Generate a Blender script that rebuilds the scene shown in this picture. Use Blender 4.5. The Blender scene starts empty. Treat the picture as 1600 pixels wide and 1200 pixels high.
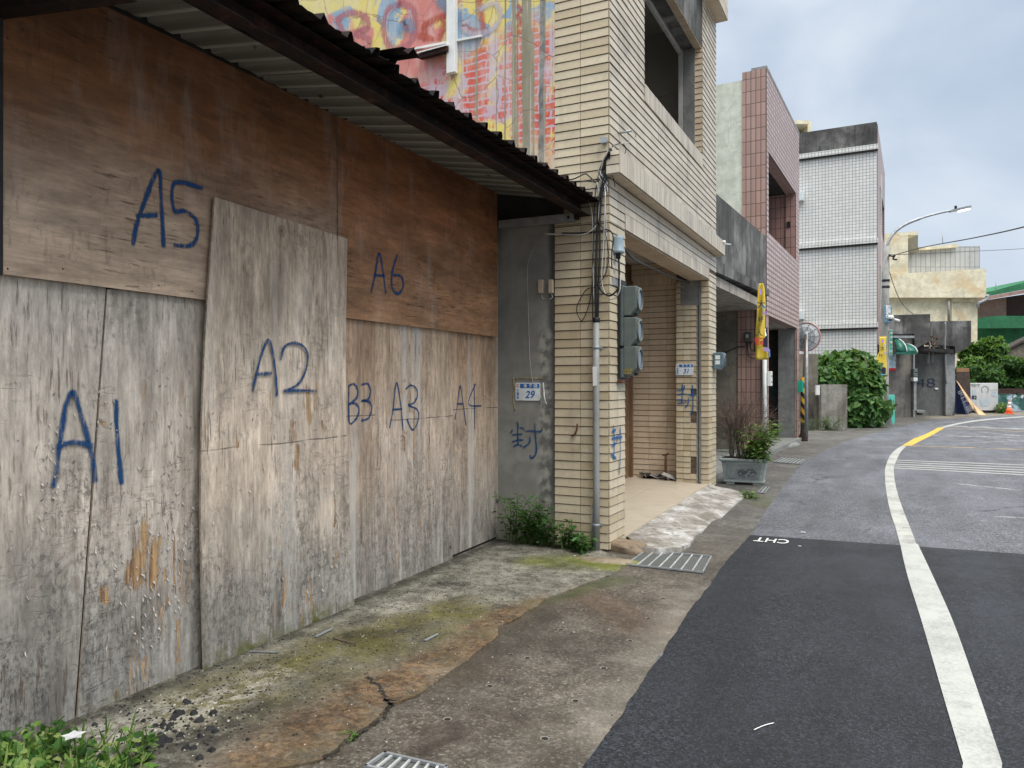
import bpy, bmesh, math, random
from mathutils import Vector, Matrix
R = math.radians
random.seed(7)
SC = bpy.context.scene
COL = SC.collection
# ---------------------------------------------------------------- camera
YAW = R(26.37); FPX = 1180.0; HC = 1.47
sS, cS = math.sin(YAW), math.cos(YAW)
cam = bpy.data.cameras.new('camera'); camo = bpy.data.objects.new('camera', cam); COL.objects.link(camo)
camo.location = (0, 0, HC); camo.rotation_euler = (R(90), 0, YAW)
cam.sensor_width = 36; cam.lens = 36*FPX/1600; cam.clip_start = 0.05; cam.clip_end = 2000
SC.camera = camo
# ---------------------------------------------------------------- world, sun, exposure
ZEN = 26.0
SUN_EL, SUN_AZ = 58, 118          # azimuth measured from +Y towards +X
W = bpy.data.worlds.new('World'); SC.world = W; W.use_nodes = True
nt = W.node_tree; nt.nodes.clear()
wo = nt.nodes.new('ShaderNodeOutputWorld'); bg = nt.nodes.new('ShaderNodeBackground')
sky = nt.nodes.new('ShaderNodeTexSky'); sky.sky_type = 'NISHITA'; sky.sun_disc = False
sky.sun_elevation = R(SUN_EL); sky.sun_rotation = R(SUN_AZ)
tc = nt.nodes.new('ShaderNodeTexCoord')
mp = nt.nodes.new('ShaderNodeMapping'); mp.inputs['Scale'].default_value = (1.0, 1.0, 1.7); mp.inputs['Location'].default_value = (0.35, 0.1, 0.0)
n1 = nt.nodes.new('ShaderNodeTexNoise'); n1.inputs['Scale'].default_value = 2.1; n1.inputs['Detail'].default_value = 6; n1.inputs['Roughness'].default_value = .5; n1.inputs['Distortion'].default_value = .25
cr = nt.nodes.new('ShaderNodeValToRGB')
e = cr.color_ramp.elements
e[0].position = .36; e[0].color = (3.8, 4.55, 5.7, 1)
e[1].position = .66; e[1].color = (6.6, 7.2, 7.8, 1)
k = e.new(.50); k.color = (4.7, 5.5, 6.6, 1)
mx = nt.nodes.new('ShaderNodeMix'); mx.data_type = 'RGBA'; mx.inputs[0].default_value = .94
nt.links.new(tc.outputs['Generated'], mp.inputs[0]); nt.links.new(mp.outputs[0], n1.inputs['Vector'])
nt.links.new(n1.outputs['Fac'], cr.inputs[0]); nt.links.new(sky.outputs[0], mx.inputs[6]); nt.links.new(cr.outputs[0], mx.inputs[7])
# an overcast sky is brighter and whiter overhead than towards the horizon
sx = nt.nodes.new('ShaderNodeSeparateXYZ'); nt.links.new(tc.outputs['Generated'], sx.inputs[0])
mr = nt.nodes.new('ShaderNodeMapRange'); mr.interpolation_type = 'SMOOTHSTEP'; mr.inputs[1].default_value = .42; mr.inputs[2].default_value = .92; nt.links.new(sx.outputs[2], mr.inputs[0])
m2 = nt.nodes.new('ShaderNodeMix'); m2.data_type = 'RGBA'; m2.inputs[7].default_value = (ZEN*1.0, ZEN*.985, ZEN*.95, 1); nt.links.new(mr.outputs[0], m2.inputs[0]); nt.links.new(mx.outputs[2], m2.inputs[6])
nt.links.new(m2.outputs[2], bg.inputs[0]); bg.inputs[1].default_value = .085
nt.links.new(bg.outputs[0], wo.inputs[0])
sd = bpy.data.lights.new('sun', 'SUN'); sd.energy = 1.4; sd.angle = R(24); sd.color = (1, .965, .91)
so = bpy.data.objects.new('sun', sd); COL.objects.link(so)
dv = Vector((math.sin(R(SUN_AZ))*math.cos(R(SUN_EL)), math.cos(R(SUN_AZ))*math.cos(R(SUN_EL)), math.sin(R(SUN_EL))))
so.rotation_euler = dv.to_track_quat('Z', 'Y').to_euler(); so.location = (0, 0, 30)
SC.view_settings.view_transform = 'Standard'; SC.view_settings.look = 'None'
SC.view_settings.gamma = 1; SC.view_settings.use_curve_mapping = False
SC.view_settings.exposure = 0.55
# ---------------------------------------------------------------- measuring helpers (photo pixel -> metres)
def ray(px):
    u = (px-800)/FPX
    return (-sS+u*cS, cS+u*sS)
def G(px, py, z=0.0):
    d = FPX*(HC-z)/(py-600.0); r = ray(px)
    return (r[0]*d, r[1]*d)
def D(px, py, d):
    r = ray(px)
    return (r[0]*d, r[1]*d, HC+(600-py)/FPX*d)
FW = Vector((-sS, cS, 0)); RT = Vector((cS, sS, 0))
class Fr:
    def __init__(s, O, vp=None, ang=None):
        if ang is None: ang = -(math.atan((vp-800)/FPX)-YAW)
        s.O = O; s.a = ang; s.X = (math.cos(ang), math.sin(ang)); s.Y = (-math.sin(ang), math.cos(ang))
    def loc(s, p):
        dx, dy = p[0]-s.O[0], p[1]-s.O[1]
        return (dx*s.X[0]+dy*s.X[1], dx*s.Y[0]+dy*s.Y[1])
    def world(s, x, y, z=0):
        return (s.O[0]+x*s.X[0]+y*s.Y[0], s.O[1]+x*s.X[1]+y*s.Y[1], z)
    def onX(s, px, py, lx=0):      # plane local x = lx  -> (y, z)
        r = ray(px); den = r[0]*s.X[0]+r[1]*s.X[1]
        d = (lx+s.O[0]*s.X[0]+s.O[1]*s.X[1])/den
        return (s.loc((r[0]*d, r[1]*d))[1], HC+(600-py)/FPX*d)
    def onY(s, px, py, ly=0):
        r = ray(px); den = r[0]*s.Y[0]+r[1]*s.Y[1]
        d = (ly+s.O[0]*s.Y[0]+s.O[1]*s.Y[1])/den
        return (s.loc((r[0]*d, r[1]*d))[0], HC+(600-py)/FPX*d)
    def g(s, px, py, z=0): return s.loc(G(px, py, z))
# ---------------------------------------------------------------- scene-object helpers
def tag(o, label=None, cat=None, group=None, kind=None):
    if label: o['label'] = label
    if cat: o['category'] = cat
    if group: o['group'] = group
    if kind: o['kind'] = kind
    return o
def thing(name, label, cat, loc=(0, 0, 0), fr=None, group=None):
    o = bpy.data.objects.new(name, None); COL.objects.link(o); o.empty_display_size = .1
    if fr: o.location = (fr.O[0], fr.O[1], 0); o.rotation_euler = (0, 0, fr.a); LOCAL.add(o.name)
    else: o.location = loc
    return tag(o, label, cat, group)
LOCAL = set()
class MB:
    def __init__(s): s.v = []; s.f = []; s.m = []; s.uv = {}; s.sm = set()
    def add(s, pts): i = len(s.v); s.v += [tuple(p) for p in pts]; return i
    def face(s, pts, m=0, uv=None, smooth=False):
        i = s.add(pts); s.f.append(tuple(range(i, i+len(pts)))); s.m.append(m)
        if uv: s.uv[len(s.f)-1] = uv
        if smooth: s.sm.add(len(s.f)-1)
    def fi(s, idx, m=0, uv=None, smooth=False):
        s.f.append(tuple(idx)); s.m.append(m)
        if uv: s.uv[len(s.f)-1] = uv
        if smooth: s.sm.add(len(s.f)-1)
    def hexa(s, b, t, m=0):          # bottom 4 points, top 4 points, same winding
        i = s.add(list(b)+list(t))
        for q in ((3, 2, 1, 0), (4, 5, 6, 7), (0, 1, 5, 4), (1, 2, 6, 5), (2, 3, 7, 6), (3, 0, 4, 7)): s.fi([i+k for k in q], m)
    def box(s, x0, x1, y0, y1, z0, z1, m=0):
        x0, x1 = min(x0, x1), max(x0, x1); y0, y1 = min(y0, y1), max(y0, y1); z0, z1 = min(z0, z1), max(z0, z1)
        s.hexa([(x0, y0, z0), (x1, y0, z0), (x1, y1, z0), (x0, y1, z0)], [(x0, y0, z1), (x1, y0, z1), (x1, y1, z1), (x0, y1, z1)], m)
    def prism(s, poly, off, m=0):    # polygon of 3-D points extruded by vector off
        n = len(poly); off = Vector(off); P = [Vector(p) for p in poly]; i = s.add(P+[p+off for p in P])
        s.fi([i+k for k in range(n)], m); s.fi([i+n+k for k in reversed(range(n))], m)
        for k in range(n): s.fi([i+k, i+n+k, i+n+(k+1) % n, i+(k+1) % n], m)
    def tube(s, path, r, m=0, seg=8, caps=True, smooth=True):
        P = [Vector(p) for p in path]; rr = r if isinstance(r, (list, tuple)) else [r]*len(P); rings = []; up = None
        for k, p in enumerate(P):
            t = (P[min(k+1, len(P)-1)]-P[max(k-1, 0)])
            if t.length < 1e-9: t = Vector((0, 0, 1))
            t.normalize()
            if up is None: up = Vector((0, 0, 1)) if abs(t.z) < .9 else Vector((1, 0, 0))
            a = t.cross(up)
            if a.length < 1e-6: a = t.orthogonal()
            a.normalize(); b = a.cross(t).normalized(); up = b
            rings.append(s.add([p+(a*math.cos(2*math.pi*q/seg)+b*math.sin(2*math.pi*q/seg))*rr[k] for q in range(seg)]))
        for k in range(len(rings)-1):
            for q in range(seg):
                s.fi([rings[k]+q, rings[k]+(q+1) % seg, rings[k+1]+(q+1) % seg, rings[k+1]+q], m, smooth=smooth)
        if caps:
            s.fi([rings[0]+q for q in reversed(range(seg))], m); s.fi([rings[-1]+q for q in range(seg)], m)
    def lathe(s, c, prof, m=0, seg=24, ax='z', smooth=True):   # prof: (radius, height)
        rings = []
        for r, h in prof:
            pts = []
            for q in range(seg):
                a = 2*math.pi*q/seg; x, y = r*math.cos(a), r*math.sin(a)
                if ax == 'z': pts.append((c[0]+x, c[1]+y, c[2]+h))
                elif ax == 'x': pts.append((c[0]+h, c[1]+x, c[2]+y))
                else: pts.append((c[0]+x, c[1]+h, c[2]+y))
            rings.append(s.add(pts))
        for k in range(len(rings)-1):
            for q in range(seg): s.fi([rings[k]+q, rings[k]+(q+1) % seg, rings[k+1]+(q+1) % seg, rings[k+1]+q], m, smooth=smooth)
        s.fi([rings[0]+q for q in reversed(range(seg))], m); s.fi([rings[-1]+q for q in range(seg)], m)
    def boxD(s, px0, px1, py0, py1, d, t, m=0):   # upright slab facing the camera, real thickness t behind
        s.prism([D(px0, py1, d), D(px1, py1, d), D(px1, py0, d), D(px0, py0, d)], FW*t, m)
    def polyD(s, pts, d, t, m=0): s.prism([D(a, b, d) for a, b in pts], FW*t, m)
    def build(s, name, mat, parent=None, bevel=0, origin=None, fix=True, solid=0):
        me = bpy.data.meshes.new(name); V = s.v
        if origin is not None: V = [(a-origin[0], b-origin[1], c-origin[2]) for a, b, c in V]
        me.from_pydata(V, [], s.f)
        mats = mat if isinstance(mat, (list, tuple)) else [mat]
        for mm in mats: me.materials.append(mm)
        me.polygons.foreach_set('material_index', s.m)
        me.polygons.foreach_set('use_smooth', [i in s.sm for i in range(len(s.f))])
        if fix and not s.uv:
            bm = bmesh.new(); bm.from_mesh(me); bmesh.ops.recalc_face_normals(bm, faces=bm.faces); bm.to_mesh(me); bm.free()
        uvl = me.uv_layers.new(name='UVMap').data
        for p in me.polygons:
            cu = s.uv.get(p.index)
            n = p.normal; ax = max(range(3), key=lambda q: abs(n[q]))
            for j, li in enumerate(p.loop_indices):
                if cu: uvl[li].uv = cu[j]
                else:
                    co = V[me.loops[li].vertex_index]
                    uvl[li].uv = ((co[1], co[2]), (co[0], co[2]), (co[0], co[1]))[ax]
        o = bpy.data.objects.new(name, me); COL.objects.link(o)
        if origin is not None: o.location = origin
        if parent:
            o.parent = parent
            if parent.name not in LOCAL and origin is None: o.matrix_parent_inverse = Matrix.Translation(-Vector(parent.location))
            if parent.name in LOCAL: LOCAL.add(o.name)
        if bevel:
            b = o.modifiers.new('bevel', 'BEVEL'); b.width = bevel; b.segments = 2; b.limit_method = 'ANGLE'; b.angle_limit = R(40)
        return o
def subpart(o, parent):            # give an already built local/world mesh a parent that is itself a part
    o.parent = parent; return o
# ---------------------------------------------------------------- node builder
class NB:
    def __init__(s, name):
        s.mat = bpy.data.materials.new(name); s.mat.use_nodes = True; s.t = s.mat.node_tree; s.t.nodes.clear()
        s._tc = None; s._geo = None
    def new(s, ty): return s.t.nodes.new('ShaderNode'+ty)
    def put(s, sock, v):
        if isinstance(v, bpy.types.NodeSocket): s.t.links.new(v, sock)
        elif isinstance(v, (tuple, list)):
            v = tuple(v)
            if sock.type == 'RGBA' and len(v) == 3: v = v+(1,)
            sock.default_value = v
        elif sock.type == 'RGBA': sock.default_value = (v, v, v, 1)
        elif sock.type == 'VECTOR': sock.default_value = (v, v, v)
        else: sock.default_value = v
    @property
    def obj(s):
        if not s._tc: s._tc = s.new('TexCoord')
        return s._tc.outputs['Object']
    @property
    def uv(s):
        if not s._tc: s._tc = s.new('TexCoord')
        return s._tc.outputs['UV']
    @property
    def rnd(s):
        if not s._geo: s._geo = s.new('NewGeometry')
        return s._geo.outputs['Random Per Island']
    def m(s, op, *a, clamp=False):
        n = s.new('Math'); n.operation = op; n.use_clamp = clamp
        for i, x in enumerate(a): s.put(n.inputs[i], x)
        return n.outputs[0]
    def add(s, a, b): return s.m('ADD', a, b)
    def sub(s, a, b): return s.m('SUBTRACT', a, b)
    def mul(s, a, b): return s.m('MULTIPLY', a, b)
    def mx(s, a, b): return s.m('MAXIMUM', a, b)
    def mn(s, a, b): return s.m('MINIMUM', a, b)
    def inv(s, a): return s.m('SUBTRACT', 1.0, a)
    def vm(s, op, a, b=None):
        n = s.new('VectorMath'); n.operation = op; s.put(n.inputs[0], a)
        if b is not None: s.put(n.inputs[1], b)
        return n
    def map(s, v, scale=(1, 1, 1), loc=(0, 0, 0), rot=(0, 0, 0)):
        n = s.new('Mapping'); s.put(n.inputs[0], v); n.inputs['Scale'].default_value = scale
        n.inputs['Location'].default_value = loc; n.inputs['Rotation'].default_value = rot
        return n.outputs[0]
    def noise(s, v, scale=5, detail=4, rough=.55, dist=0, col=False):
        n = s.new('TexNoise'); s.put(n.inputs['Vector'], v); n.inputs['Scale'].default_value = scale
        n.inputs['Detail'].default_value = detail; n.inputs['Roughness'].default_value = rough; n.inputs['Distortion'].default_value = dist
        return n.outputs['Color' if col else 'Fac']
    def voro(s, v, scale=5, feat='F1', out='Distance', rand=1):
        n = s.new('TexVoronoi'); n.feature = feat; s.put(n.inputs['Vector'], v); n.inputs['Scale'].default_value = scale
        n.inputs['Randomness'].default_value = rand
        return n.outputs[out]
    def wave(s, v, scale, dist, detail=3, dscale=1, dirn='X'):
        n = s.new('TexWave'); n.bands_direction = dirn; s.put(n.inputs['Vector'], v); n.inputs['Scale'].default_value = scale
        n.inputs['Distortion'].default_value = dist; n.inputs['Detail'].default_value = detail; n.inputs['Detail Scale'].default_value = dscale
        return n.outputs['Fac']
    def rng(s, x, a, b, c=0., d=1., smooth=True):
        n = s.new('MapRange'); n.interpolation_type = 'SMOOTHSTEP' if smooth else 'LINEAR'
        for i, q in enumerate((x, a, b, c, d)): s.put(n.inputs[i], q)
        return n.outputs[0]
    def ramp(s, x, stops):
        n = s.new('ValToRGB'); s.put(n.inputs[0], x); el = n.color_ramp.elements
        while len(el) < len(stops): el.new(.5)
        for q, (p, c) in zip(el, stops):
            q.position = p; q.color = (c, c, c, 1) if isinstance(c, (int, float)) else tuple(c)+(1,)
        return n.outputs[0]
    def mix(s, f, a, b, mode='MIX'):
        n = s.new('Mix'); n.data_type = 'RGBA'; n.blend_type = mode; n.clamp_factor = True
        s.put(n.inputs[0], f); s.put(n.inputs[6], a); s.put(n.inputs[7], b); return n.outputs[2]
    def xyz(s, v):
        n = s.new('SeparateXYZ'); s.put(n.inputs[0], v); return n.outputs
    def comb(s, x, y, z=0.):
        n = s.new('CombineXYZ')
        for i, q in enumerate((x, y, z)): s.put(n.inputs[i], q)
        return n.outputs[0]
    def warp(s, v, scale, amt, detail=3):
        c = s.noise(v, scale, detail, col=True)
        n = s.vm('SUBTRACT', c, (.5, .5, .5)).outputs[0]
        k = s.new('VectorMath'); k.operation = 'SCALE'; s.put(k.inputs[0], n); k.inputs['Scale'].default_value = amt
        return s.vm('ADD', v, k.outputs[0]).outputs[0]
    def capsule(s, v, a, b, r0, r1):     # 1 inside, 0 outside, of the segment a-b (3-D points); r0 core, r1 edge
        a = Vector(a); b = Vector(b); ab = b-a; L2 = max(ab.length_squared, 1e-6)
        pa = s.vm('SUBTRACT', v, tuple(a)).outputs[0]
        t = s.m('MULTIPLY', s.vm('DOT_PRODUCT', pa, tuple(ab)).outputs['Value'], 1/L2, clamp=True)
        k = s.new('VectorMath'); k.operation = 'SCALE'; k.inputs[0].default_value = tuple(ab); s.put(k.inputs['Scale'], t)
        d = s.vm('DISTANCE', pa, k.outputs[0]).outputs['Value']
        return s.rng(d, r0, r1, 1., 0.)
    def line(s, x, pitch, w, off=0.):       # 1 on lines every pitch, width w
        f = s.m('FRACT', s.m('DIVIDE', s.add(x, off), pitch))
        dd = s.m('ABSOLUTE', s.sub(f, .5))
        return s.rng(dd, .5-w/pitch*.9, .5-w/pitch*.35)
    def out(s, base, rough=.85, h=None, bs=.5, bd=.01, metal=0., spec=.3, alpha=None, emis=None, estr=0, nrm=None, trans=0, ior=1.45):
        p = s.new('BsdfPrincipled'); o = s.new('OutputMaterial')
        s.put(p.inputs['Base Color'], base); s.put(p.inputs['Roughness'], rough); s.put(p.inputs['Metallic'], metal)
        s.put(p.inputs['Specular IOR Level'], spec)
        if trans: p.inputs['Transmission Weight'].default_value = trans; p.inputs['IOR'].default_value = ior
        if alpha is not None: s.put(p.inputs['Alpha'], alpha)
        if emis: s.put(p.inputs['Emission Color'], emis); p.inputs['Emission Strength'].default_value = estr
        if h is not None:
            b = s.new('Bump'); s.put(b.inputs['Height'], h); b.inputs['Strength'].default_value = bs; b.inputs['Distance'].default_value = bd
            s.t.links.new(b.outputs[0], p.inputs['Normal'])
        s.t.links.new(p.outputs[0], o.inputs[0])
        return s.mat
def cat_rom(pts, n=6):
    P = [Vector(p) for p in pts]
    if len(P) < 3: return P
    out = []
    for i in range(len(P)-1):
        p0 = P[max(i-1, 0)]; p1 = P[i]; p2 = P[i+1]; p3 = P[min(i+2, len(P)-1)]
        for k in range(n):
            t = k/n
            out.append(.5*((2*p1)+(-p0+p2)*t+(2*p0-5*p1+4*p2-p3)*t*t+(-p0+3*p1-3*p2+p3)*t*t*t))
    out.append(P[-1]); return out
def ribbon(mb, pts, w, nrm, m=0, n=6, ext=.4):   # flat painted stroke on a surface; uv.x = end distance / w, uv.y across
    P = cat_rom(pts, n); nrm = Vector(nrm).normalized()
    if len(P) == 2: P = [P[0].lerp(P[1], k/4) for k in range(5)]
    d0 = (P[0]-P[1]).normalized()*w*ext; d1 = (P[-1]-P[-2]).normalized()*w*ext
    P = [P[0]+d0]+P+[P[-1]+d1]
    L = [0]
    for k in range(1, len(P)): L.append(L[-1]+(P[k]-P[k-1]).length)
    rows = []
    for k, p in enumerate(P):
        t = (P[min(k+1, len(P)-1)]-P[max(k-1, 0)]).normalized(); a = nrm.cross(t).normalized()*w*(.5+.07*math.sin(k*.61+w*900)+.05*math.sin(k*1.73+2))
        rows.append((p-a, p+a, min(L[k], L[-1]-L[k])/w))
    for k in range(len(rows)-1):
        a0, b0, u0 = rows[k]; a1, b1, u1 = rows[k+1]
        mb.face([a0, a1, b1, b0], m, uv=[(u0, 0), (u1, 0), (u1, 1), (u0, 1)])
TEXTN = 0
def text(body, size, mat, name, parent, loc, face='-y', shear=0, ext=.0008, sx=1, align='CENTER', local=True, bold=0, rotm=None):
    cu = bpy.data.curves.new('t', 'FONT'); cu.body = body; cu.size = size; cu.extrude = ext; cu.align_x = align; cu.align_y = 'CENTER'; cu.shear = shear
    cu.offset = bold
    to = bpy.data.objects.new('t', cu); COL.objects.link(to)
    bpy.context.view_layer.update()
    me = bpy.data.meshes.new_from_object(to.evaluated_get(bpy.context.evaluated_depsgraph_get()))
    bpy.data.objects.remove(to)
    if face == '-y': M = Matrix.Rotation(R(90), 4, 'X')
    elif face == '+x': M = Matrix.Rotation(R(90), 4, 'Z') @ Matrix.Rotation(R(90), 4, 'X')
    elif face == 'cam': M = Matrix.Rotation(YAW, 4, 'Z') @ Matrix.Rotation(R(90), 4, 'X')
    else: M = Matrix.Identity(4)
    if rotm is not None: M = rotm
    me.transform(Matrix.Translation(loc) @ M @ Matrix.Diagonal((sx, 1, 1, 1)))
    me.materials.clear(); me.materials.append(mat); me.name = name
    o = bpy.data.objects.new(name, me); COL.objects.link(o)
    if parent:
        o.parent = parent
        if parent.name not in LOCAL: 
            # parent location in world (parents of text are things or world-space parts)
            q = parent
            while q.parent: q = q.parent
            if parent.parent is None: o.matrix_parent_inverse = Matrix.Translation(-Vector(parent.location))
        else: LOCAL.add(o.name)
    return o
# ================================================================ materials
def simple(name, c, rough=.6, var=.15, sc=6, metal=0, spec=.3, bump=0, dirt=None):
    n = NB(name); f = n.noise(n.obj, sc, 5, .6)
    lo = tuple(x*(1-var) for x in c); hi = tuple(min(1, x*(1+var)) for x in c)
    col = n.mix(n.rng(f, .3, .7), lo, hi)
    if dirt:
        col = n.mix(n.mul(n.rng(n.noise(n.map(n.obj, (3, 3, .6)), 2.2, 6, .7), .45, .75), dirt[1]), col, dirt[0])
    return n.out(col, rough, h=f if bump else None, bs=bump, metal=metal, spec=spec)
M = {}
M['white_paint'] = simple('white_paint', (.72, .73, .72), .5, .08)
M['black'] = simple('black_plastic', (.018, .018, .02), .5, .2)
M['cable'] = simple('black_cable', (.022, .023, .026), .45, .3)
M['cable_grey'] = simple('grey_cable', (.5, .5, .48), .5, .15)
M['grey_plastic'] = simple('grey_plastic', (.28, .29, .285), .45, .1, dirt=((.12, .11, .1), .35))
M['galv'] = simple('galvanised_steel', (.33, .35, .37), .45, .2, 12, metal=.4)
M['meter'] = simple('grey_green_casing', (.125, .15, .14), .5, .12, 8, dirt=((.06, .07, .065), .3))
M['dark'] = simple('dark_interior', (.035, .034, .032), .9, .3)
M['beige_plastic'] = simple('beige_plastic', (.52, .42, .31), .5, .1)
M['greencanvas'] = simple('green_awning_sheet', (.02, .14, .10), .35, .3)
M['sign_green'] = simple('sign_green', (.02, .33, .22), .4, .08)
M['cyan'] = simple('turquoise_paint', (.10, .55, .45), .5, .12, dirt=((.1, .3, .25), .3))
M['orange'] = simple('orange_rubber', (.85, .17, .06), .5, .12)
M['wood_light'] = simple('fresh_plywood', (.62, .42, .24), .7, .15, 8)
M['blue_num'] = simple('blue_enamel', (.012, .13, .42), .35, .05)
M['enamel'] = simple('white_enamel', (.70, .76, .78), .3, .06, 20, dirt=((.45, .42, .35), .4))
M['red'] = simple('red_print', (.6, .03, .04), .5, .1)
M['ink'] = simple('dark_ink', (.02, .02, .05), .5, .1)
M['purple'] = simple('violet_print', (.42, .28, .62), .5, .2)
M['skin'] = simple('printed_skin_tone', (.65, .42, .32), .6, .1)
M['skyblue'] = simple('blue_print', (.12, .38, .75), .5, .2)
M['rust_pipe'] = simple('rusty_bracket', (.12, .05, .03), .8, .5, 20)

def glassm():
    n = NB('meter_glass')
    return n.out((.10, .13, .16), .06, spec=.7, metal=.0)
M['glass'] = glassm()
def mirror_back():
    n = NB('mirror_shell')
    return n.out(n.mix(n.noise(n.obj, 8), (.6, .63, .65), (.75, .78, .8)), .45)
M['mirror_shell'] = mirror_back()

def leafm(name, cols, rough=.5):
    n = NB(name); r = n.rnd
    c = n.ramp(r, [(i/(len(cols)-1) if len(cols) > 1 else 0, q) for i, q in enumerate(cols)])
    f = n.noise(n.obj, 5, 2)
    c = n.mix(n.mul(n.rng(f, .3, .7), .35), c, n.mix(.5, c, (.0, .02, .0)))
    p = n.new('BsdfPrincipled'); n.put(p.inputs['Base Color'], c); n.put(p.inputs['Roughness'], rough); n.put(p.inputs['Specular IOR Level'], .35)
    t = n.new('BsdfTranslucent'); n.put(t.inputs[0], n.mix(.5, c, (.25, .4, .05)))
    a = n.new('MixShader'); a.inputs[0].default_value = .28
    n.t.links.new(p.outputs[0], a.inputs[1]); n.t.links.new(t.outputs[0], a.inputs[2])
    o = n.new('OutputMaterial'); n.t.links.new(a.outputs[0], o.inputs[0]); return n.mat
M['leaf'] = leafm('green_leaf', [(.03, .085, .018), (.06, .15, .03), (.12, .24, .05), (.22, .34, .08), (.32, .36, .13)])
M['leaf_dark'] = leafm('deep_green_leaf', [(.015, .055, .012), (.03, .095, .02), (.05, .14, .03), (.09, .2, .05)])
M['leaf_tree'] = leafm('tree_leaf', [(.02, .07, .012), (.045, .12, .022), (.09, .2, .03), (.17, .29, .05)])
M['leaf_vine'] = leafm('vine_leaf', [(.025, .085, .02), (.05, .14, .03), (.09, .2, .05), (.14, .26, .08)])
M['petal'] = leafm('white_petal', [(.75, .76, .8), (.85, .85, .88)])
M['twig'] = simple('dry_twig', (.13, .09, .075), .9, .3, 20)
M['dry'] = simple('dry_pale_twig', (.26, .20, .155), .9, .3, 20)
M['stem'] = simple('green_stem', (.08, .13, .03), .7, .3, 20)
M['bark'] = simple('bark', (.09, .07, .05), .95, .3, 10, bump=.4)

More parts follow.
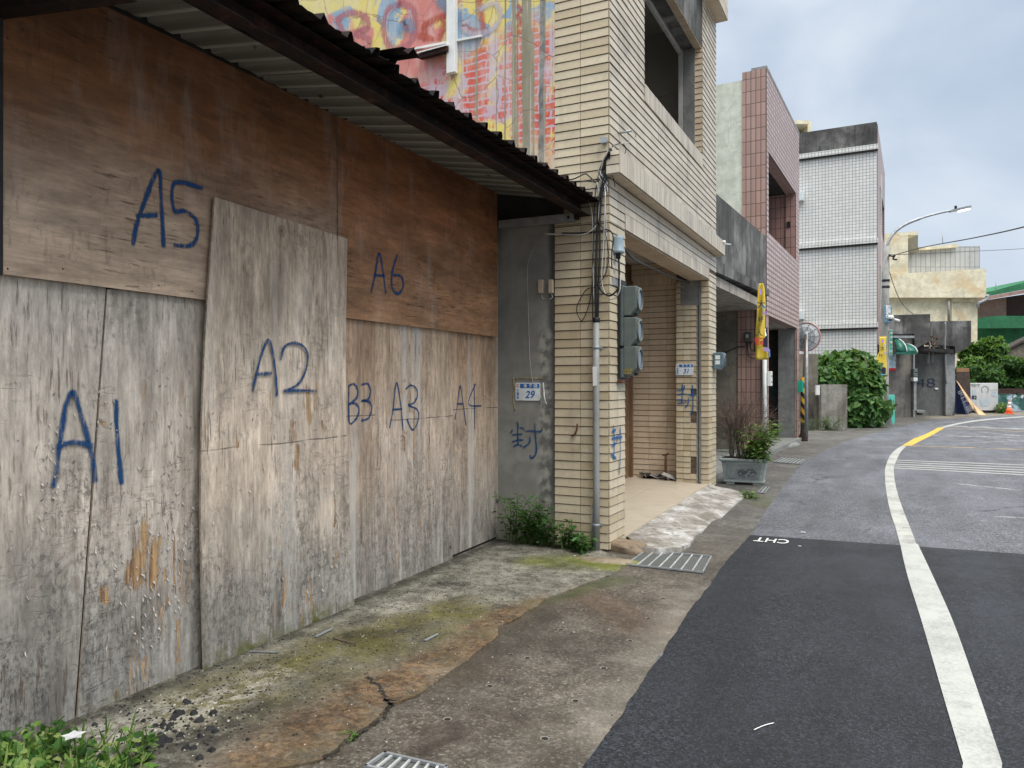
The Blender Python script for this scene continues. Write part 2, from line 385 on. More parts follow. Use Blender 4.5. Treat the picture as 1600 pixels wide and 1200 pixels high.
def plywood(name, seed, grain='v', top=(.22, .125, .072), mid=(.40, .335, .275), low=(.27, .255, .24), z0=.0, z1=1.9, zb=(1.6, 2.6), peel=.5, moss=.0, dark=.5, seamz=None, white=0., spots=()):
    n = NB(name); v = n.map(n.obj, (1, 1, 1), (seed*3.7, seed*1.9, 0))
    o = n.xyz(n.obj)
    if grain == 'v': gs = (1, 26, 1.1); gf = (1, 90, 2.2)
    else: gs = (1, 1.6, 16); gf = (1, 4, 75)
    g1 = n.noise(n.map(v, gs), 1.0, 6, .62, .6)
    g2 = n.noise(n.map(v, gf), 1.0, 5, .7, .2)
    bl = n.noise(v, 1.5, 5, .6, .4)
    bl2 = n.noise(n.map(v, (1, 2.4, .6)), 2.0, 6, .65)
    fine = n.noise(v, 60, 6, .75)
    z = n.add(o[2], n.mul(n.sub(bl, .5), .8))
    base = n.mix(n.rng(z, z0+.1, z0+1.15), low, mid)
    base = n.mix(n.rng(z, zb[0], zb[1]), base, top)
    # tonal breakup
    if grain == 'v': a1, a2, a3 = (1, 34, 7), (1, 9, 2.2), (1, 3, 1)
    else: a1, a2, a3 = (1, 7, 34), (1, 2.2, 9), (1, 1.2, 3)
    q1 = n.rng(n.noise(n.map(v, a1), 1, 8, .8), .25, .75, .48 if grain == 'v' else .72, 1.42 if grain == 'v' else 1.25, smooth=False)
    q2 = n.rng(n.noise(n.map(v, a2), 1, 6, .7, .5), .28, .72, .62, 1.3, smooth=False)
    q3 = n.rng(n.noise(n.map(v, a3), 1, 5, .6), .3, .7, .72, 1.25, smooth=False)
    qq = n.mul(n.mul(q1, q2), q3)
    base = n.mix(1., base, n.comb(qq, qq, qq), 'MULTIPLY')
    # ripples where the top veneer has wrinkled
    rip = n.rng(n.noise(n.map(v, (1, 9, 30) if grain == 'v' else (1, 30, 9)), 1, 4, .6, 1.2), .52, .68)
    ripm = n.mul(rip, n.rng(n.noise(v, 2.6, 3), .48, .62))
    base = n.mix(n.mul(ripm, .45), base, n.mix(.55, base, (.04, .035, .03)))
    # grain and figure
    base = n.mix(n.mul(n.rng(g1, .35, .72), .45), base, n.mix(.6, base, (.10, .075, .055)))
    base = n.mix(n.mul(n.rng(g2, .52, .78), .55), base, n.mix(.55, base, (.05, .04, .032)))
    base = n.mix(n.mul(n.rng(bl2, .52, .76), .45), base, n.mix(.55, base, (.62, .60, .56)))
    # grey-black mildew speckle
    mld = n.mul(n.rng(n.noise(n.map(v, (1, 1, .75)), 30, 9, .85, .3), .46, .60), n.mul(n.rng(n.add(n.noise(n.map(v, (1, 1.4, .7)), 1.7, 5, .6), n.rng(o[2], 1.5, .1, -.08, .14)), .44, .66), dark))
    base = n.mix(mld, base, (.055, .055, .055))
    st = n.mul(n.rng(n.noise(n.map(v, (1, 9, .35)), 1.3, 4, .6), .58, .78), .5)
    base = n.mix(st, base, n.mix(.5, base, (.08, .075, .07)))
    if white:
        ws = n.mul(n.rng(n.noise(n.map(v, (1, 7, .3)), 1.0, 3, .5), .56, .7), white)
        base = n.mix(ws, base, (.62, .60, .56))
    # knots and ripples
    kn = n.voro(n.map(v, (1, 1.5, 1.0)), 1.4, out='Distance')
    ring = n.m('SINE', n.mul(n.add(kn, n.mul(g1, .12)), 70))
    base = n.mix(n.mul(n.rng(kn, .30, .03), n.mul(n.rng(ring, .2, .9), .30)), base, (.09, .06, .04))
    base = n.mix(n.rng(kn, .035, .02), base, (.05, .03, .02))
    # splits: short dark vertical slits
    if grain == 'v': sv = n.map(v, (1, 70, 5.5))
    else: sv = n.map(v, (1, 6, 70))
    sl = n.mul(n.rng(n.noise(sv, 1, 4, .6), .585, .65), n.rng(n.noise(v, 2.1, 4, .6), .45, .60))
    base = n.mix(n.mul(sl, .62), base, n.mix(n.noise(v, 6, 2), (.03, .022, .018), (.16, .09, .045)))
    h = n.add(n.add(n.mul(g2, .5), n.mul(fine, .25)), n.mul(ripm, -.5))
    h = n.sub(h, n.mul(sl, 1.1))
    if peel:
        pz = n.rng(o[2], 1.75, 1.0)
        area = n.mul(n.rng(n.noise(n.map(v, (1, 1.5, .8)), 1.9, 3, .5), .47, .58), pz)
        pk = n.mul(n.rng(n.noise(n.map(v, (1, 26, 2.6)), 1.0, 6, .72, .5), .575, .61), area)
        pn_ = n.noise(n.map(v, (1, 62, 4.2)), 1.0, 7, .8, .5)
        for (a0, b0, a1_, b1_, r_) in spots:
            A_ = (0, *K.onX(a0, b0, 0)); B_ = (0, *K.onX(a1_, b1_, 0))
            cp_ = n.capsule(n.warp(n.map(n.obj, (0, 1, 1)), 7, .07), A_, B_, 0., r_)
            pk = n.mx(pk, n.rng(n.add(pn_, n.mul(cp_, .20)), .62, .65))
        pk = n.mul(pk, n.mx(peel, .8 if spots else 0.))
        oc = n.mix(n.rng(n.noise(n.map(v, (1, 40, 3)), 1, 5, .7), .35, .65), (.16, .075, .03), (.52, .33, .16))
        base = n.mix(pk, base, oc)
        pe = n.mul(n.sub(n.rng(n.noise(n.map(v, (1, 26, 2.6)), 1.0, 6, .72, .5), .55, .575), n.rng(n.noise(n.map(v, (1, 26, 2.6)), 1.0, 6, .72, .5), .575, .60)), area)
        base = n.mix(n.mul(pe, .6), base, (.68, .65, .62))
        h = n.sub(h, n.mul(pk, 1.6))
    if seamz:
        for sz in seamz:
            dd = n.m('ABSOLUTE', n.sub(n.add(o[2], n.mul(n.sub(n.noise(v, 3, 4), .5), .03)), sz))
            ln = n.mul(n.rng(dd, .007, .002), n.rng(n.noise(v, 3.5, 3), .40, .52))
            base = n.mix(n.mul(ln, .5), base, (.06, .05, .045)); h = n.sub(h, ln)
    if moss:
        mm = n.mul(n.rng(n.add(o[2], n.mul(n.noise(v, 5, 5, .7), .34)), .30, .13), moss)
        base = n.mix(n.mul(mm, n.rng(n.noise(v, 18, 4), .3, .6)), base, (.105, .115, .03))
    return n.out(base, .9, h=h, bs=.55, bd=.006, spec=.15)
M['ply_edge'] = simple('plywood_edge', (.34, .28, .22), .9, .3, 30)

def rustm(name, dark=.5):
    n = NB(name); f = n.noise(n.obj, 9, 7, .7); g = n.noise(n.obj, 45, 5, .7)
    c = n.ramp(f, [(.3, (.010, .007, .006)), (.5, (.024, .012, .009)), (.64, (.075, .028, .015)), (.8, (.16, .10, .08))])
    c = n.mix(dark, c, (.008, .006, .006))
    return n.out(c, .85, h=n.add(f, n.mul(g, .5)), bs=.7, bd=.01)
M['rust'] = rustm('rusty_steel', .25)
PHR = 0.
def roofm():
    n = NB('corrugated_roof_steel'); o = n.xyz(n.obj)
    f = n.noise(n.map(n.obj, (1.2, 8, 1)), 1.2, 5, .6); g = n.noise(n.obj, 7, 6, .7)
    c = n.mix(n.rng(f, .3, .7), (.30, .30, .275), (.46, .455, .42))
    ln = n.line(o[1], .19, .085, PHR)
    c = n.mix(n.mul(ln, .75), c, (.09, .085, .075))  # dark bands at rib pitch put the shade of the grooves into the colour
    ln2 = n.line(o[1], .0475, .005)
    c = n.mix(n.mul(ln2, .4), c, (.06, .055, .05))
    rf = n.rng(n.add(o[0], n.mul(n.sub(g, .5), .25)), .62, .78)      # dark rust, turning near black towards the eave edge
    c = n.mix(rf, c, n.mix(n.rng(g, .4, .65), (.007, .006, .006), (.022, .012, .010)))
    c = n.mix(n.rng(g, .62, .72), c, (.05, .025, .018))
    return n.out(c, .75, metal=0., spec=.2, h=g, bs=.2)
M['roof'] = roofm()

def concrete(name, c=(.22, .22, .215), dark=(.05, .05, .048), amt=.6, sc=1.0, light=None, tint=None, crack=.5, top=None, rough=.9):
    n = NB(name); v = n.obj
    f = n.noise(v, 1.1*sc, 6, .6, .4); g = n.noise(v, 6*sc, 6, .7); s = n.noise(n.map(v, (4, 4, .5)), 1.2*sc, 5, .65); fn = n.noise(v, 70, 4, .7)
    b = n.mix(n.rng(g, .3, .7), tuple(x*.8 for x in c), tuple(min(1, x*1.15) for x in c))
    if light: b = n.mix(n.rng(f, .5, .7), b, light)
    b = n.mix(n.mul(n.rng(s, .45, .75), amt), b, dark)
    b = n.mix(n.mul(n.rng(f, .55, .35), amt*.7), b, dark)
    if tint: b = n.mix(n.mul(n.rng(n.noise(v, 2.3*sc, 4), .52, .68), .4), b, tint)
    if crack:
        cr = n.rng(n.voro(n.warp(v, 2.5, .25), 1.6*sc, 'DISTANCE_TO_EDGE'), .010, .003)
        b = n.mix(n.mul(n.mul(cr, n.rng(f, .45, .55)), crack), b, tuple(x*.35 for x in c))
    if top is not None:
        b = n.mix(n.rng(n.sub(n.xyz(v)[2], n.mul(g, .5)), top-.9, top), b, dark)
    return n.out(b, rough, h=n.add(g, n.mul(fn, .6)), bs=.35, bd=.012, spec=.2)
M['conc'] = concrete('grey_concrete', (.23, .235, .225), amt=.35)
M['conc_dark'] = concrete('mossy_black_concrete', (.12, .12, .115), (.03, .03, .029), .75, light=(.26, .26, .25), crack=.2)
M['conc_ruin'] = concrete('weathered_concrete', (.21, .20, .185), (.045, .045, .043), .6, light=(.27, .25, .21), crack=.4)
M['conc_warm'] = concrete('stained_beige_concrete', (.20, .18, .145), (.06, .055, .05), .5, light=(.30, .27, .21))
M['conc_light'] = concrete('pale_concrete_column', (.30, .31, .31), (.12, .12, .12), .35)
M['cream'] = concrete('cracked_cream_render', (.74, .69, .52), (.52, .44, .30), .22, .35, tint=(.58, .36, .13), crack=.55)
M['palegreen'] = concrete('pale_green_render', (.62, .645, .55), (.45, .5, .4), .3, .8, crack=.25)
M['greenwall'] = concrete('green_painted_wall', (.035, .17, .085), (.03, .09, .05), .5, .5, light=(.06, .25, .13), crack=.1)
M['pinkwall'] = concrete('dusty_pink_wall', (.34, .225, .195), (.18, .12, .10), .4, .5, crack=0)
M['soffit'] = concrete('arcade_ceiling', (.40, .37, .32), (.07, .06, .055), .6, 1.2)

def tilem(name, cols, mort=None, grime=.35, gdark=(.10, .09, .075), wet=.32, streak=.3):
    n = NB(name); r = n.rnd; v = n.obj
    b = n.ramp(r, [(i/(len(cols)-1), c) for i, c in enumerate(cols)])
    f = n.noise(v, 45, 5, .7); g = n.noise(v, 2.0, 6, .65, .3); s = n.noise(n.map(v, (7, 7, .55)), 1.1, 6, .65)
    b = n.mix(n.mul(n.rng(f, .4, .7), .22), b, n.mix(.5, b, gdark))
    b = n.mix(n.mul(n.rng(g, .5, .75), grime), b, gdark)
    b = n.mix(n.mul(n.rng(s, .52, .78), streak), b, n.mix(.8, b, (.13, .13, .13)))
    return n.out(b, wet, h=f, bs=.35, bd=.004, spec=.4)
CT = [(.46, .38, .25), (.54, .455, .315), (.60, .52, .375), (.50, .425, .30)]
M['tile'] = tilem('cream_split_tile', CT)
M['tile_shade_lifted'] = tilem('cream_split_tile_lifted', [(.60, .47, .33), (.66, .53, .38), (.70, .58, .43)], grime=.25)  # same cream tile, colour lightened to brighten the shaded recess and undersides
M['tile_grey'] = tilem('weathered_cream_tile', [(.47, .40, .30), (.55, .48, .37), (.60, .53, .41)], grime=.5, streak=.6)
M['mortar'] = simple('tile_mortar', (.12, .092, .066), .95, .35, 20)

def gridtile(name, a, b_, mort, pu, pv, w, grime=.3, gd=(.2, .19, .17), rough=.35, ob=True, off=0., streak=.25, lines_soft=1, swap=False):
    n = NB(name); u = n.xyz(n.uv)
    X, Y = (u[1], u[0]) if swap else (u[0], u[1])
    cu = n.m('FLOOR', n.m('DIVIDE', X, pu)); cv = n.m('FLOOR', n.m('DIVIDE', Y, pv))
    rn = n.new('TexWhiteNoise'); rn.noise_dimensions = '2D'; n.put(rn.inputs['Vector'], n.comb(cu, cv))
    b = n.mix(rn.outputs['Value'], a, b_)
    v = n.obj; g = n.noise(v, .9, 6, .65, .3); s = n.noise(n.map(v, (3, 3, .25)), 1.0, 5, .6)
    b = n.mix(n.mul(n.rng(g, .48, .75), grime), b, gd); b = n.mix(n.mul(n.rng(s, .5, .75), streak), b, gd)
    l = n.mx(n.line(X, pu, w), n.line(Y, pv, w))
    b = n.mix(l, b, mort)
    return n.out(b, rough, h=n.mul(l, -1.), bs=.5, bd=.006, spec=.4)
M['pink_v'] = gridtile('pink_upright_tile', (.37, .235, .195), (.45, .295, .25), (.13, .08, .068), .10, .26, .012)
M['pink_h'] = gridtile('pink_flat_tile', (.46, .325, .29), (.56, .41, .37), (.15, .105, .095), .26, .11, .030)
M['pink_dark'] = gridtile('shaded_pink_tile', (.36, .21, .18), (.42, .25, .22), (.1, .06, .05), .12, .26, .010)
M['white_tile'] = gridtile('white_square_tile', (.70, .71, .69), (.80, .80, .78), (.36, .36, .35), .12, .12, .017, grime=.25, gd=(.52, .50, .40), streak=.3)
M['floor_tile'] = gridtile('cream_floor_tile', (.48, .42, .335), (.52, .46, .37), (.34, .29, .22), .6, .6, .006, grime=.65, gd=(.27, .22, .15), rough=.4)

def spraym(name, col, soft=.55, amt=1.):
    n = NB(name); u = n.xyz(n.uv)
    f = n.noise(n.obj, 220, 3, .7); f2 = n.noise(n.obj, 28, 3, .6)
    d = n.m('ABSOLUTE', n.mul(n.sub(u[1], .5), 2.0))
    e = n.rng(u[0], 0., .55)
    a = n.mul(n.rng(n.add(d, n.mul(n.sub(f, .5), .7)), 1.0, .22), e)
    a = n.mul(a, n.rng(f2, .22, .5, .72*amt, amt))
    a = n.mul(a, n.rng(n.noise(n.map(n.obj, (40, 40, 5)), 1.6, 5, .75), .34, .52, .35, 1.))
    return n.out(n.mix(f2, tuple(x*.8 for x in col), col), .7, alpha=a, spec=.2)
M['spray'] = spraym('blue_spray_paint', (.014, .072, .20))
M['spray_bright'] = spraym('bright_blue_spray_paint', (.015, .12, .34))
M['mural_pink'] = spraym('faded_pink_paint', (.56, .22, .25), .75, .72)
M['mural_red'] = spraym('faded_red_paint', (.58, .14, .10), .75, .72)
M['mural_pale'] = spraym('faded_lilac_paint', (.62, .58, .66), .75, .72)
M['mural_blue'] = spraym('faded_blue_paint', (.25, .37, .52), .75, .72)

# ---- ground materials (world coordinates: every ground sheet has its origin at 0,0,0)
def P3(px, py): x, y = G(px, py); return (x, y, 0)
def asphalt(name, base, agg, lightc, scale=1., rough=.75, patch=.3, ctr=1., crk=0.):
    n = NB(name); v = n.obj
    a = n.voro(v, 95*scale, out='Color'); av = n.xyz(a)[0]; a2 = n.noise(v, 160*scale, 3, .7); g = n.noise(v, .55, 6, .6, .5); m_ = n.noise(v, 5, 6, .7)
    b = n.mix(n.m('POWER', av, 1.6), tuple(x*.45 for x in base), tuple(x*1.35 for x in agg))
    b = n.mix(n.mul(n.rng(n.noise(v, 210*scale, 4, .8), .60, .70), .5), b, lightc)
    b = n.mix(n.mul(n.rng(a2, .48, .62), .6), b, tuple(x*.3 for x in base))
    b = n.mix(n.mul(n.rng(n.noise(v, 48*scale, 5, .8), .52, .64), .45), b, tuple(x*.45 for x in base))
    b = n.mix(n.mul(n.rng(g, .42, .68), patch), b, tuple(x*1.7 for x in base))
    b = n.mix(n.mul(n.rng(m_, .55, .75), patch*.6), b, tuple(x*.6 for x in base))
    w1 = n.rng(n.noise(v, 62*scale, 5, .9), .33, .67, .25, 2.1, smooth=False); w2 = n.rng(n.noise(v, 150*scale, 3, .8), .35, .65, .5, 1.6, smooth=False); w3 = n.rng(n.noise(n.map(v, (2.2, .5, 1)), 1.1, 5, .6), .3, .7, .62, 1.5, smooth=False)  # w3 also paints the wheel-track sheen into the colour as broad bands
    ww_ = n.mul(n.mul(w1, w2), w3); b = n.mix(ctr, b, n.mix(1., b, n.comb(ww_, ww_, ww_), 'MULTIPLY'))
    cr_ = n.mul(n.rng(n.voro(n.warp(v, 1.4, .8, 5), .33, 'DISTANCE_TO_EDGE'), .006, .002), n.rng(g, .5, .6))
    b = n.mix(n.mul(cr_, crk), b, (.02, .02, .022))
    rg = n.rng(n.noise(v, 1.3, 5, .6), .35, .65, rough-.14, rough+.1)
    return n.out(b, rg, h=n.add(n.mul(av, .7), a2), bs=.8, bd=.006, spec=.35)
M['asphalt_new'] = asphalt('fresh_asphalt', (.008, .0095, .013), (.021, .024, .031), (.13, .14, .16), 1.0, .60, .55)
M['asphalt_old'] = asphalt('worn_asphalt', (.088, .094, .108), (.155, .163, .182), (.36, .37, .39), 1.0, .74, .45, .6, .7)

def gutter():
    n = NB('wet_concrete_apron'); v = n.obj; w = n.warp(v, 2.2, .5, 5)
    a = n.voro(v, 80, out='Color'); av = n.xyz(a)[0]; f = n.noise(v, 4, 7, .7); g = n.noise(v, .9, 6, .6, .4); fn = n.noise(v, 120, 3, .7)
    b = n.mix(n.rng(n.add(n.mul(f, .6), n.mul(n.noise(v, 38, 7, .8), .4)), .38, .62), (.085, .07, .052), (.215, .19, .155))
    b = n.mix(n.mul(n.rng(av, .7, 1.), .55), b, (.38, .355, .31))
    b = n.mix(n.mul(n.rng(av, .3, .0), .6), b, (.06, .05, .042))
    b = n.mix(n.mul(n.rng(g, .42, .66), .6), b, (.055, .046, .034))
    far = n.rng(n.xyz(v)[1], 6.0, 8.5)                                    # drier and greyer up the street
    b = n.mix(n.mul(far, .8), b, n.mix(n.rng(n.noise(v, 20, 8, .8), .35, .65), (.085, .082, .075), (.225, .22, .205)))
    dp = n.capsule(w, P3(820, 930), P3(690, 1040), .06, .42)
    b = n.mix(n.mul(dp, .6), b, (.075, .055, .033))
    bs = n.capsule(w, P3(905, 930), P3(1000, 975), .05, .40)
    b = n.mix(n.mul(bs, .45), b, (.12, .062, .03))
    ww = n.capsule(w, P3(960, 905), P3(840, 935), .02, .22)
    b = n.mix(n.mul(ww, .7), b, (.08, .10, .03))
    ds = n.capsule(w, P3(620, 1165), P3(790, 1130), .0, .12)
    b = n.mix(n.mul(ds, .8), b, (.05, .033, .025))
    lt = n.capsule(w, P3(960, 1140), P3(1090, 930), .03, .30)
    b = n.mix(n.mul(lt, .45), b, (.34, .31, .26))
    m2 = n.capsule(w, P3(1180, 775), P3(1200, 790), .02, .35)
    b = n.mix(n.mul(m2, .5), b, (.12, .13, .05))
    t1 = n.rng(n.noise(v, 55, 8, .85), .3, .7, .45, 1.5, smooth=False); t2 = n.rng(n.noise(n.warp(v, 3, .3), 5, 7, .75), .3, .7, .6, 1.3, smooth=False); t3 = n.rng(n.noise(v, 1.2, 5, .6), .3, .7, .7, 1.2, smooth=False)
    tt = n.mul(n.mul(n.mul(t1, t2), t3), .78); b = n.mix(1., b, n.comb(tt, tt, tt), 'MULTIPLY')
    rg = n.rng(g, .35, .65, .34, .8)
    return n.out(b, rg, h=n.add(n.mul(av, .6), n.add(f, fn)), bs=.7, bd=.007, spec=.4)
M['gutter'] = gutter()
def slab():
    n = NB('stained_concrete_slab'); v = n.obj; w = n.warp(v, 2.0, .45, 5)
    a = n.voro(v, 65, out='Color'); av = n.xyz(a)[0]; f = n.noise(v, 6, 8, .75); g = n.noise(v, 1.2, 6, .6, .4); fn = n.noise(v, 110, 3, .7)
    b = n.mix(n.rng(n.add(n.mul(f, .6), n.mul(n.noise(v, 34, 7, .8), .4)), .38, .62), (.12, .112, .085), (.36, .345, .285))
    b = n.mix(n.mul(n.rng(av, .78, 1.), .5), b, (.5, .48, .42))
    # olive algae
    al = n.capsule(w, P3(360, 1090), P3(700, 960), .1, .55)
    b = n.mix(n.mul(al, n.rng(n.noise(v, 3, 5, .7), .28, .6)), b, (.155, .14, .045))
    al2 = n.capsule(w, P3(250, 1010), P3(640, 900), .0, .35)
    b = n.mix(n.mul(al2, .5), b, (.20, .19, .11))
    # yellow-green moss by the pillar
    mo = n.capsule(w, P3(850, 880), P3(960, 885), .02, .34)
    b = n.mix(n.mul(mo, n.rng(n.noise(v, 9, 5, .7), .25, .5)), b, (.19, .205, .06))
    mo2 = n.capsule(n.warp(v, 5, .25, 5), P3(905, 876), P3(950, 888), .0, .20)
    b = n.mix(n.mul(mo2, n.rng(n.noise(v, 14, 5, .7), .3, .6, .1, .85)), b, (.22, .25, .045))
    # rust run-off
    r1 = n.capsule(w, P3(440, 1180), P3(650, 1055), .10, .36)
    r2 = n.capsule(w, P3(650, 1055), P3(850, 945), .07, .27)
    r3 = n.capsule(w, P3(850, 945), P3(930, 912), .0, .14)
    rr = n.mx(n.mx(r1, r2), n.mul(r3, .6))
    rc = n.mix(n.rng(n.noise(v, 26, 8, .8), .38, .62), (.075, .036, .016), (.30, .19, .10))
    rc = n.mix(n.rng(n.noise(v, 3.2, 5, .6), .45, .7), rc, (.125, .095, .045))
    b = n.mix(n.mul(rr, n.rng(n.noise(v, 12, 8, .8), .3, .56, .25, .92)), b, rc)
    # soot
    for p, q, r0, r1_, am in (((290, 1170), (400, 1110), .02, .28, .85), ((540, 1000), (640, 985), .0, .13, .7), ((450, 1070), (520, 1060), .0, .16, .5), ((680, 920), (740, 915), .0, .1, .6)):
        k_ = n.capsule(w, P3(*p), P3(*q), r0, r1_)
        b = n.mix(n.mul(n.mul(k_, am), n.rng(n.noise(v, 11, 6, .75), .3, .6)), b, (.035, .028, .025))
    # pale worn concrete by the boards
    for p, q, r0, r1_, am in (((150, 1160), (420, 1065), .03, .26, .8), ((600, 955), (690, 930), .0, .18, .8)):
        k_ = n.capsule(w, P3(*p), P3(*q), r0, r1_)
        b = n.mix(n.mul(n.mul(k_, am), n.rng(n.noise(v, 16, 6, .8), .4, .6)), b, (.56, .53, .46))
    t1 = n.rng(n.noise(v, 60, 8, .85), .3, .7, .42, 1.5, smooth=False); t2 = n.rng(n.noise(n.warp(v, 3, .3), 6, 8, .8), .3, .7, .5, 1.35, smooth=False); t3 = n.rng(n.noise(v, 1.6, 5, .6), .3, .7, .7, 1.2, smooth=False)
    tt = n.mul(n.mul(n.mul(t1, t2), t3), .88); b = n.mix(1., b, n.comb(tt, tt, tt), 'MULTIPLY')
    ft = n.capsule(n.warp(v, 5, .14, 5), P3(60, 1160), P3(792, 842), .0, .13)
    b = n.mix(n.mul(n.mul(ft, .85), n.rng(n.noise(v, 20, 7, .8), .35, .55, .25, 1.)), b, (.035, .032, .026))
    sp = n.mul(n.rng(n.noise(v, 30, 8, .8), .57, .62), n.rng(n.noise(v, 2.3, 5, .7), .42, .6))
    b = n.mix(n.mul(sp, .9), b, (.03, .028, .026))
    sp2 = n.rng(n.noise(n.map(v, (1, 1, 1), (9, 3, 0)), 26, 6, .75), .66, .72)
    b = n.mix(sp2, b, (.035, .03, .028))
    return n.out(b, .82, h=n.add(n.mul(f, 1.2), n.add(n.mul(av, .4), fn)), bs=.8, bd=.01, spec=.25)
M['slab'] = slab()
M['ramp'] = concrete('whitewashed_ramp_concrete', (.38, .36, .33), (.12, .105, .085), .95, 3.4, light=(.60, .60, .60), crack=.3, rough=.7)
M['rock'] = concrete('brown_step_concrete', (.26, .20, .14), (.10, .08, .06), .5, 2)
def linem(name, c, worn, amt):
    n = NB(name); v = n.obj; f = n.noise(v, 55, 5, .75); g = n.noise(v, 1.6, 5, .65); k = n.noise(v, 8, 6, .7)
    b = n.mix(n.rng(n.add(n.mul(f, .5), n.mul(g, .6)), .5, .72), c, worn)
    b = n.mix(n.mul(n.rng(k, .5, .72), amt), b, worn)
    return n.out(b, .6, h=f, bs=.5, bd=.004)
M['line'] = linem('white_road_paint', (.41, .425, .40), (.25, .255, .245), .6)
M['line_dirty'] = linem('dirty_white_road_paint', (.45, .46, .43), (.20, .195, .18), .9)
M['line_yellow'] = linem('yellow_road_paint', (.66, .40, .05), (.45, .31, .10), .5)
def fadedline(name, c, lo=.42, hi=.6):
    n = NB(name); v = n.obj; f = n.noise(n.map(v, (1, 1, 1)), 2.5, 6, .75)
    return n.out(c, .6, alpha=n.rng(f, lo, hi, .0, .75))
M['line_faded'] = fadedline('rubbed_road_paint', (.5, .5, .48))
M['line_yfaded'] = fadedline('rubbed_yellow_road_paint', (.62, .42, .15), .3, .6)

def muralm():
    n = NB('peeling_mural_paint'); v = n.map(n.obj, (1, 0, 1)); w = n.warp(v, 1.6, .5, 4); o = n.xyz(n.obj)
    A = n.noise(w, .8, 3, .5, .6); B = n.noise(n.map(w, (1, 1, 1), (5, 0, 2)), 1.5, 4, .6, .8); C = n.noise(n.map(v, (3.4, 1, 1), (1, 0, 7)), .9, 5, .7)
    yel, pk, red, blu, lil = (.72, .60, .17), (.60, .22, .20), (.62, .085, .055), (.24, .38, .52), (.52, .42, .50)
    b = n.mix(n.rng(B, .50, .54), yel, blu)
    b = n.mix(n.rng(A, .53, .56), b, pk)
    zz = n.add(o[2], n.mul(n.sub(A, .5), 1.2))
    u = n.comb(n.add(o[0], n.mul(o[2], .0)), n.sub(o[2], n.mul(o[0], .0)))
    br = n.new('TexBrick'); n.put(br.inputs['Vector'], n.warp(n.warp(u, 9, .05), 2.0, .10)); br.inputs['Scale'].default_value = 1; br.inputs['Mortar Size'].default_value = .012
    br.inputs['Brick Width'].default_value = .22; br.inputs['Row Height'].default_value = .072; br.inputs['Mortar Smooth'].default_value = .6
    n.put(br.inputs['Color1'], red); n.put(br.inputs['Color2'], (.60, .17, .13)); n.put(br.inputs['Mortar'], lil)
    lo = n.rng(zz, 4.75, 4.5)
    b = n.mix(lo, b, n.mix(n.rng(n.add(C, n.mul(n.sub(n.noise(v, 7, 5, .7), .5), .35)), .50, .58), br.outputs['Color'], n.mix(n.rng(B, .45, .55), lil, yel)))
    lo2 = n.rng(n.add(zz, n.mul(o[0], .12)), 3.55, 3.3)
    b = n.mix(lo2, b, n.mix(n.rng(C, .45, .6), (.60, .50, .24), (.52, .22, .20)))
    b = n.mix(n.rng(n.sub(o[2], n.mul(n.add(o[0], 3.), .13)), 5.38, 5.42), b, (.68, .60, .25))
    # chalky fading and scratches
    ch = n.noise(n.map(v, (5, 1, 1.2)), 1.8, 6, .7)
    b = n.mix(n.mul(n.rng(ch, .44, .72), .5), b, (.66, .62, .60))
    b = n.mix(n.mul(n.rng(n.noise(v, 9, 8, .8), .5, .62), .5), b, n.mix(C, (.60, .52, .30), (.50, .30, .30)))
    # grey-olive drips near the corner
    m_ = n.rng(n.add(o[0], n.mul(n.sub(A, .5), .3)), -1.55, -1.25)
    dr = n.noise(n.map(v, (15, 1, .12), (2, 0, 0)), 1., 4, .5, .3)
    dm = n.mul(n.mul(n.rng(n.add(dr, n.mul(n.sub(n.noise(n.map(v, (9, 1, 3)), 2, 4, .7), .5), .07)), .55, .562), m_), n.rng(n.noise(n.map(v, (9, 1, .5), (4, 0, 3)), 1, 4), .36, .42))
    b = n.mix(dm, b, n.mix(n.rng(ch, .4, .6), (.24, .225, .16), (.31, .29, .215)))
    wd = n.mul(n.rng(n.noise(n.map(v, (22, 1, .25), (8, 0, 1)), 1., 3, .5), .62, .66), n.rng(o[0], -2.0, -1.4))
    b = n.mix(n.mul(wd, .7), b, (.66, .55, .52))
    # bare plaster patch at the corner
    bl = n.capsule(n.warp(n.obj, 5, .12), (-.60, 0, 5.9), (-.60, 0, 5.15), .08, .12)
    bl = n.mx(bl, n.capsule(n.warp(n.obj, 6, .06), (-.63, 0, 5.1), (-.66, 0, 3.3), .015, .03))
    b = n.mix(bl, b, n.mix(n.rng(n.noise(n.obj, 8, 5), .35, .65), (.13, .13, .125), (.30, .30, .29)))
    cr = n.rng(n.voro(n.warp(v, 3, .15), 2.1, 'DISTANCE_TO_EDGE'), .010, .004)
    b = n.mix(n.mul(cr, .55), b, (.22, .14, .12))
    b = n.mix(n.mul(n.rng(n.noise(v, 30, 6, .8), .6, .7), .4), b, (.3, .25, .22))
    return n.out(b, .85, h=n.sub(ch, cr), bs=.3, bd=.006)
M['mural'] = muralm()
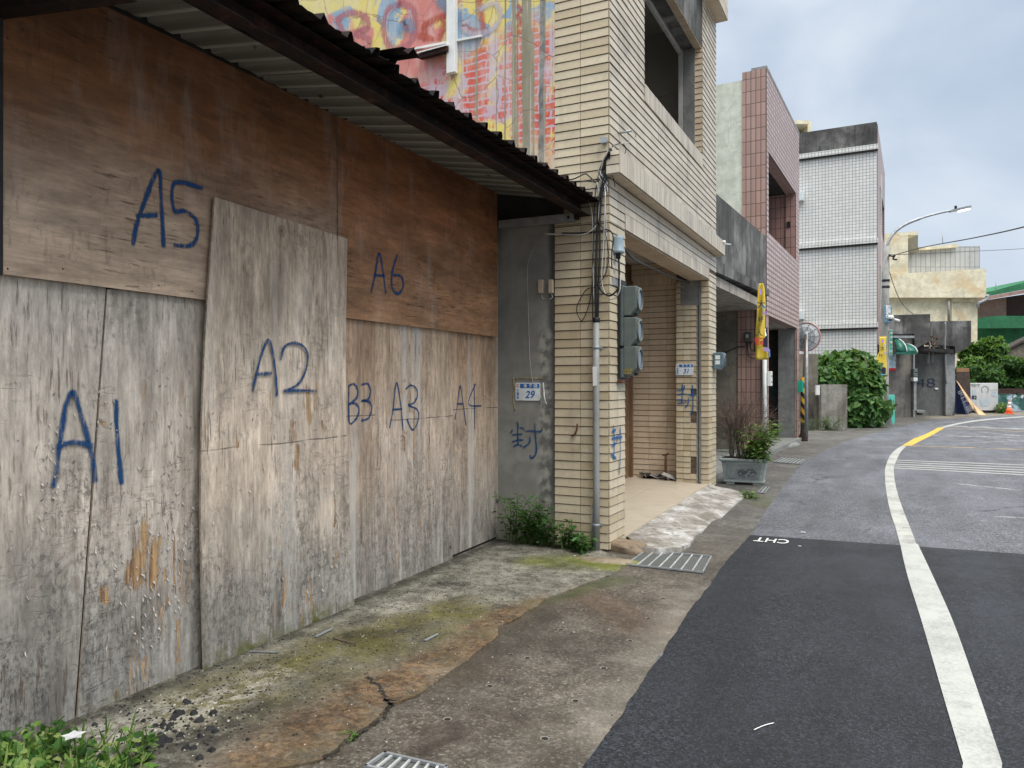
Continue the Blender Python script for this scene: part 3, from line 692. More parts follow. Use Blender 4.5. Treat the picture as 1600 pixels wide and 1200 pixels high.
def sidecon():
    n = NB('bare_pillar_concrete'); v = n.obj; o = n.xyz(v); f = n.noise(v, 3, 7, .65, .3); g = n.noise(n.map(v, (6, 1, .7)), 1., 5, .6); fn = n.noise(v, 60, 4, .7)
    b = n.mix(n.rng(f, .3, .7), (.19, .19, .175), (.30, .295, .27))
    b = n.mix(n.mul(n.rng(g, .5, .75), .5), b, (.30, .29, .24))
    bk = n.rng(n.add(o[0], n.mul(n.sub(f, .5), .16)), -.60, -.54)
    b = n.mix(n.mul(bk, .8), b, (.045, .042, .038))
    lt = n.mul(n.capsule(n.warp(v, 4, .12), (-.62, 0, .1), (-.62, 0, 1.9), .02, .1), .8)
    b = n.mix(lt, b, n.mix(n.rng(n.noise(v, 9, 5), .4, .6), (.10, .10, .095), (.36, .35, .31)))
    b = n.mix(n.mul(n.rng(n.add(o[2], n.mul(f, .6)), .9, .3), .6), b, (.33, .31, .24))
    lo = n.m('ABSOLUTE', n.sub(o[0], -.93)); 
    return n.out(b, .88, h=n.add(f, n.mul(fn, .4)), bs=.35, bd=.008, spec=.2)
M['sidecon'] = sidecon()
def shopwall():
    n = NB('loggia_plaster'); f = n.noise(n.obj, 2, 6, .6); return n.out(n.mix(f, (.34, .33, .30), (.46, .45, .41)), .9, h=f, bs=.2)
M['loggia'] = shopwall()
# ================================================================ ground, road and markings (structure)
from mathutils import noise as mnoise
def gp(pts, z=0.): return [(*G(a, b), z) for a, b in pts]
def sheet(name, pts, z, mat, thick=0.0):
    mb = MB()
    P = [(p[0], p[1], z) for p in pts]
    if thick: mb.prism([(p[0], p[1], z-thick) for p in pts], (0, 0, thick))
    else: mb.face(P)
    return tag(mb.build(name, mat), kind='structure')
def rough_edge(pts, step=.06, amp=.02, seed=0):
    out = []
    for a, b in zip(pts[:-1], pts[1:]):
        A = Vector((a[0], a[1], 0)); B = Vector((b[0], b[1], 0)); L = (B-A).length; n = max(1, int(L/step)); nr = Vector((-(B-A).y, (B-A).x, 0)).normalized()
        for k in range(n):
            p = A.lerp(B, k/n); q = mnoise.fractal(Vector((p.x*4+seed, p.y*4, seed)), 1, 2, 4)*amp
            out.append((p.x+nr.x*q, p.y+nr.y*q))
    out.append(pts[-1][:2]); return out
def smooth2(pts, n=5): return [(p.x, p.y) for p in cat_rom([(a, b, 0) for a, b in pts], n)]
sheet('ground', [(-400, -400), (400, -400), (400, 400), (-400, 400)], -.02, M['conc_warm'])
edge_new = [(-1.0, -6)]+[G(*p) for p in ((914, 1200), (926, 1180), (966, 1130), (1007, 1067), (1040, 1014), (1092, 940), (1119, 900), (1150, 862), (1172, 838))]
edge_old = [G(*p) for p in ((1172, 838), (1207, 784), (1250, 728), (1275, 712), (1315, 692), (1365, 677), (1405, 667), (1450, 658), (1500, 653), (1600, 648.5))]
last = Vector((*edge_old[-1], 0)); far = [(last+RT*60+FW*10), (last+RT*60-FW*60)]
EO = smooth2(edge_old, 4)
apron = [(-9, -8), (-.9, -8)]+[(x+.02, y) for x, y in edge_new]+[(x+.03, y) for x, y in EO[1:-6]]
apron += [(EO[-7][0]-4, EO[-7][1]+8), (-9, 40)]
sheet('pavement', apron, 0.0, M['gutter'])
sheet('road', rough_edge(edge_new+EO[1:], .12, .018, 3)+[(p.x, p.y) for p in far]+[(30, -8), (-1, -8)], .005, M['asphalt_old'])
ne = rough_edge(edge_new, .03, .016, 9)
tr = G(1600, 868); dx = tr[0]-edge_new[-1][0]; dy = tr[1]-edge_new[-1][1]
top = rough_edge([edge_new[-1], tr, (tr[0]+dx*4, tr[1]+dy*4)], .08, .02, 2)
sheet('road_patch', ne+top[1:]+[(12, -8), (-1, -8)], .014, M['asphalt_new'], .012)
def strip(name, L, Rr, z, mat, n=5, wob=.0):
    L = smooth2([G(*p) for p in L], n); Rr = smooth2([G(*p) for p in Rr], n)
    mb = MB(); N = min(len(L), len(Rr))
    for k in range(N-1): mb.face([(*L[k], z), (*Rr[k], z), (*Rr[k+1], z), (*L[k+1], z)])
    return tag(mb.build(name, mat), kind='structure')
Z1, Z2 = .019, .0095
L1 = [(1505, 1200), (1470, 1080), (1440, 975), (1417, 900), (1406.5, 853)]
R1 = [(1566, 1200), (1526, 1080), (1489, 975), (1456, 900), (1434, 853)]
a = Vector((*G(*L1[0]), 0)); b = Vector((*G(*L1[1]), 0))
strip('road_marking', L1, R1, Z1, M['line'])
mbx = MB(); l0 = Vector((*G(1505, 1200), Z1)); r0 = Vector((*G(1566, 1200), Z1)); dd = Vector((-.15, -1, 0)); mbx.face([l0, r0, r0+dd*6, l0+dd*6]); tag(mbx.build('road_marking', M['line']), kind='structure')
strip('road_marking', [(1406.5, 852), (1399, 825), (1391, 800), (1385, 770), (1383, 748), (1383.5, 731), (1390, 714), (1398, 704.5), (1408, 697.5)],
      [(1432, 852), (1422, 825), (1412, 800), (1402, 770), (1397.5, 748), (1397, 731), (1402, 717), (1408, 706), (1416, 698)], Z2, M['line_dirty'])
strip('road_marking', [(1409, 697.3), (1428, 686), (1445, 679.5), (1466, 668.3)], [(1424, 697), (1441, 688), (1456, 680.6), (1476, 669)], Z2, M['line_yellow'])
strip('road_marking', [(1468, 668), (1490, 662.7), (1520, 657.3), (1560, 653.4), (1600, 650.6)], [(1476, 668.6), (1500, 663.0), (1526, 658.9), (1562, 655), (1600, 652.0)], Z2, M['line'])
def seg(mb, p, q, w, z, ext=0.):
    A = Vector((*G(*p), z)); B = Vector((*G(*q), z)); t = (B-A).normalized(); B = B+t*ext; n = Vector((-t.y, t.x, 0))*w/2; mb.face([A-n, B-n, B+n, A+n])
for ya, yb in ((719.5, 727.3), (722.5, 731.3), (725.8, 735.2), (728.8, 739), (731.8, 742.6)):
    mb = MB(); seg(mb, (1398, ya), (1600, yb), .13, Z2-.001, 6); tag(mb.build('road_marking', M['line']), kind='structure')
for p, q, w, mk in (((1478, 666.3), (1600, 670.5), .9, 'line_faded'), ((1524, 674.4), (1600, 682), .15, 'line_faded'), ((1466, 677), (1600, 690), .1, 'line_faded'), ((1500, 693), (1600, 689), .1, 'line_faded'),
                    ((1416, 696.5), (1600, 703), .12, 'line_yfaded'), ((1480, 669), (1600, 675), .12, 'line_yfaded'), ((1429, 680.3), (1460, 681), .2, 'line_faded'), ((1452, 752), (1500, 757), .06, 'line_faded'), ((1462, 803), (1520, 806), .05, 'line_faded')):
    mb = MB(); seg(mb, p, q, w, .0075, 3); tag(mb.build('road_marking', M[mk]), kind='structure')
# letters painted upside down on the edge of the fresh asphalt
p = G(1206, 847.5); tmark = text('CHT', .27, M['white_paint'], 'road_lettering', None, (p[0], p[1], .0205), face='up', bold=.002, ext=.0005,
        rotm=Matrix.Rotation(R(181), 4, 'Z'), sx=.56)
tag(tmark, kind='structure')
# raised slab along the boards
sl_px = [(420, 1205), (500, 1193), (545, 1161), (590, 1128), (605, 1105), (654, 1088), (710, 1050), (752, 1018), (776, 997), (780, 980), (815, 965), (840, 950), (852, 937), (902, 920), (940, 905), (972, 892), (970, 878), (940, 862)]
mb = MB()
sp = rough_edge([(-2.55, -3)]+[G(*p) for p in sl_px], .04, .02, 5)+[(-2.3, 6.6), (-3.7, 6.6), (-3.7, -3)]
mb.prism([(x, y, -.01) for x, y in sp], (0, 0, .023)); tag(mb.build('concrete_slab', M['slab']), kind='structure')
# crack filled with dirt in the slab
rnd0 = random.Random(12)
M['soil'] = simple('dark_soil', (.03, .026, .02), .95, .4, 30)
mb = MB()
for path, w in (([(575, 1062), (592, 1080), (603, 1098), (612, 1104)], .03), ([(612, 1104), (590, 1130), (562, 1150), (545, 1160), (505, 1190)], .02), ([(600, 1098), (622, 1100)], .03)):
    pts = [q+Vector((rnd0.gauss(0, .006), rnd0.gauss(0, .006), 0)) for q in cat_rom(gp(path, .0135), 9)]; rs = []
    for k, q in enumerate(pts):
        t = (pts[min(k+1, len(pts)-1)]-pts[max(k-1, 0)]).normalized(); ww = w*(.15+rnd0.random()*1.2)
        rs.append((q-Vector((-t.y, t.x, 0))*ww/2, q+Vector((-t.y, t.x, 0))*ww/2))
    for k in range(len(rs)-1): mb.face([rs[k][0], rs[k+1][0], rs[k+1][1], rs[k][1]])
tag(mb.build('slab_crack', M['soil']), kind='structure')

# ================================================================ plywood shack
K = Fr(G(120, 1125), 1353)
shack = thing('plywood_shack', 'boarded up shack of grey and brown plywood under a rusty corrugated awning', 'shack', fr=K)
def kpoly(pts, lx): return [(lx, *K.onX(a, b, lx)) for a, b in pts]
def panel(name, pts, lx, th, mat, parent, label=None, raw=None):
    mb = MB(); P = raw or kpoly(pts, lx); n = len(P); i = mb.add(P+[(p[0]-th, p[1], p[2]) for p in P])
    mb.fi([i+k for k in range(n)], 0); mb.fi([i+n+k for k in reversed(range(n))], 1)
    for k in range(n): mb.fi([i+k, i+n+k, i+n+(k+1) % n, i+(k+1) % n], 1)
    o = mb.build(name, [mat, M['ply_edge']], parent)
    if label: o['label'] = label
    return o
def ext(p, q, t): return (p[0]+(q[0]-p[0])*t, p[1]+(q[1]-p[1])*t)
P1 = plywood('plywood_a', 1, spots=[(225, 830, 215, 905, .09), (205, 880, 200, 905, .05), (163, 920, 165, 935, .05), (240, 850, 238, 915, .06), (278, 970, 276, 1035, .035), (155, 655, 158, 660, .03), (82, 828, 88, 830, .03), (222, 720, 222, 730, .015), (183, 1078, 183, 1092, .02), (258, 940, 245, 965, .03)], peel=.9, zb=(1.7, 2.7), dark=.75, moss=.3, low=(.33, .315, .29), mid=(.72, .635, .54))
P0 = plywood('plywood_b', 5, peel=.15, zb=(1.7, 2.7), dark=.85, low=(.33, .315, .29), mid=(.72, .635, .54))
P2 = plywood('plywood_c', 2.3, spots=[(465, 610, 468, 650, .07), (478, 600, 478, 640, .03), (440, 660, 440, 690, .05), (508, 780, 508, 820, .02), (510, 860, 508, 885, .035), (450, 700, 445, 730, .05), (355, 690, 355, 695, .03), (490, 660, 492, 670, .03)], peel=.6, seamz=[1.13], zb=(1.55, 2.5), top=(.62, .47, .34), mid=(.72, .60, .48), low=(.37, .35, .315), moss=1., dark=.65, white=.3)
P3m = plywood('plywood_d', 9, spots=[(646, 640, 648, 720, .025), (640, 600, 640, 640, .04), (632, 680, 632, 700, .05)], peel=.6, seamz=[1.2], zb=(.9, 2.1), top=(.60, .43, .29), mid=(.66, .53, .42), low=(.34, .315, .28), dark=.6, white=.7)
P4 = plywood('plywood_e', 13, peel=.3, seamz=[1.25], zb=(.9, 2.0), top=(.54, .36, .235), mid=(.58, .45, .34), low=(.33, .305, .27), dark=.5, white=.5)
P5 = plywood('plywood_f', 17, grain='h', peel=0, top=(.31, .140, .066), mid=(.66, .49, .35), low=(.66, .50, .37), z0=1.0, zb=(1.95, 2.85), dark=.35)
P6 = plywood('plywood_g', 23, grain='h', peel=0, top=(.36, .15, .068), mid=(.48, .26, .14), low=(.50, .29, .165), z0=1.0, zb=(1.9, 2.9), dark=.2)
pa0 = panel('plywood_panel', None, .0, .012, P0, shack, raw=[(0, -2.2, 0.), (0, -.012, 0.0), (.0, *K.onX(166, 440, 0)), (0, -2.2, 2.0)])
y1, _ = K.onX(312, 700, 0)
pa1 = panel('plywood_panel', [(121, 1124.5), (330, 1036), (330, 455), (168, 452)], .006, .012, P1, shack, 'grey weathered lower panel with peeling veneer sprayed A1')
b3 = panel('plywood_panel', [(520, 953), (557, 934.5), (586, 922), (586, 480), (520, 480)], .004, .010, P4, shack, 'narrow grey strip of plywood sprayed B3')
pa3 = panel('plywood_panel', [(553, 937), (707, 874.5), (707, 495), (584, 480), (553, 480)], .0, .012, P3m, shack, 'grey lower panel with a dark mould streak sprayed A3')
pa4 = panel('plywood_panel', [(706, 868), (789, 833), (784, 380), (770, 380), (706, 480)], -.012, .012, P4, shack, 'brownish grey lower panel sprayed A4')
ya, zb_ = K.onX(5, 430, .035); yb, _ = K.onX(526, 400, .035)
def rooftop_z(y): return 3.165+.022*(y-.1)
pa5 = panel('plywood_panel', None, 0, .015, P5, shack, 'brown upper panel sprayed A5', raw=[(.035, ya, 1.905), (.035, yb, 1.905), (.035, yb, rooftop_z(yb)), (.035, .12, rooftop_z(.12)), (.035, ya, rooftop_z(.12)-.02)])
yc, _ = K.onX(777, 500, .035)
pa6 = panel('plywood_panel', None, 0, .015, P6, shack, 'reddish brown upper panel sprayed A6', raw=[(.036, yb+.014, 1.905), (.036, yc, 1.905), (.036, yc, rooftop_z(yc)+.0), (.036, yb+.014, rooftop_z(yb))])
mb = MB(); mb.box(.002, .03, yb-.3, yb-.02, 1.86, 1.88); mb.box(.0, .03, yb+.012, yb+.05, 1.9, 3.15); mb.build('batten', M['ply_edge'], shack)
# unseen dark backing added behind the boards against light leaks; shack side and back walls
mb = MB(); mb.box(-.06, -.03, -2.2, 4.28, -.02, 3.12); mb.box(-3.0, -.06, -2.25, -2.2, 0, 3.1); mb.box(-3.05, -3.0, -2.25, 4.28, 0, 3.3); mb.build('inner_wall', M['dark'], shack)
# loose board leaning in front: a thing of its own
board = thing('plywood_board', 'tall loose plywood sheet leaning on the shack wall, sprayed A2, mossy along its foot', 'plywood board', fr=K)
pts = kpoly([(319, 1040)], .075)+kpoly([(554, 946)], .075)+kpoly([(543, 373)], .062)+kpoly([(336, 308)], .062)
pts[0] = (pts[0][0], pts[0][1], .014); pts[1] = (pts[1][0], pts[1][1], .014)
# slightly bowed sheet
mb = MB(); NX, NZ = 6, 12; bl, brr, trr, tl = [Vector(p) for p in pts]; grid = []
for s_ in (0, 1):
    for j in range(NZ+1):
        for i in range(NX+1):
            u, w = i/NX, j/NZ; p = bl.lerp(brr, u).lerp(tl.lerp(trr, u), w)
            bow = -math.sin(w*math.pi)*(.056+.0*(1-u))
            grid.append((p.x-.012*s_+math.sin(w*math.pi)*.006, p.y+bow, p.z))
i0 = mb.add(grid); st = (NX+1)*(NZ+1)
for j in range(NZ):
    for i in range(NX):
        a = i0+j*(NX+1)+i; mb.fi([a, a+1, a+NX+2, a+NX+1], 0); mb.fi([a+st+NX+1, a+st+NX+2, a+st+1, a+st], 1)
for j in range(NZ):
    for i in (0, NX):
        a = i0+j*(NX+1)+i; mb.fi([a, a+NX+1, a+NX+1+st, a+st], 1)
for i in range(NX):
    for j in (0, NZ):
        a = i0+j*(NX+1)+i; mb.fi([a, a+1, a+1+st, a+st], 1)
mb.build('sheet', [P2, M['ply_edge']], board)
# sprayed marks: strokes given where they stand on the board faces
def spray(parent, strokes, w, lx, mat='spray', name=None):
    for q, (st_, nm) in enumerate(((strokes[:2], 'sprayed_letter'), (strokes[2:], 'sprayed_number'))): spray1(parent, st_, w, lx+.0001*q, mat, nm)
def spray1(parent, strokes, w, lx, mat='spray', name='spray_mark'):
    mb = MB()
    for k, s_ in enumerate(strokes):
        ww = w
        if isinstance(s_[0], (int, float)): ww = s_[0]; s_ = s_[1]
        ribbon(mb, [(lx+.0004*k, *K.onX(a, b, lx)) for a, b in s_], ww*1.12, (1, 0, 0), n=6)
    return mb.build(name, M[mat], parent)
spray(pa1, [[(84, 760), (93, 700), (102, 640), (112, 613), (120, 625), (132, 665), (144, 710), (148, 752)], [(89, 697), (115, 691), (143, 696)], [(181, 626), (184, 690), (190, 755)]], .032, .0085)
spray(board, [[(395, 610), (403, 575), (412, 545), (420, 531), (426, 550), (431, 585), (433, 618)], [(400, 585), (424, 583)], [(439, 562), (444, 543), (458, 536), (474, 541), (481, 556), (478, 578), (466, 600), (445, 611)], [(443, 611), (470, 610), (494, 611)]], .024, .0835)
spray(pa5, [[(208, 382), (214, 350), (228, 310), (243, 272), (250, 270), (252, 310), (256, 385)], [(214, 338), (245, 336)], [(316, 294), (273, 286), (272, 328), (290, 330), (307, 345), (308, 370), (297, 384), (273, 383)]], .030, .0372)
spray(pa6, [[(580, 456), (586, 430), (592, 396), (597, 415), (603, 458)], [(586, 430), (601, 431)], [(621, 398), (613, 425), (613, 450), (622, 459), (630, 448), (627, 432), (615, 430)]], .028, .0382)
spray(b3, [[(545, 603), (545, 640), (547, 662), (558, 652), (561, 638), (554, 630), (545, 632)], [(545, 603), (553, 600), (559, 610), (557, 622), (545, 632)], [(565, 601), (575, 600), (579, 612), (575, 624), (565, 626), (577, 628), (581, 638), (576, 653), (565, 657)]], .021, .0065)
spray(pa3, [[(609, 668), (614, 640), (618, 605), (621, 600), (626, 630), (630, 673)], [(614, 640), (628, 639)], [(634, 608), (642, 602), (651, 608), (652, 620), (646, 630), (638, 633), (652, 640), (654, 655), (645, 672), (636, 655)]], .020, .0025)
spray(pa4, [[(711, 655), (715, 630), (719, 603), (723, 625), (728, 664)], [(715, 631), (724, 631)], [(743, 600), (732, 631), (752, 634)], [(741, 600), (742, 670)]], .019, -.0095)
# curled veneer flakes
M['veneer'] = simple('pale_curled_veneer', (.44, .41, .37), .85, .3, 30)
def flakes(parent, blobs, lx, seed):
    rnd = random.Random(seed); mb = MB()
    for (cx, cy, sx, sy, n) in blobs:
        for _ in range(n):
            y, z = K.onX(rnd.gauss(cx, sx), rnd.gauss(cy, sy), lx)
            if z < .06: continue
            w = rnd.uniform(.002, .006); h = rnd.uniform(.005, .02)*(2.2 if rnd.random() < .12 else 1); o_ = rnd.uniform(.004, .016); t = rnd.uniform(-.3, .3); s_ = rnd.choice((-1, 1))
            a = Vector((lx+.001, y, z)); ax = Vector((0, t, s_)).normalized(); bx = Vector((0, 1, -t)).normalized()
            p = [a-bx*w, a+bx*w, a+bx*w*.9+ax*h*.6+Vector((o_*.35, 0, 0)), a-bx*w*.8+ax*h*.6+Vector((o_*.35, 0, 0)), a+bx*w*.4+ax*h+Vector((o_, 0, 0)), a-bx*w*.1+ax*h*.95+Vector((o_, 0, 0))]
            i = mb.add(p); mb.fi([i, i+1, i+2, i+3]); mb.fi([i+3, i+2, i+4, i+5])
    o = mb.build('peeling_veneer', M['veneer'], parent); o['kind'] = 'stuff'; return o
flakes(pa1, [(270, 760, 14, 110, 90), (225, 850, 30, 60, 90), (250, 960, 30, 50, 60), (80, 740, 10, 40, 22), (200, 700, 60, 120, 40), (160, 640, 8, 20, 6)], .0065, 3)
flakes(pa0, [(70, 700, 30, 60, 30), (60, 880, 40, 60, 16)], .001, 4)
flakes(board, [(385, 640, 30, 20, 24), (480, 720, 40, 50, 50), (420, 840, 50, 60, 25), (500, 880, 15, 40, 20)], .082, 5)
flakes(pa3, [(643, 600, 10, 20, 26), (635, 690, 12, 30, 40), (660, 680, 18, 50, 26), (575, 760, 10, 80, 10)], .001, 6)
flakes(pa4, [(722, 680, 8, 20, 20), (760, 700, 10, 60, 10)], -.011, 7)
# nails along the panel edges
M['nail'] = simple('nail_head', (.05, .04, .035), .6)
mb = MB()
for (pts_, lx) in ((((12, 60), (12, 420), (290, 120), (300, 455), (160, 60), (515, 220), (510, 350), (98, 420), (248, 446), (450, 170)), .035), (((535, 230), (765, 330), (768, 515), (545, 488), (650, 270), (700, 510)), .036), (((560, 560), (700, 600), (565, 700), (698, 720), (566, 900), (696, 865), (620, 900)), .0), (((715, 560), (782, 600), (783, 700), (716, 700), (784, 800)), -.012)):
    for a, b in pts_:
        y, z = K.onX(a, b, lx); mb = MB(); mb.lathe((lx, y, z), [(.004, 0), (.004, .0012), (.001, .0016)], ax='x', seg=8); mb.build('nail', M['nail'], shack)

# awning: corrugated sheets, beams, rafters
def roofz(x, y):                       # local: x outward from the boards
    xe = XE+.022*(y-4.2); wz = 3.175+.017*y
    return wz+(3.062-wz)*x/xe
def xs(y): return .022*(y-4.2)
XE = 1.03
def corr(y0, y1, x0, x1, lift=lambda x, y: 0., pitch=.19, ph=0., jag=.012, seed=1):
    rnd = random.Random(seed); mb = MB(); prof = []
    y = y0
    k0 = math.floor((y0-ph)/pitch)
    ys = []
    for k in range(k0, int((y1-ph)/pitch)+2):
        b = ph+k*pitch
        for dy, h in ((.0, 0), (.055, 0), (.060, .004), (.085, .004), (.090, 0), (.135, 0), (.150, .034), (.170, .038), (.186, .002)):
            if y0 <= b+dy <= y1: ys.append((b+dy, h))
    nx = 5; rows = []
    for yy, h in ys:
        j = rnd.uniform(-jag, jag)
        x1_ = x1+xs(yy)+j; rows.append(mb.add([(x0+(x1_-x0)*i/nx, yy, roofz(x0+(x1_-x0)*i/nx, yy)+h+lift(x0+(x1_-x0)*i/nx, yy)+rnd.uniform(-.001, .001)) for i in range(nx+1)]))
    for a, b in zip(rows[:-1], rows[1:]):
        for i in range(nx): mb.fi([a+i, a+i+1, b+i+1, b+i])
    return mb
ph = K.onX(861, 250, XE)[0]-.165
PH_ROOF = ph
yE = 4.42
yS = K.onX(640, 130, XE)[0]
m1 = corr(-2.2, yS+.02, -.9, XE+.01, lift=lambda x, y: .010+max(0, (y-(yS-.2)))*.12*max(0, (x-.5))/.5, ph=ph, seed=2)
s1 = m1.build('roof_sheet', M['roof'], shack, solid=0)
m2 = corr(yS-.05, yE, -.9, XE, ph=ph, seed=3); s2 = m2.build('roof_sheet', M['roof'], shack)
m3 = corr(yS-.16, yS+.035, .50, XE+.10, lift=lambda x, y: .03+(x-.5)*.09, ph=ph, seed=5, jag=.03); s3 = m3.build('lifted_flashing', M['roof'], shack)
for s_ in (s1, s2, s3):
    q = s_.modifiers.new('thick', 'SOLIDIFY'); q.thickness = .003; q.offset = 1
# bright pin holes are real gaps in the photo; left closed here
mb = MB()
def cchan(x, z0, z1, y0, y1, w):      # C channel running along y, ragged rusted lower lip
    rnd = random.Random(4); n = 60; t = .006
    P = [(y0+(y1-y0)*k/n, rnd.uniform(0, .014)*(3 if rnd.random() < .15 else 1)) for k in range(n+1)]
    for (a, ra), (b, rb) in zip(P[:-1], P[1:]):
        for (xa, xb, za, zb_, ja, jb) in ((x-w/2, x-w/2+t, z0, z1, 0, 0), (x-w/2+t, x+w/2, z0, z0+t, ra, rb), (x-w/2+t, x+w/2, z1-t, z1, 0, 0)):
            mb.hexa([(xa+xs(a), a, za+ja*.3), (xb-ja+xs(a), a, za+ja*.3), (xb-jb+xs(b), b, za+jb*.3), (xa+xs(b), b, za+jb*.3)], [(xa+xs(a), a, zb_+ja*.3), (xb-ja+xs(a), a, zb_+ja*.3), (xb-jb+xs(b), b, zb_+jb*.3), (xa+xs(b), b, zb_+jb*.3)])
cchan(.875, 2.955, 3.075, -2.2, 4.16, .105); mb.build('eave_beam', M['rust'], shack)
for yy, z0 in ((K.onX(60, 40, .3)[0]-.02, 2.90), ):
    mb = MB(); 
    mb.hexa([(-.05, yy-.03, z0+.02), (.80, yy-.03, z0-.085), (.80, yy+.05, z0-.085), (-.05, yy+.05, z0+.02)], [(-.05, yy-.03, z0+.14), (.80, yy-.03, z0+.06), (.80, yy+.05, z0+.06), (-.05, yy+.05, z0+.14)])
    mb.lathe((.62, yy+.055, z0-.02), [(.02, 0), (.02, .02)], ax='y', seg=10); mb.build('rafter', M['rust'], shack, bevel=.004)
mb = MB(); mb.box(-.05, .66, 4.165, 4.21, 2.95, 3.25); mb.build('end_shade_board', M['dark'], shack)  # dark board added to stand in for the shade between rail and roof
mb = MB(); mb.box(.80, .815, 4.08, 4.16, 2.93, 3.07); mb.build('beam_plate', M['rust'], shack)
mb = MB(); x0_ = K.onY(783, 350, 4.16)[0]; x1_ = K.onY(900, 350, 4.16)[0]
mb.box(x0_, x1_, 4.10, 4.16, 2.915, 2.985)
for q in (x1_-.05,): mb.lathe((q, 4.10, 2.95), [(.014, -.002), (.014, .0)], m=1, ax='y', seg=12)
mb.build('wall_rail', [M['galv'], M['black']], shack, bevel=.003)
mb = MB(); mb.hexa([(-.02, -.5, rooftop_z(-.5)), (.045, -.5, rooftop_z(-.5)), (.045, 4.15, rooftop_z(4.15)), (-.02, 4.15, rooftop_z(4.15))], [(-.02, -.5, rooftop_z(-.5)+.04), (.045, -.5, rooftop_z(-.5)+.04), (.045, 4.15, rooftop_z(4.15)+.04), (-.02, 4.15, rooftop_z(4.15)+.04)])
mb.build('edge_packing', M['dark'], shack)
# left jamb post beyond the last brown panel
mb = MB(); mb.box(-.02, .05, -.60+ya+.55, ya-.01, 1.9, 3.05); mb.build('jamb', M['dark'], shack)

# ================================================================ cream tiled building
Y = Fr((-2.18, 6.31), ang=0.)
yel = thing('tiled_building', 'two storey building of cream ribbed tile with open arcade, mural and empty window', 'building', fr=Y)
def tiles(mb, o, du, dv, n, u0, u1, v0, v1, pu=.262, pv=.078, gap=.0045, vg=.008, lip=.012, top=.45, m=0, ou=0., ov=0., skip=None):
    o, du, dv, n = Vector(o), Vector(du), Vector(dv), Vector(n)
    for j in range(math.floor((v0-ov)/pv), math.ceil((v1-ov)/pv)):
        a0 = max(v0, ov+j*pv+vg*.5); a1 = min(v1, ov+(j+1)*pv-vg*.5)
        if a1-a0 < .006: continue
        for i in range(math.floor((u0-ou)/pu), math.ceil((u1-ou)/pu)):
            b0 = max(u0, ou+i*pu+gap*.5); b1 = min(u1, ou+(i+1)*pu-gap*.5)
            if b1-b0 < .008: continue
            if skip and skip((b0+b1)/2, (a0+a1)/2): continue
            l = lip*random.uniform(.9, 1.1)
            bk = [o+du*b0+dv*a0, o+du*b1+dv*a0, o+du*b1+dv*a1, o+du*b0+dv*a1]
            fr_ = [bk[0]+n*l+dv*.0, bk[1]+n*l, bk[2]+n*l*top, bk[3]+n*l*top]
            k = mb.add(bk+fr_)
            mb.fi([k+4, k+5, k+6, k+7], m)
            mb.fi([k, k+1, k+5, k+4], m); mb.fi([k+1, k+2, k+6, k+5], m); mb.fi([k+2, k+3, k+7, k+6], m); mb.fi([k+3, k, k+4, k+7], m)
X_, Y_, Z_ = (1, 0, 0), (0, 1, 0), (0, 0, 1)
PV = .078
# near pillar and the strip of side wall over it
mb = MB(); mb.box(-.51, 0, 0, .43, -.02, 2.9, 1)
tiles(mb, (-.51, 0, 0), X_, Z_, (0, -1, 0), 0, .51, .02, 2.9, ou=-.015)
tiles(mb, (0, 0, 0), Y_, Z_, X_, 0.0, .43, .02, 2.9, ou=-.04)
tiles(mb, (-.51, .43, 0), X_, Z_, (0, 1, 0), 0, .51, .05, 2.9)
mb.build('pillar', [M['tile'], M['mortar']], yel)
mb = MB(); mb.box(-.51, 0, 0, .22, 2.902, 6.9, 1)
tiles(mb, (-.51, 0, 0), X_, Z_, (0, -1, 0), 0, .51, 2.903, 6.9, ou=-.015)
mb.build('corner_wall', [M['tile'], M['mortar']], yel)
# side wall: bare concrete below the awning, mural above
mb = MB(); mb.box(-9, -.512, .0, .2, -.02, 3.0); mb.build('side_wall', M['sidecon'], yel)
mb = MB(); mb.box(-9, -.512, -.006, .2, 3.002, 6.9); mural = mb.build('painted_wall', M['mural'], yel); mural['label'] = 'faded red, yellow and blue mural with grey paint drips'
def mpts(s_, k): return [(*([Y.onY(460+a/3.81, b/3.81, -.008-.0004*k)][0:1][0][0:1]), -.008-.0004*k, Y.onY(460+a/3.81, b/3.81, -.008)[1]) for a, b in s_]
MK = [0]
def mural_strokes(L, mat, w, name='painted_letter'):
    for k, s_ in enumerate(L):
        MK[0] += 1; mb = MB(); ribbon(mb, mpts(s_, MK[0]*.6), w, (0, -1, 0), n=8); mb.build(name, M[mat], mural)
mural_strokes([[(255, 120), (300, 85), (380, 80), (435, 120), (430, 170), (370, 195), (320, 200)], [(370, 200), (430, 225), (448, 265), (400, 300), (350, 290)], [(255, 110), (290, 190), (350, 250)]], 'mural_pink', .105)
mural_strokes([[(625, 25), (560, 60), (535, 150), (545, 240), (590, 285), (660, 280), (710, 210), (715, 110), (690, 40), (625, 22)]], 'mural_pink', .115)
mural_strokes([[(600, 40), (560, 90), (550, 170), (570, 250)], [(690, 60), (705, 150)]], 'mural_pale', .03)
mural_strokes([[(760, 165), (830, 120), (900, 95)], [(780, 130), (775, 240)], [(880, 90), (885, 170), (860, 235)], [(740, 210), (830, 235)], [(1100, -20), (1110, 80), (1125, 170)], [(1000, 150), (1060, 190), (1120, 190)]], 'mural_red', .10)
mural_strokes([[(860, 0), (930, 60), (980, 130)], [(640, 200), (660, 130), (700, 180)]], 'mural_blue', .16)
mural_strokes([[(1100, 60), (1190, 20), (1225, 90), (1190, 165), (1130, 195), (1040, 195), (1000, 150), (1040, 130)]], 'mural_pale', .09)
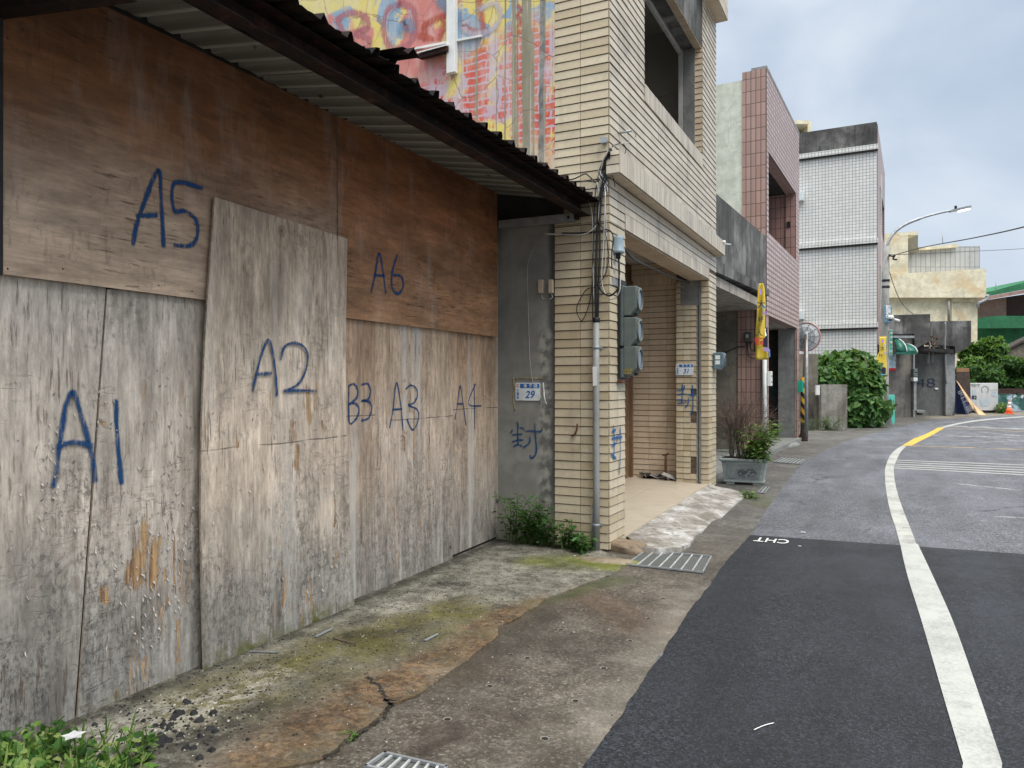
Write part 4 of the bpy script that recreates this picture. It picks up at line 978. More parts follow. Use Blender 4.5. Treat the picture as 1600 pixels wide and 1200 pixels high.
mural_strokes([[(1330, 30), (1350, 60), (1325, 90), (1345, 120), (1330, 160)], [(1330, 180), (1340, 200)]], 'mural_red', .05)
# upper front wall
mb = MB()
W0, W1, WZ0, WZ1 = 1.06, 3.73, 4.48, 5.91
mb.box(-.24, 0, .222, 4.61, 3.28, WZ0, 1); mb.box(-.24, 0, .222, W0, WZ0, 6.9, 1); mb.box(-.24, 0, W1, 4.61, WZ0, 6.9, 1)
def skipw(u, v): return W0 < u < W1 and v > WZ0-.19
tiles(mb, (0, 0, 0), Y_, Z_, X_, 0, 4.61, 3.49, WZ0-.18, m=0, ou=.0)
tiles(mb, (0, 0, 0), Y_, Z_, X_, 0, W0, WZ0-.18, 6.9, m=0); tiles(mb, (0, 0, 0), Y_, Z_, X_, W1, 4.61, WZ0-.18, 6.9, m=0)
tiles(mb, (0, W0, WZ0-.178), Y_, Z_, X_, 0, W1-W0, 0, .178, pu=.066, pv=.2, lip=.015, m=0, top=.9)
mb.build('front_wall', [M['tile_grey'], M['mortar']], yel)
mb = MB(); mb.box(-.26, -.002, W0+.002, W1-.002, WZ1, 6.9); mb.build('window_head', M['conc_dark'], yel)
mb = MB()
tiles(mb, (0, W1, 0), (-1, 0, 0), Z_, (0, -1, 0), 0, .09, WZ0, WZ1, pu=.12, m=0)
mb.box(-.24, -.09, W1-.035, W1-.002, WZ0, WZ1, 1); tiles(mb, (-.002, W0, WZ1), Y_, (-1, 0, 0), (0, 0, -1), 0, W1-W0, 0, .10, pu=.066, pv=.11, m=0)
mb.build('window_reveal', [M['tile_shade_lifted'], M['conc']], yel)
mb = MB(); mb.box(-.30, -.245, W1-.05, W1+.02, WZ0-.05, WZ1+.02); mb.box(-.30, -.262, W0, W1-.052, WZ1-.06, WZ1); mb.build('window_frame', simple('old_white_frame', (.42, .41, .38), .6, .15), yel)
mb = MB(); mb.box(-2.3, -2.2, .2, 4.4, 3.3, 6.6); mb.box(-2.2, -.24, 4.38, 4.41, 3.3, 6.6); mb.box(-2.2, -.26, .2, 4.38, 6.5, 6.6); mb.box(-2.2, -.3, .2, 4.38, 3.3, 3.4)
mb.box(-2.2, -.32, 4.33, 4.378, 5.6, 6.5); mb.box(-.62, -.34, 4.34, 4.378, 3.4, 5.598)
mb.build('loggia', M['loggia'], yel)
# ledge between the storeys
mb = MB(); mb.box(.0, .118, -.07, 4.64, 3.29, 3.485, 1)
tiles(mb, (.118, -.07, 3.29), Y_, Z_, X_, 0, 4.71, 0, .195, pu=.066, pv=.2, lip=.010, top=.9, m=0)
tiles(mb, (0, -.07, 3.29), X_, Z_, (0, -1, 0), 0, .118, 0, .195, pu=.2, lip=.008, m=0)
tiles(mb, (0, -.07, 3.29), Y_, X_, (0, 0, -1), 0, 4.71, 0, .118, pu=.066, pv=.12, lip=.006, m=2)
mb.build('ledge', [M['tile_grey'], M['mortar'], M['tile_shade_lifted']], yel)
# lintel over the arcade
mb = MB(); mb.box(-.26, 0, .432, 4.128, 2.90, 3.279, 1); mb.box(-.26, 0, .222, .432, 2.902, 3.279, 1); mb.box(-.44, 0, 4.128, 4.61, 3.0, 3.279, 1)
tiles(mb, (0, .43, 2.9), Y_, Z_, X_, 0, 3.70, 0, .15, pu=.066, pv=.152, lip=.014, top=.9, m=0)
tiles(mb, (0, 0, 0), Y_, Z_, X_, .0, .43, 2.9, 3.28, m=0, ou=-.04); tiles(mb, (0, 0, 0), Y_, Z_, X_, .43, 4.61, 3.053, 3.28, m=0)
tiles(mb, (0, .43, 2.9), Y_, (-1, 0, 0), (0, 0, -1), 0, 3.70, 0, .26, pu=.078, pv=.262, lip=.008, m=2)
mb.build('lintel', [M['tile_grey'], M['mortar'], M['tile_shade_lifted']], yel)
# far pillar with conduit chase
mb = MB(); mb.box(-.44, 0, 4.13, 4.61, 0, 3.0, 1)
def chase(u, v): return (.285 < u < .345) or (v > 2.55 and .06 < u < .34) or (.19 < u < .3 and 1.3 < v < 1.42) or (.2 < u < .3 and .25 < v < .45) or (.18 < u < .3 and .95 < v < 1.12)
tiles(mb, (-.44, 4.13, 0), X_, Z_, (0, -1, 0), 0, .285, .05, 2.9, skip=chase, m=0, pu=.10, gap=.003)
tiles(mb, (-.44, 4.13, 0), X_, Z_, (0, -1, 0), .345, .44, .05, 2.9, m=0)
tiles(mb, (0, 4.13, 0), Y_, Z_, X_, 0, .48, .05, 3.0, m=0, ou=-.04)
mb.box(-.16, -.135, 4.12, 4.13, .1, 2.9, 2); mb.box(-.12, -.10, 4.108, 4.13, .12, 2.9, 2); mb.box(-.38, -.10, 4.118, 4.13, 2.56, 2.9, 2)
mb.build('pillar', [M['tile'], M['mortar'], M['conc']], yel)
# end wall, back wall, ceiling, floor of the arcade
mb = MB(); mb.box(-1.2, -.44, 4.30, 4.4, 0, 3.25, 1)
tiles(mb, (-1.14, 4.30, 0), X_, Z_, (0, -1, 0), 0, .70, .12, 2.88); tiles(mb, (-1.14, 4.30, 2.88), X_, Z_, (0, -1, 0), 0, .70, 0, .16, pu=.066, pv=.165, top=.9); tiles(mb, (-1.14, 4.30, 0), X_, Z_, (0, -1, 0), 0, .70, 3.04, 3.2)
mb.build('end_wall', [M['tile_shade_lifted'], M['mortar']], yel)
mb = MB(); mb.box(-1.2, -1.15, .2, 4.3, 0, 3.25); mb.box(-1.15, -1.11, 4.22, 4.3, .1, 2.95); mb.build('shopfront', simple('brown_shutter', (.20, .12, .07), .7, .2), yel)
mb = MB(); mb.box(-1.2, -.262, .2, 4.3, 3.2, 3.27); mb.box(-9, -.0, .2, 4.61, 6.6, 6.7); mb.box(-1.0, -.55, 2.6, 3.9, 3.17, 3.2); mb.build('ceiling', M['soffit'], yel)
mb = MB(); mb.box(-9, -.24, 4.41, 4.61, 0, 6.9); mb.box(-9, -8.9, .2, 4.41, 0, 6.9); mb.build('rear_wall', M['conc'], yel)
mb = MB(); mb.hexa([(-1.15, .2, -.02), (.015, .435, -.02), (.015, 4.3, -.02), (-1.15, 4.3, -.02)], [(-1.15, .2, .05), (.015, .435, .055), (.015, 4.3, .105), (-1.15, 4.3, .125)]); mb.build('arcade_floor', M['floor_tile'], yel)
# parapet cap
mb = MB(); mb.box(-.3, .16, -.05, 4.64, 6.62, 6.9, 1)
tiles(mb, (.16, -.05, 6.62), Y_, Z_, X_, 0, 4.69, 0, .28, pu=.3, pv=.14, lip=.008, top=.9); tiles(mb, (0, -.05, 6.62), Y_, X_, (0, 0, -1), 0, 4.69, 0, .16, pu=.066, pv=.165, lip=.006, m=2)
mb.build('parapet_cap', [M['tile'], M['mortar'], M['tile_shade_lifted']], yel)
def spY(parent, strokes, w, fn, nrm, mat, name='spray_mark'):
    mb = MB()
    for k, s_ in enumerate(strokes): ribbon(mb, [fn(a, b, k) for a, b in s_], w, nrm, n=6)
    return mb.build(name, M[mat], parent)
def on_side(ly): return lambda a, b, k: (Y.onY(a, b, ly)[0], ly-.0004*k, Y.onY(a, b, ly)[1])
def cp(L, ox, oy, s): return [[(ox+a/s, oy+b/s) for a, b in q] for q in L]
spY(yel, cp([[(335, 240), (350, 300), (345, 420), (352, 560), (360, 660)], [(250, 475), (340, 465), (435, 460)], [(245, 605), (340, 575), (450, 570)], [(270, 690), (350, 655), (430, 690)], [(390, 340), (440, 350), (470, 380)], [(215, 440), (250, 385)],
    [(485, 410), (570, 398), (680, 410), (780, 410), (810, 350)], [(665, 270), (670, 400), (690, 600), (700, 760), (670, 860), (600, 910), (580, 860)], [(572, 515), (580, 580), (540, 650), (455, 710)]], 780, 640, 12), .024, on_side(-.003), (0, -1, 0), 'spray')
def on_far(a, b, k): q = Y.onY(a, b, 4.13-.016); return (q[0], 4.113-.0004*k, q[1])
spY(yel, cp([[(300, 525), (300, 700), (285, 860)], [(205, 630), (320, 615), (340, 545)], [(205, 710), (330, 690), (500, 725), (540, 700)], [(205, 795), (330, 800)], [(215, 860), (330, 850), (365, 820)], [(480, 540), (490, 800), (480, 1000), (440, 1050)], [(410, 770), (405, 860), (350, 935)]], 1040, 555, 11.43), .028, on_far, (0, -1, 0), 'spray_bright')
def on_front(a, b, k): q = Y.onX(a, b, .016); return (.0165+.0004*k, q[0], q[1])
spY(yel, cp([[(435, 260), (440, 380), (435, 470)], [(425, 300), (450, 285)], [(425, 340), (488, 330)], [(425, 385), (450, 370)], [(420, 440), (450, 465)], [(475, 265), (478, 400), (470, 560)], [(460, 320), (455, 370)]], 850, 600, 4), .035, on_front, (1, 0, 0), 'spray_bright')
# ================================================================ fittings on the cream building
def yt(name, label, cat, group=None): return thing(name, label, cat, fr=Y, group=group)
def sidep(a, b, ly=-.03): x, z = Y.onY(a, b, ly); return (x, ly, z)
# three electricity meters
mlab = ['grey green electricity meter box, topmost of three on the pillar', 'grey green electricity meter box, middle of three on the pillar', 'grey green electricity meter box with yellow lettering, lowest of three']
mproto = None
my0 = .27
for k, (pt, pb) in enumerate(((446, 494), (496, 543), (545, 588))):
    _, zt = Y.onY(985, pt, my0); _, zb = Y.onY(985, pb, my0)
    if mproto is None:
        e0 = thing('electricity_meter', mlab[0], 'meter', fr=Y, group='electricity meters on the pillar'); mproto = e0
        mb = MB(); H = zt-zb
        mb.prism([(.045, 0, .006), (.105, 0, .006), (.165, 0, .075), (.165, 0, H-.010), (.155, 0, H-.004), (.045, 0, H-.004)], (0, .185, 0)); body = mb.build('casing', M['meter'], e0, bevel=.008)
        mb = MB(); mb.box(.018, .045, -.012, .20, -.012, H+.006); mb.build('back_box', M['meter'], e0, bevel=.004)
        mb = MB(); 
        prof = [(.060, .0), (.082, .0), (.084, .004), (.084, .012), (.074, .016), (.070, .010), (.070, .002)]
        rings = []
        for r_, h_ in prof: rings.append(mb.add([(.165+h_, .093+r_*.98*math.cos(2*math.pi*q/28), H*.55+r_*1.22*math.sin(2*math.pi*q/28)) for q in range(28)]))
        for a_, b_ in zip(rings[:-1], rings[1:]):
            for q in range(28): mb.fi([a_+q, a_+(q+1) % 28, b_+(q+1) % 28, b_+q], smooth=True)
        mb.build('rim', M['meter'], e0)
        mb = MB(); i = mb.add([(.170, .093+.071*math.cos(2*math.pi*q/28), H*.55+.087*math.sin(2*math.pi*q/28)) for q in range(28)]); mb.fi([i+q for q in range(28)]); mb.build('window', M['glass'], e0)
        mb = MB(); mb.box(.128, .15, .07, .12, .008, .03); mb.build('latch', M['black'], e0)
        o = e0
    else:
        o = mproto.copy(); COL.objects.link(o); LOCAL.add(o.name)
        for ch in list(mproto.children):
            c = ch.copy(); COL.objects.link(c); c.parent = o
    o['label'] = mlab[k]; o.location = (Y.O[0]+0, Y.O[1]+my0, zb)
    if k == 2:
        yl = simple('yellow_lettering', (.5, .36, .05), .6)
        t_ = text('注意用電', .026, yl, 'lettering', None, (.078, -.0015, .055), face='-y'); t_.parent = o
        t_ = text('小心觸電', .022, yl, 'lettering', None, (.078, -.0015, .03), face='-y'); t_.parent = o
bp = yt('meter_board', 'dark weathered backing board behind the three meters on the pillar', 'board')
_, z1_ = Y.onX(968, 440, .02); _, z0_ = Y.onX(968, 600, .02)
mb = MB(); mb.box(.0145, .019, .20, .44, z0_+.04, z1_+.02); mb.build('board', M['black'], bp)
mb = MB(); mb.box(.015, .06, .18, .42, z0_+.012, z0_+.035); mb.build('bracket', M['rust_pipe'], bp)
# grey service cap
cap = yt('service_cap', 'bluish grey bell shaped cable cap above the meters', 'cable cap')
cx_, cz_ = Y.onY(966, 383, .14)
mb = MB(); mb.lathe((cx_, .14, cz_-.075), [(.050, 0), (.056, .004), (.056, .022), (.050, .028), (.047, .13), (.044, .148), (.034, .155)], seg=24); mb.build('bell', simple('blue_grey_plastic', (.24, .31, .36), .4, .1), cap)
mb = MB(); mb.lathe((cx_, .14, cz_-.12), [(.022, 0), (.022, .045)], seg=14); mb.tube([(cx_+.005, .14, cz_-.12), (cx_+.007, .14, cz_-.2), (cx_+.004, .16, cz_-.33), (.03, .2, cz_-.42)], .009); mb.build('spout', M['black'], cap)
mb = MB(); mb.box(.0, cx_-.03, .10, .14, cz_-.33, cz_-.02); mb.box(-.01, .015, .06, .2, cz_-.36, cz_-.30); mb.build('wall_bracket', M['grey_plastic'], cap)
# conduit pipe up the side face
pipe = yt('conduit_pipe', 'grey plastic conduit pipe standing against the side face of the tiled pillar', 'pipe')
xp, zt = Y.onY(931.5, 502, -.045)
xb_, _ = Y.onY(932, 850, -.045)
mb = MB(); mb.tube([(xb_, -.045, -.02), (xb_, -.045, .6), (xp, -.045, 1.3), (xp, -.045, zt)], .029, seg=16, caps=True); mb.build('tube', M['grey_plastic'], pipe)
mb = MB(); mb.lathe((xp, -.045, zt-.01), [(.031, 0), (.034, .01), (.034, .035), (.026, .045)], seg=16); mb.build('rubber_collar', M['black'], pipe)
for pz in (545, 822):
    z_ = Y.onY(931, pz, -.045)[1]; mb = MB(); mb.lathe((xp, -.045, z_), [(.0305, 0), (.0335, .002), (.0335, .02), (.0305, .022)], seg=16); mb.box(xp-.05, xp+.05, -.016, -.013, z_, z_+.022); mb.build('clamp', M['galv'], pipe)
z_ = Y.onY(931, 588, -.07)[1]
mb = MB(); mb.face([(xp-.018+.036*0, -.077, z_-.085), (xp+.02, -.077, z_-.08), (xp+.02, -.077, z_+.085), (xp-.022, -.077, z_+.085)]); mb.build('paper_sticker', simple('white_sticker', (.78, .78, .78), .6, .05), pipe)
p2 = yt('earth_rod', 'thin grey earthing conduit beside the thicker pipe', 'pipe'); mb = MB(); x2, zt2 = Y.onY(925, 790, -.03); mb.tube([(x2, -.03, 0), (x2, -.03, zt2)], .008); mb.build('tube', M['galv'], p2)
# cables
cab = yt('cable_bundle', 'tangle of black and grey cables running down the corner of the tiled building', 'cables')
def cable(pts, r, m, n=6, lys=-.05):
    P = []
    for q in pts:
        ly = q[2] if len(q) > 2 else lys
        P.append(sidep(q[0], q[1], ly))
    mb = MB(); mb.tube(cat_rom(P, n), r, seg=7); return mb.build('cable', M[m], cab)
J = (953, 232)
cable([(953, 232, -.04), (948, 260), (938, 300), (934, 340), (932, 400), (931, 450), (931, 505)], .010, 'cable')
cable([(955, 232, -.05), (951, 265), (941, 300), (937, 345), (937, 400), (935, 450), (934, 505)], .009, 'cable')
cable([(952, 235, -.06), (944, 270), (932, 290), (928, 340), (926, 420), (926, 500)], .005, 'cable')
cable([(952, 238, -.05), (940, 255), (935, 275), (931, 284), (915, 283), (894, 284), (875, 290)], .005, 'cable')
cable([(931, 286, -.05), (920, 275), (913, 272), (895, 280), (870, 282)], .006, 'cable')
cable([(932, 285, -.07), (936, 300), (936, 330), (932, 352), (918, 364), (900, 367), (850, 365, -.05)], .007, 'cable_grey')
cable([(893, 287, -.05), (908, 296), (922, 320), (926, 350), (926, 400), (928, 470)], .004, 'cable_grey')
cable([(878, 364, -.04), (900, 364), (930, 362), (950, 359), (958, 370), (956, 395), (956, 420)], .006, 'cable')
cable([(934, 345, -.06), (944, 360), (949, 380), (950, 410), (944, 432), (930, 448), (917, 452), (905, 470), (901, 485), (909, 501), (919, 480), (924, 455), (926, 432)], .0042, 'cable')
cable([(945, 290, -.06), (946, 320), (947, 360), (946, 410), (943, 430)], .004, 'cable_grey')
cable([(946, 300, -.07), (943, 380), (940, 430), (944, 455), (956, 468), (968, 455), (969, 430, -.02)], .0045, 'cable_grey')
cable([(934, 440, -.05), (940, 455), (953, 462), (965, 452), (968, 440, -.02)], .008, 'cable')
for k, (ax, ay) in enumerate(((-6, 0), (3, 4), (-2, -3), (6, 8), (-9, 6), (0, 2), (-4, 9), (4, -4))):
    cable([(952+ax*.2, 236, -.06-.01*k), (945+ax, 258+ay), (942+ax*.7, 270+ay), (948, 285+ay), (940-ax, 300)], .0048, 'cable' if k % 4 else 'cable_grey')
cable([(954, 236, -.05), (958, 250, -.02), (956, 270, -.03), (959, 280, -.03), (961, 292, -.02)], .004, 'cable')
mb = MB()
def fp(a, b, lx=.05): y, z = Y.onX(a, b, lx); return (lx, y, z)
mb.tube(cat_rom([fp(955, 230, .02), fp(962, 226), fp(972, 224), fp(978, 232), fp(975, 241), fp(966, 242), fp(958, 238), fp(955, 232, .02)], 6), .004, seg=7); mb.build('cable', M['cable'], cab)
mb = MB(); mb.tube(cat_rom([fp(954, 231, .02), fp(968, 225), fp(984, 222), fp(993, 213, .08), fp(990, 206, .10), fp(985, 205, .12)], 6), .004, seg=7); mb.build('cable', M['cable_grey'], cab)
mb = MB(); a_, b_ = Y.onY(945, 219, -.03); mb.box(a_-.03, a_+.02, -.06, -.02, b_-.03, b_+.02); mb.build('clamp', M['galv'], cab)
a_, b_ = Y.onX(968, 208, .02); mb = MB(); mb.tube([(.0, a_, b_), (.13, a_+.02, b_+.012)], .010); mb.build('hook', M['galv'], cab)
sw = yt('wall_cable', 'dark cable strung inside the arcade under the lintel', 'cable')
mb = MB(); mb.tube(cat_rom([(.0, .40, 2.74), (-.05, .9, 2.70), (-.12, 1.8, 2.74), (-.18, 2.8, 2.78), (-.25, 4.05, 2.86)], 6), .012, seg=7); mb.build('cable', M['cable'], sw)
# two beige terminal boxes on the bare concrete and the thin white wire
for k, (a0, a1, l_) in enumerate(((841, 848, 'left of the pair of small beige wall boxes on the grey concrete'), (857, 863, 'right of the pair of small beige wall boxes on the grey concrete'))):
    t_ = yt('terminal_box', l_, 'terminal box', 'beige terminal boxes'); x0, zt = Y.onY(a0, 437, -.04); x1, zb = Y.onY(a1, 457.5, -.04)
    mb = MB(); mb.box(x0, x1, -.045, -.002, zb, zt); mb.build('cover', M['beige_plastic'], t_, bevel=.003)
    mb = MB(); mb.tube(cat_rom([((x0+x1)/2, -.02, zb), ((x0+x1)/2+.01, -.02, zb-.04), ((x0+x1)/2+(.03 if k == 0 else -.02), -.02, zb-.055)], 4), .003, seg=6); mb.build('lead', M['cable_grey'], t_)
ww = yt('white_wire', 'thin pale wire hanging down the bare concrete past the house number 29', 'wire')
mb = MB(); mb.tube(cat_rom([sidep(868, 367, -.012), sidep(851, 369, -.012), sidep(838, 380, -.012), sidep(828, 402, -.012), (sidep(824, 425, -.012)), sidep(826, 500, -.012), sidep(828, 560, -.012), sidep(833, 599, -.02), sidep(839, 614, -.02), sidep(846, 621, -.02), sidep(846, 632, -.02), sidep(841, 650, -.012)], 6), .0018, seg=6); mb.build('wire', M['cable_grey'], ww)
mb = MB(); mb.tube(cat_rom([sidep(848.5, 598, -.012), sidep(850, 612, -.015), sidep(850.5, 620, -.02), sidep(854, 632, -.02)], 5), [.004]*6+[.006]*6+[.003]*4, seg=7); mb.build('foam_strip', M['white_paint'], ww)
# house number plates
def number_plate(num, corners, ly, lab):
    (a0, b0), (a1, b1) = corners; t_ = yt('house_number', lab, 'house number')
    x0, zt = Y.onY(a0, b0, ly); x1, zb = Y.onY(a1, b1, ly); w, h = x1-x0, zt-zb
    r_ = .012; P = []
    for cx, cz, a in ((x1-r_, zt-r_, 0), (x0+r_, zt-r_, 90), (x0+r_, zb+r_, 180), (x1-r_, zb+r_, 270)):
        for q in range(4): an = R(a+q*30); P.append((cx+r_*math.cos(an), ly, cz+r_*math.sin(an)))
    mb = MB(); mb.prism(P, (0, .004, 0)); mb.build('plate', M['enamel'], t_)
    mb = MB(); mb.box(x0+w*.19, x1-w*.03, ly-.0012, ly-.0002, zt-h*.30, zt-h*.06); mb.build('header', M['blue_num'], t_)
    for i, ch in enumerate('漁港路'): text(ch, h*.21, M['white_paint'], 'lettering', t_, (x0+w*(.40+.215*i), ly-.0018, zt-h*.185), bold=.0006)
    for i, ch in enumerate('大園區'): text(ch, h*.19, M['blue_num'], 'lettering', t_, (x0+w*.095, ly-.0012, zt-h*(.44+.2*i)), ext=.0004)
    text(num, h*.56, M['blue_num'], 'lettering', t_, (x0+w*.575, ly-.0015, zb+h*.32), shear=.25, bold=.0012, sx=1.0)
    mb = MB(); mb.lathe((x0+w*.095, ly-.0012, zt-h*.17), [(h*.09, 0), (h*.09, .0008)], ax='y', seg=16); mb.build('emblem', M['red'], t_)
    mb = MB(); mb.lathe((x0+w*.10, ly-.0022, zt-h*.17), [(h*.055, 0), (h*.055, .0008)], ax='y', seg=14); mb.box(x0+w*.09, x0+w*.17, ly-.0034, ly-.0026, zt-h*.18, zt-h*.15); mb.build('emblem_core', M['white_paint'], t_)
    return t_
number_plate('29', ((805.5, 598), (844, 626)), -.010, 'blue and white house number plate 29 on bare grey concrete')
number_plate('31', ((1056, 568.5), (1083.5, 586)), 4.106, 'blue and white house number plate 31 on the far tiled pillar')
# glue frame left round number 29
M['glue'] = simple('yellowed_glue', (.34, .27, .13), .7, .3, 30)
mb = MB(); q = [sidep(803, 588, -.004), sidep(803, 640, -.004)]; mb.tube(cat_rom([sidep(802, 590, -.003), sidep(803.5, 605, -.003), sidep(802.5, 625, -.003), sidep(805, 641, -.003)], 4), .006, seg=6)
mb.tube([sidep(803, 592, -.003), sidep(822, 591, -.003), sidep(848, 591, -.003)], .004, seg=6); mb.build('glue_trace', M['glue'], yel)
# rusty stub on the tiled side
st = yt('pipe_stub', 'rusty broken pipe hook sticking out of the tiled side of the pillar', 'hook')
mb = MB(); mb.tube(cat_rom([sidep(902, 662, -.03), sidep(901, 672, -.035), sidep(897, 680, -.03), sidep(893, 680, -.01)], 4), .008, seg=7); mb.build('hook', M['rust_pipe'], st)
# floodlight bracket and small spotlight at the far corner of the ledge
sl = yt('security_camera', 'small white camera on the far end of the ledge', 'camera')
y_, z_ = Y.onX(1131, 381, .12)
mb = MB(); mb.tube([(.08, y_-.1, z_-.01), (.22, y_-.02, z_-.02)], .008); mb.build('arm', M['white_paint'], sl)
mb = MB(); mb.lathe((.13, y_-.06, z_), [(.02, -.01), (.03, .0), (.03, .02), (.018, .035)], seg=14); mb.build('dome', M['white_paint'], sl)
# meter on far pillar
m4 = yt('water_meter', 'blue grey meter box with two white labels on the far pillar', 'meter')
y4, zt = Y.onX(1121, 551, .06); _, zb = Y.onX(1121, 578, .06)
x0, _ = Y.onY(1114, 560, 4.35); 
mb = MB(); mb.prism([(.02, 4.35, zb+.02), (.10, 4.35, zb), (.16, 4.35, zb+.07), (.16, 4.35, zt-.02), (.14, 4.35, zt), (.02, 4.35, zt)], (0, .2, 0)); mb.build('casing', simple('blue_grey_casing', (.13, .19, .23), .4, .1), m4, bevel=.01)
mb = MB(); mb.box(.05, .115, 4.347, 4.349, zb+.145, zb+.20); mb.box(.05, .115, 4.347, 4.349, zb+.075, zb+.13); mb.build('label_plate', M['enamel'], m4)
mb = MB(); mb.lathe((.162, 4.45, (zt+zb)/2+.01), [(.075, 0), (.075, .006), (.066, .008)], ax='x', seg=20); mb.build('window', M['glass'], m4)
# mural wall: vertical conduit and lamp brackets
dp = yt('downpipe', 'white square downpipe on the painted wall above the awning', 'downpipe')
x0, _ = Y.onY(699, 50, -.05); x1, zb = Y.onY(712, 113, -.05)
mb = MB(); mb.box(x0, x1, -.07, -.008, zb, 6.9); mb.build('pipe', M['white_paint'], dp, bevel=.004)
lb = yt('light_bracket', 'thin pale rail with a small slanted lamp hood across the painted wall', 'bracket')
a = Y.onY(607, 85, -.03); b = Y.onY(752, 57, -.03)
mb = MB(); mb.prism([(a[0], -.03, a[1]), (b[0], -.03, b[1]), (b[0], -.03, b[1]+.02), (a[0], -.03, a[1]+.02)], (0, .02, 0)); mb.build('rail', M['white_paint'], lb)
a = Y.onY(652, 82, -.12); b = Y.onY(697, 70, -.12)
mb = MB(); mb.prism([(a[0], -.13, a[1]), (b[0], -.13, b[1]), (b[0], -.012, b[1]+.05), (a[0], -.012, a[1]+.05)], (0, 0, -.012)); mb.build('hood', M['white_paint'], lb)
mb = MB(); mb.prism([(a[0], -.115, a[1]-.014), (b[0], -.115, b[1]-.014), (b[0], -.03, b[1]+.0), (a[0], -.03, a[1]+.0)], (0, 0, -.04)); mb.build('lamp_body', M['rust'], lb)
# arcade rubbish and a broken stand pipe
rb = yt('rubbish_heap', 'small heap of grey broken plastic scraps on the arcade floor by the pillar', 'rubbish')
rnd = random.Random(11); mb = MB(); cx, cy = Y.loc(G(1035, 748, .12))
for k in range(16):
    a = Vector((cx+rnd.gauss(-.05, .16), cy-.02-abs(rnd.gauss(0, .06)), .13+rnd.uniform(0, .05))); t = Vector((rnd.uniform(-1, 1), rnd.uniform(-.3, .3), rnd.uniform(-.2, .35))).normalized()*rnd.uniform(.05, .13); w = Vector((0, rnd.uniform(.01, .03), rnd.uniform(-.02, .02)))
    mb.prism([a-t-w, a+t-w, a+t*.8+w, a-t*.7+w], (0, 0, .008), rnd.choice((0, 0, 1)))
mb.build('scraps', [simple('grey_scrap', (.33, .31, .29), .6, .3), M['black']], rb)
sp_ = yt('stand_pipe', 'short rusty tap pipe standing at the end wall of the arcade', 'pipe'); px_ = Y.onY(1040, 730, 4.2)
mb = MB(); mb.tube([(px_[0], 4.2, .12), (px_[0], 4.2, px_[1]+.18)], .016); mb.tube([(px_[0]-.04, 4.18, px_[1]+.17), (px_[0]+.05, 4.2, px_[1]+.19)], .012); mb.build('pipe', M['rust_pipe'], sp_)

# ramp, step, mound, grates
rnd = random.Random(21)
rt = [G(a, b, .02) for a, b in ((1003, 861), (1030, 863), (1060, 861), (1078, 850), (1085, 838), (1100, 826), (1112, 812), (1128, 806), (1140, 795), (1150, 786), (1163, 775), (1155, 766), (1140, 762), (1120, 759))]
rtL = [Y.loc(p) for p in rt]
mb = MB(); N = len(rtL)-1; K2 = 8; g_ = []
for i, (x, y) in enumerate(rtL):
    t = i/N; x0, y0, z0 = .017, .46+t*3.75, .056+.05*t
    row = []
    for j in range(K2+1):
        s_ = j/K2; e_ = .0
        xx, yy = x0+(x-x0)*s_, y0+(y-y0)*s_
        zz = z0+(.034 if i < 4 else .004)*(s_)**2-z0*.0 if False else z0*(1-s_)+(.045 if i < 3 else .02 if i < 5 else .006)*s_
        zz += mnoise.fractal(Vector((xx*5, yy*5, 2)), 1, 2, 4)*.012*min(1, s_*3)
        row.append((xx, yy, zz))
    row.append((x+.004, y-.004, -.02)); g_.append(mb.add(row))
for i in range(N):
    for j in range(K2+1): mb.fi([g_[i]+j, g_[i]+j+1, g_[i+1]+j+1, g_[i+1]+j], smooth=j < K2)
for i in (0, N): mb.fi([g_[i]+j for j in range(K2+2)])
rp = mb.build('access_ramp', M['ramp']); rp.location = (Y.O[0], Y.O[1], 0); tag(rp, 'worn whitewashed concrete ramp from the tiled arcade floor down to the street', 'ramp')
def lump(name, c, sx, sy, sz, rot, mat, label, cat, seed, rough=.18, box=.0):
    bm = bmesh.new(); bmesh.ops.create_icosphere(bm, subdivisions=4, radius=1)
    for v in bm.verts:
        p = v.co.copy()
        if box: p = Vector([math.copysign(abs(q)**(1-box), q) for q in p])
        d = 1+mnoise.fractal(p*1.6+Vector((seed, seed, 0)), 1, 2, 5)*rough
        v.co = Vector((p.x*sx*d, p.y*sy*d, max(-.2*sz, p.z*sz*d)))
    me = bpy.data.meshes.new(name); bm.to_mesh(me); bm.free(); me.materials.append(mat)
    for p in me.polygons: p.use_smooth = True
    o = bpy.data.objects.new(name, me); COL.objects.link(o); o.location = c; o.rotation_euler = (0, 0, rot); return tag(o, label, cat)
q = G(975, 858); lump('kerb_stone', (q[0]+.02, q[1]-.03, .0), .20, .13, .085, R(-20), M['rock'], 'brown broken lump of concrete kerb at the foot of the tiled pillar', 'kerb stone', 3, .12, .45)
n = NB('mossy_cement'); v = n.obj; f = n.noise(v, 8, 6, .7)
M['mound'] = n.out(n.mix(n.rng(n.add(n.xyz(v)[2], n.mul(f, .04)), .042, .03), n.mix(n.rng(f, .3, .7), (.14, .11, .075), (.30, .25, .18)), (.17, .18, .05)), .9, h=f, bs=.6, bd=.01)
q = G(945, 878); lump('cement_mound', (q[0], q[1], .0), .30, .13, .030, R(12), M['mound'], 'low rough cement mound edged with moss before the kerb stone', 'cement mound', 8, .15)
q = G(1232, 697); lump('broken_kerb', (q[0]-.1, q[1], .0), .75, .25, .10, R(75), M['conc'], 'low broken grey kerb lump near the striped pole', 'kerb stone', 5, .2)
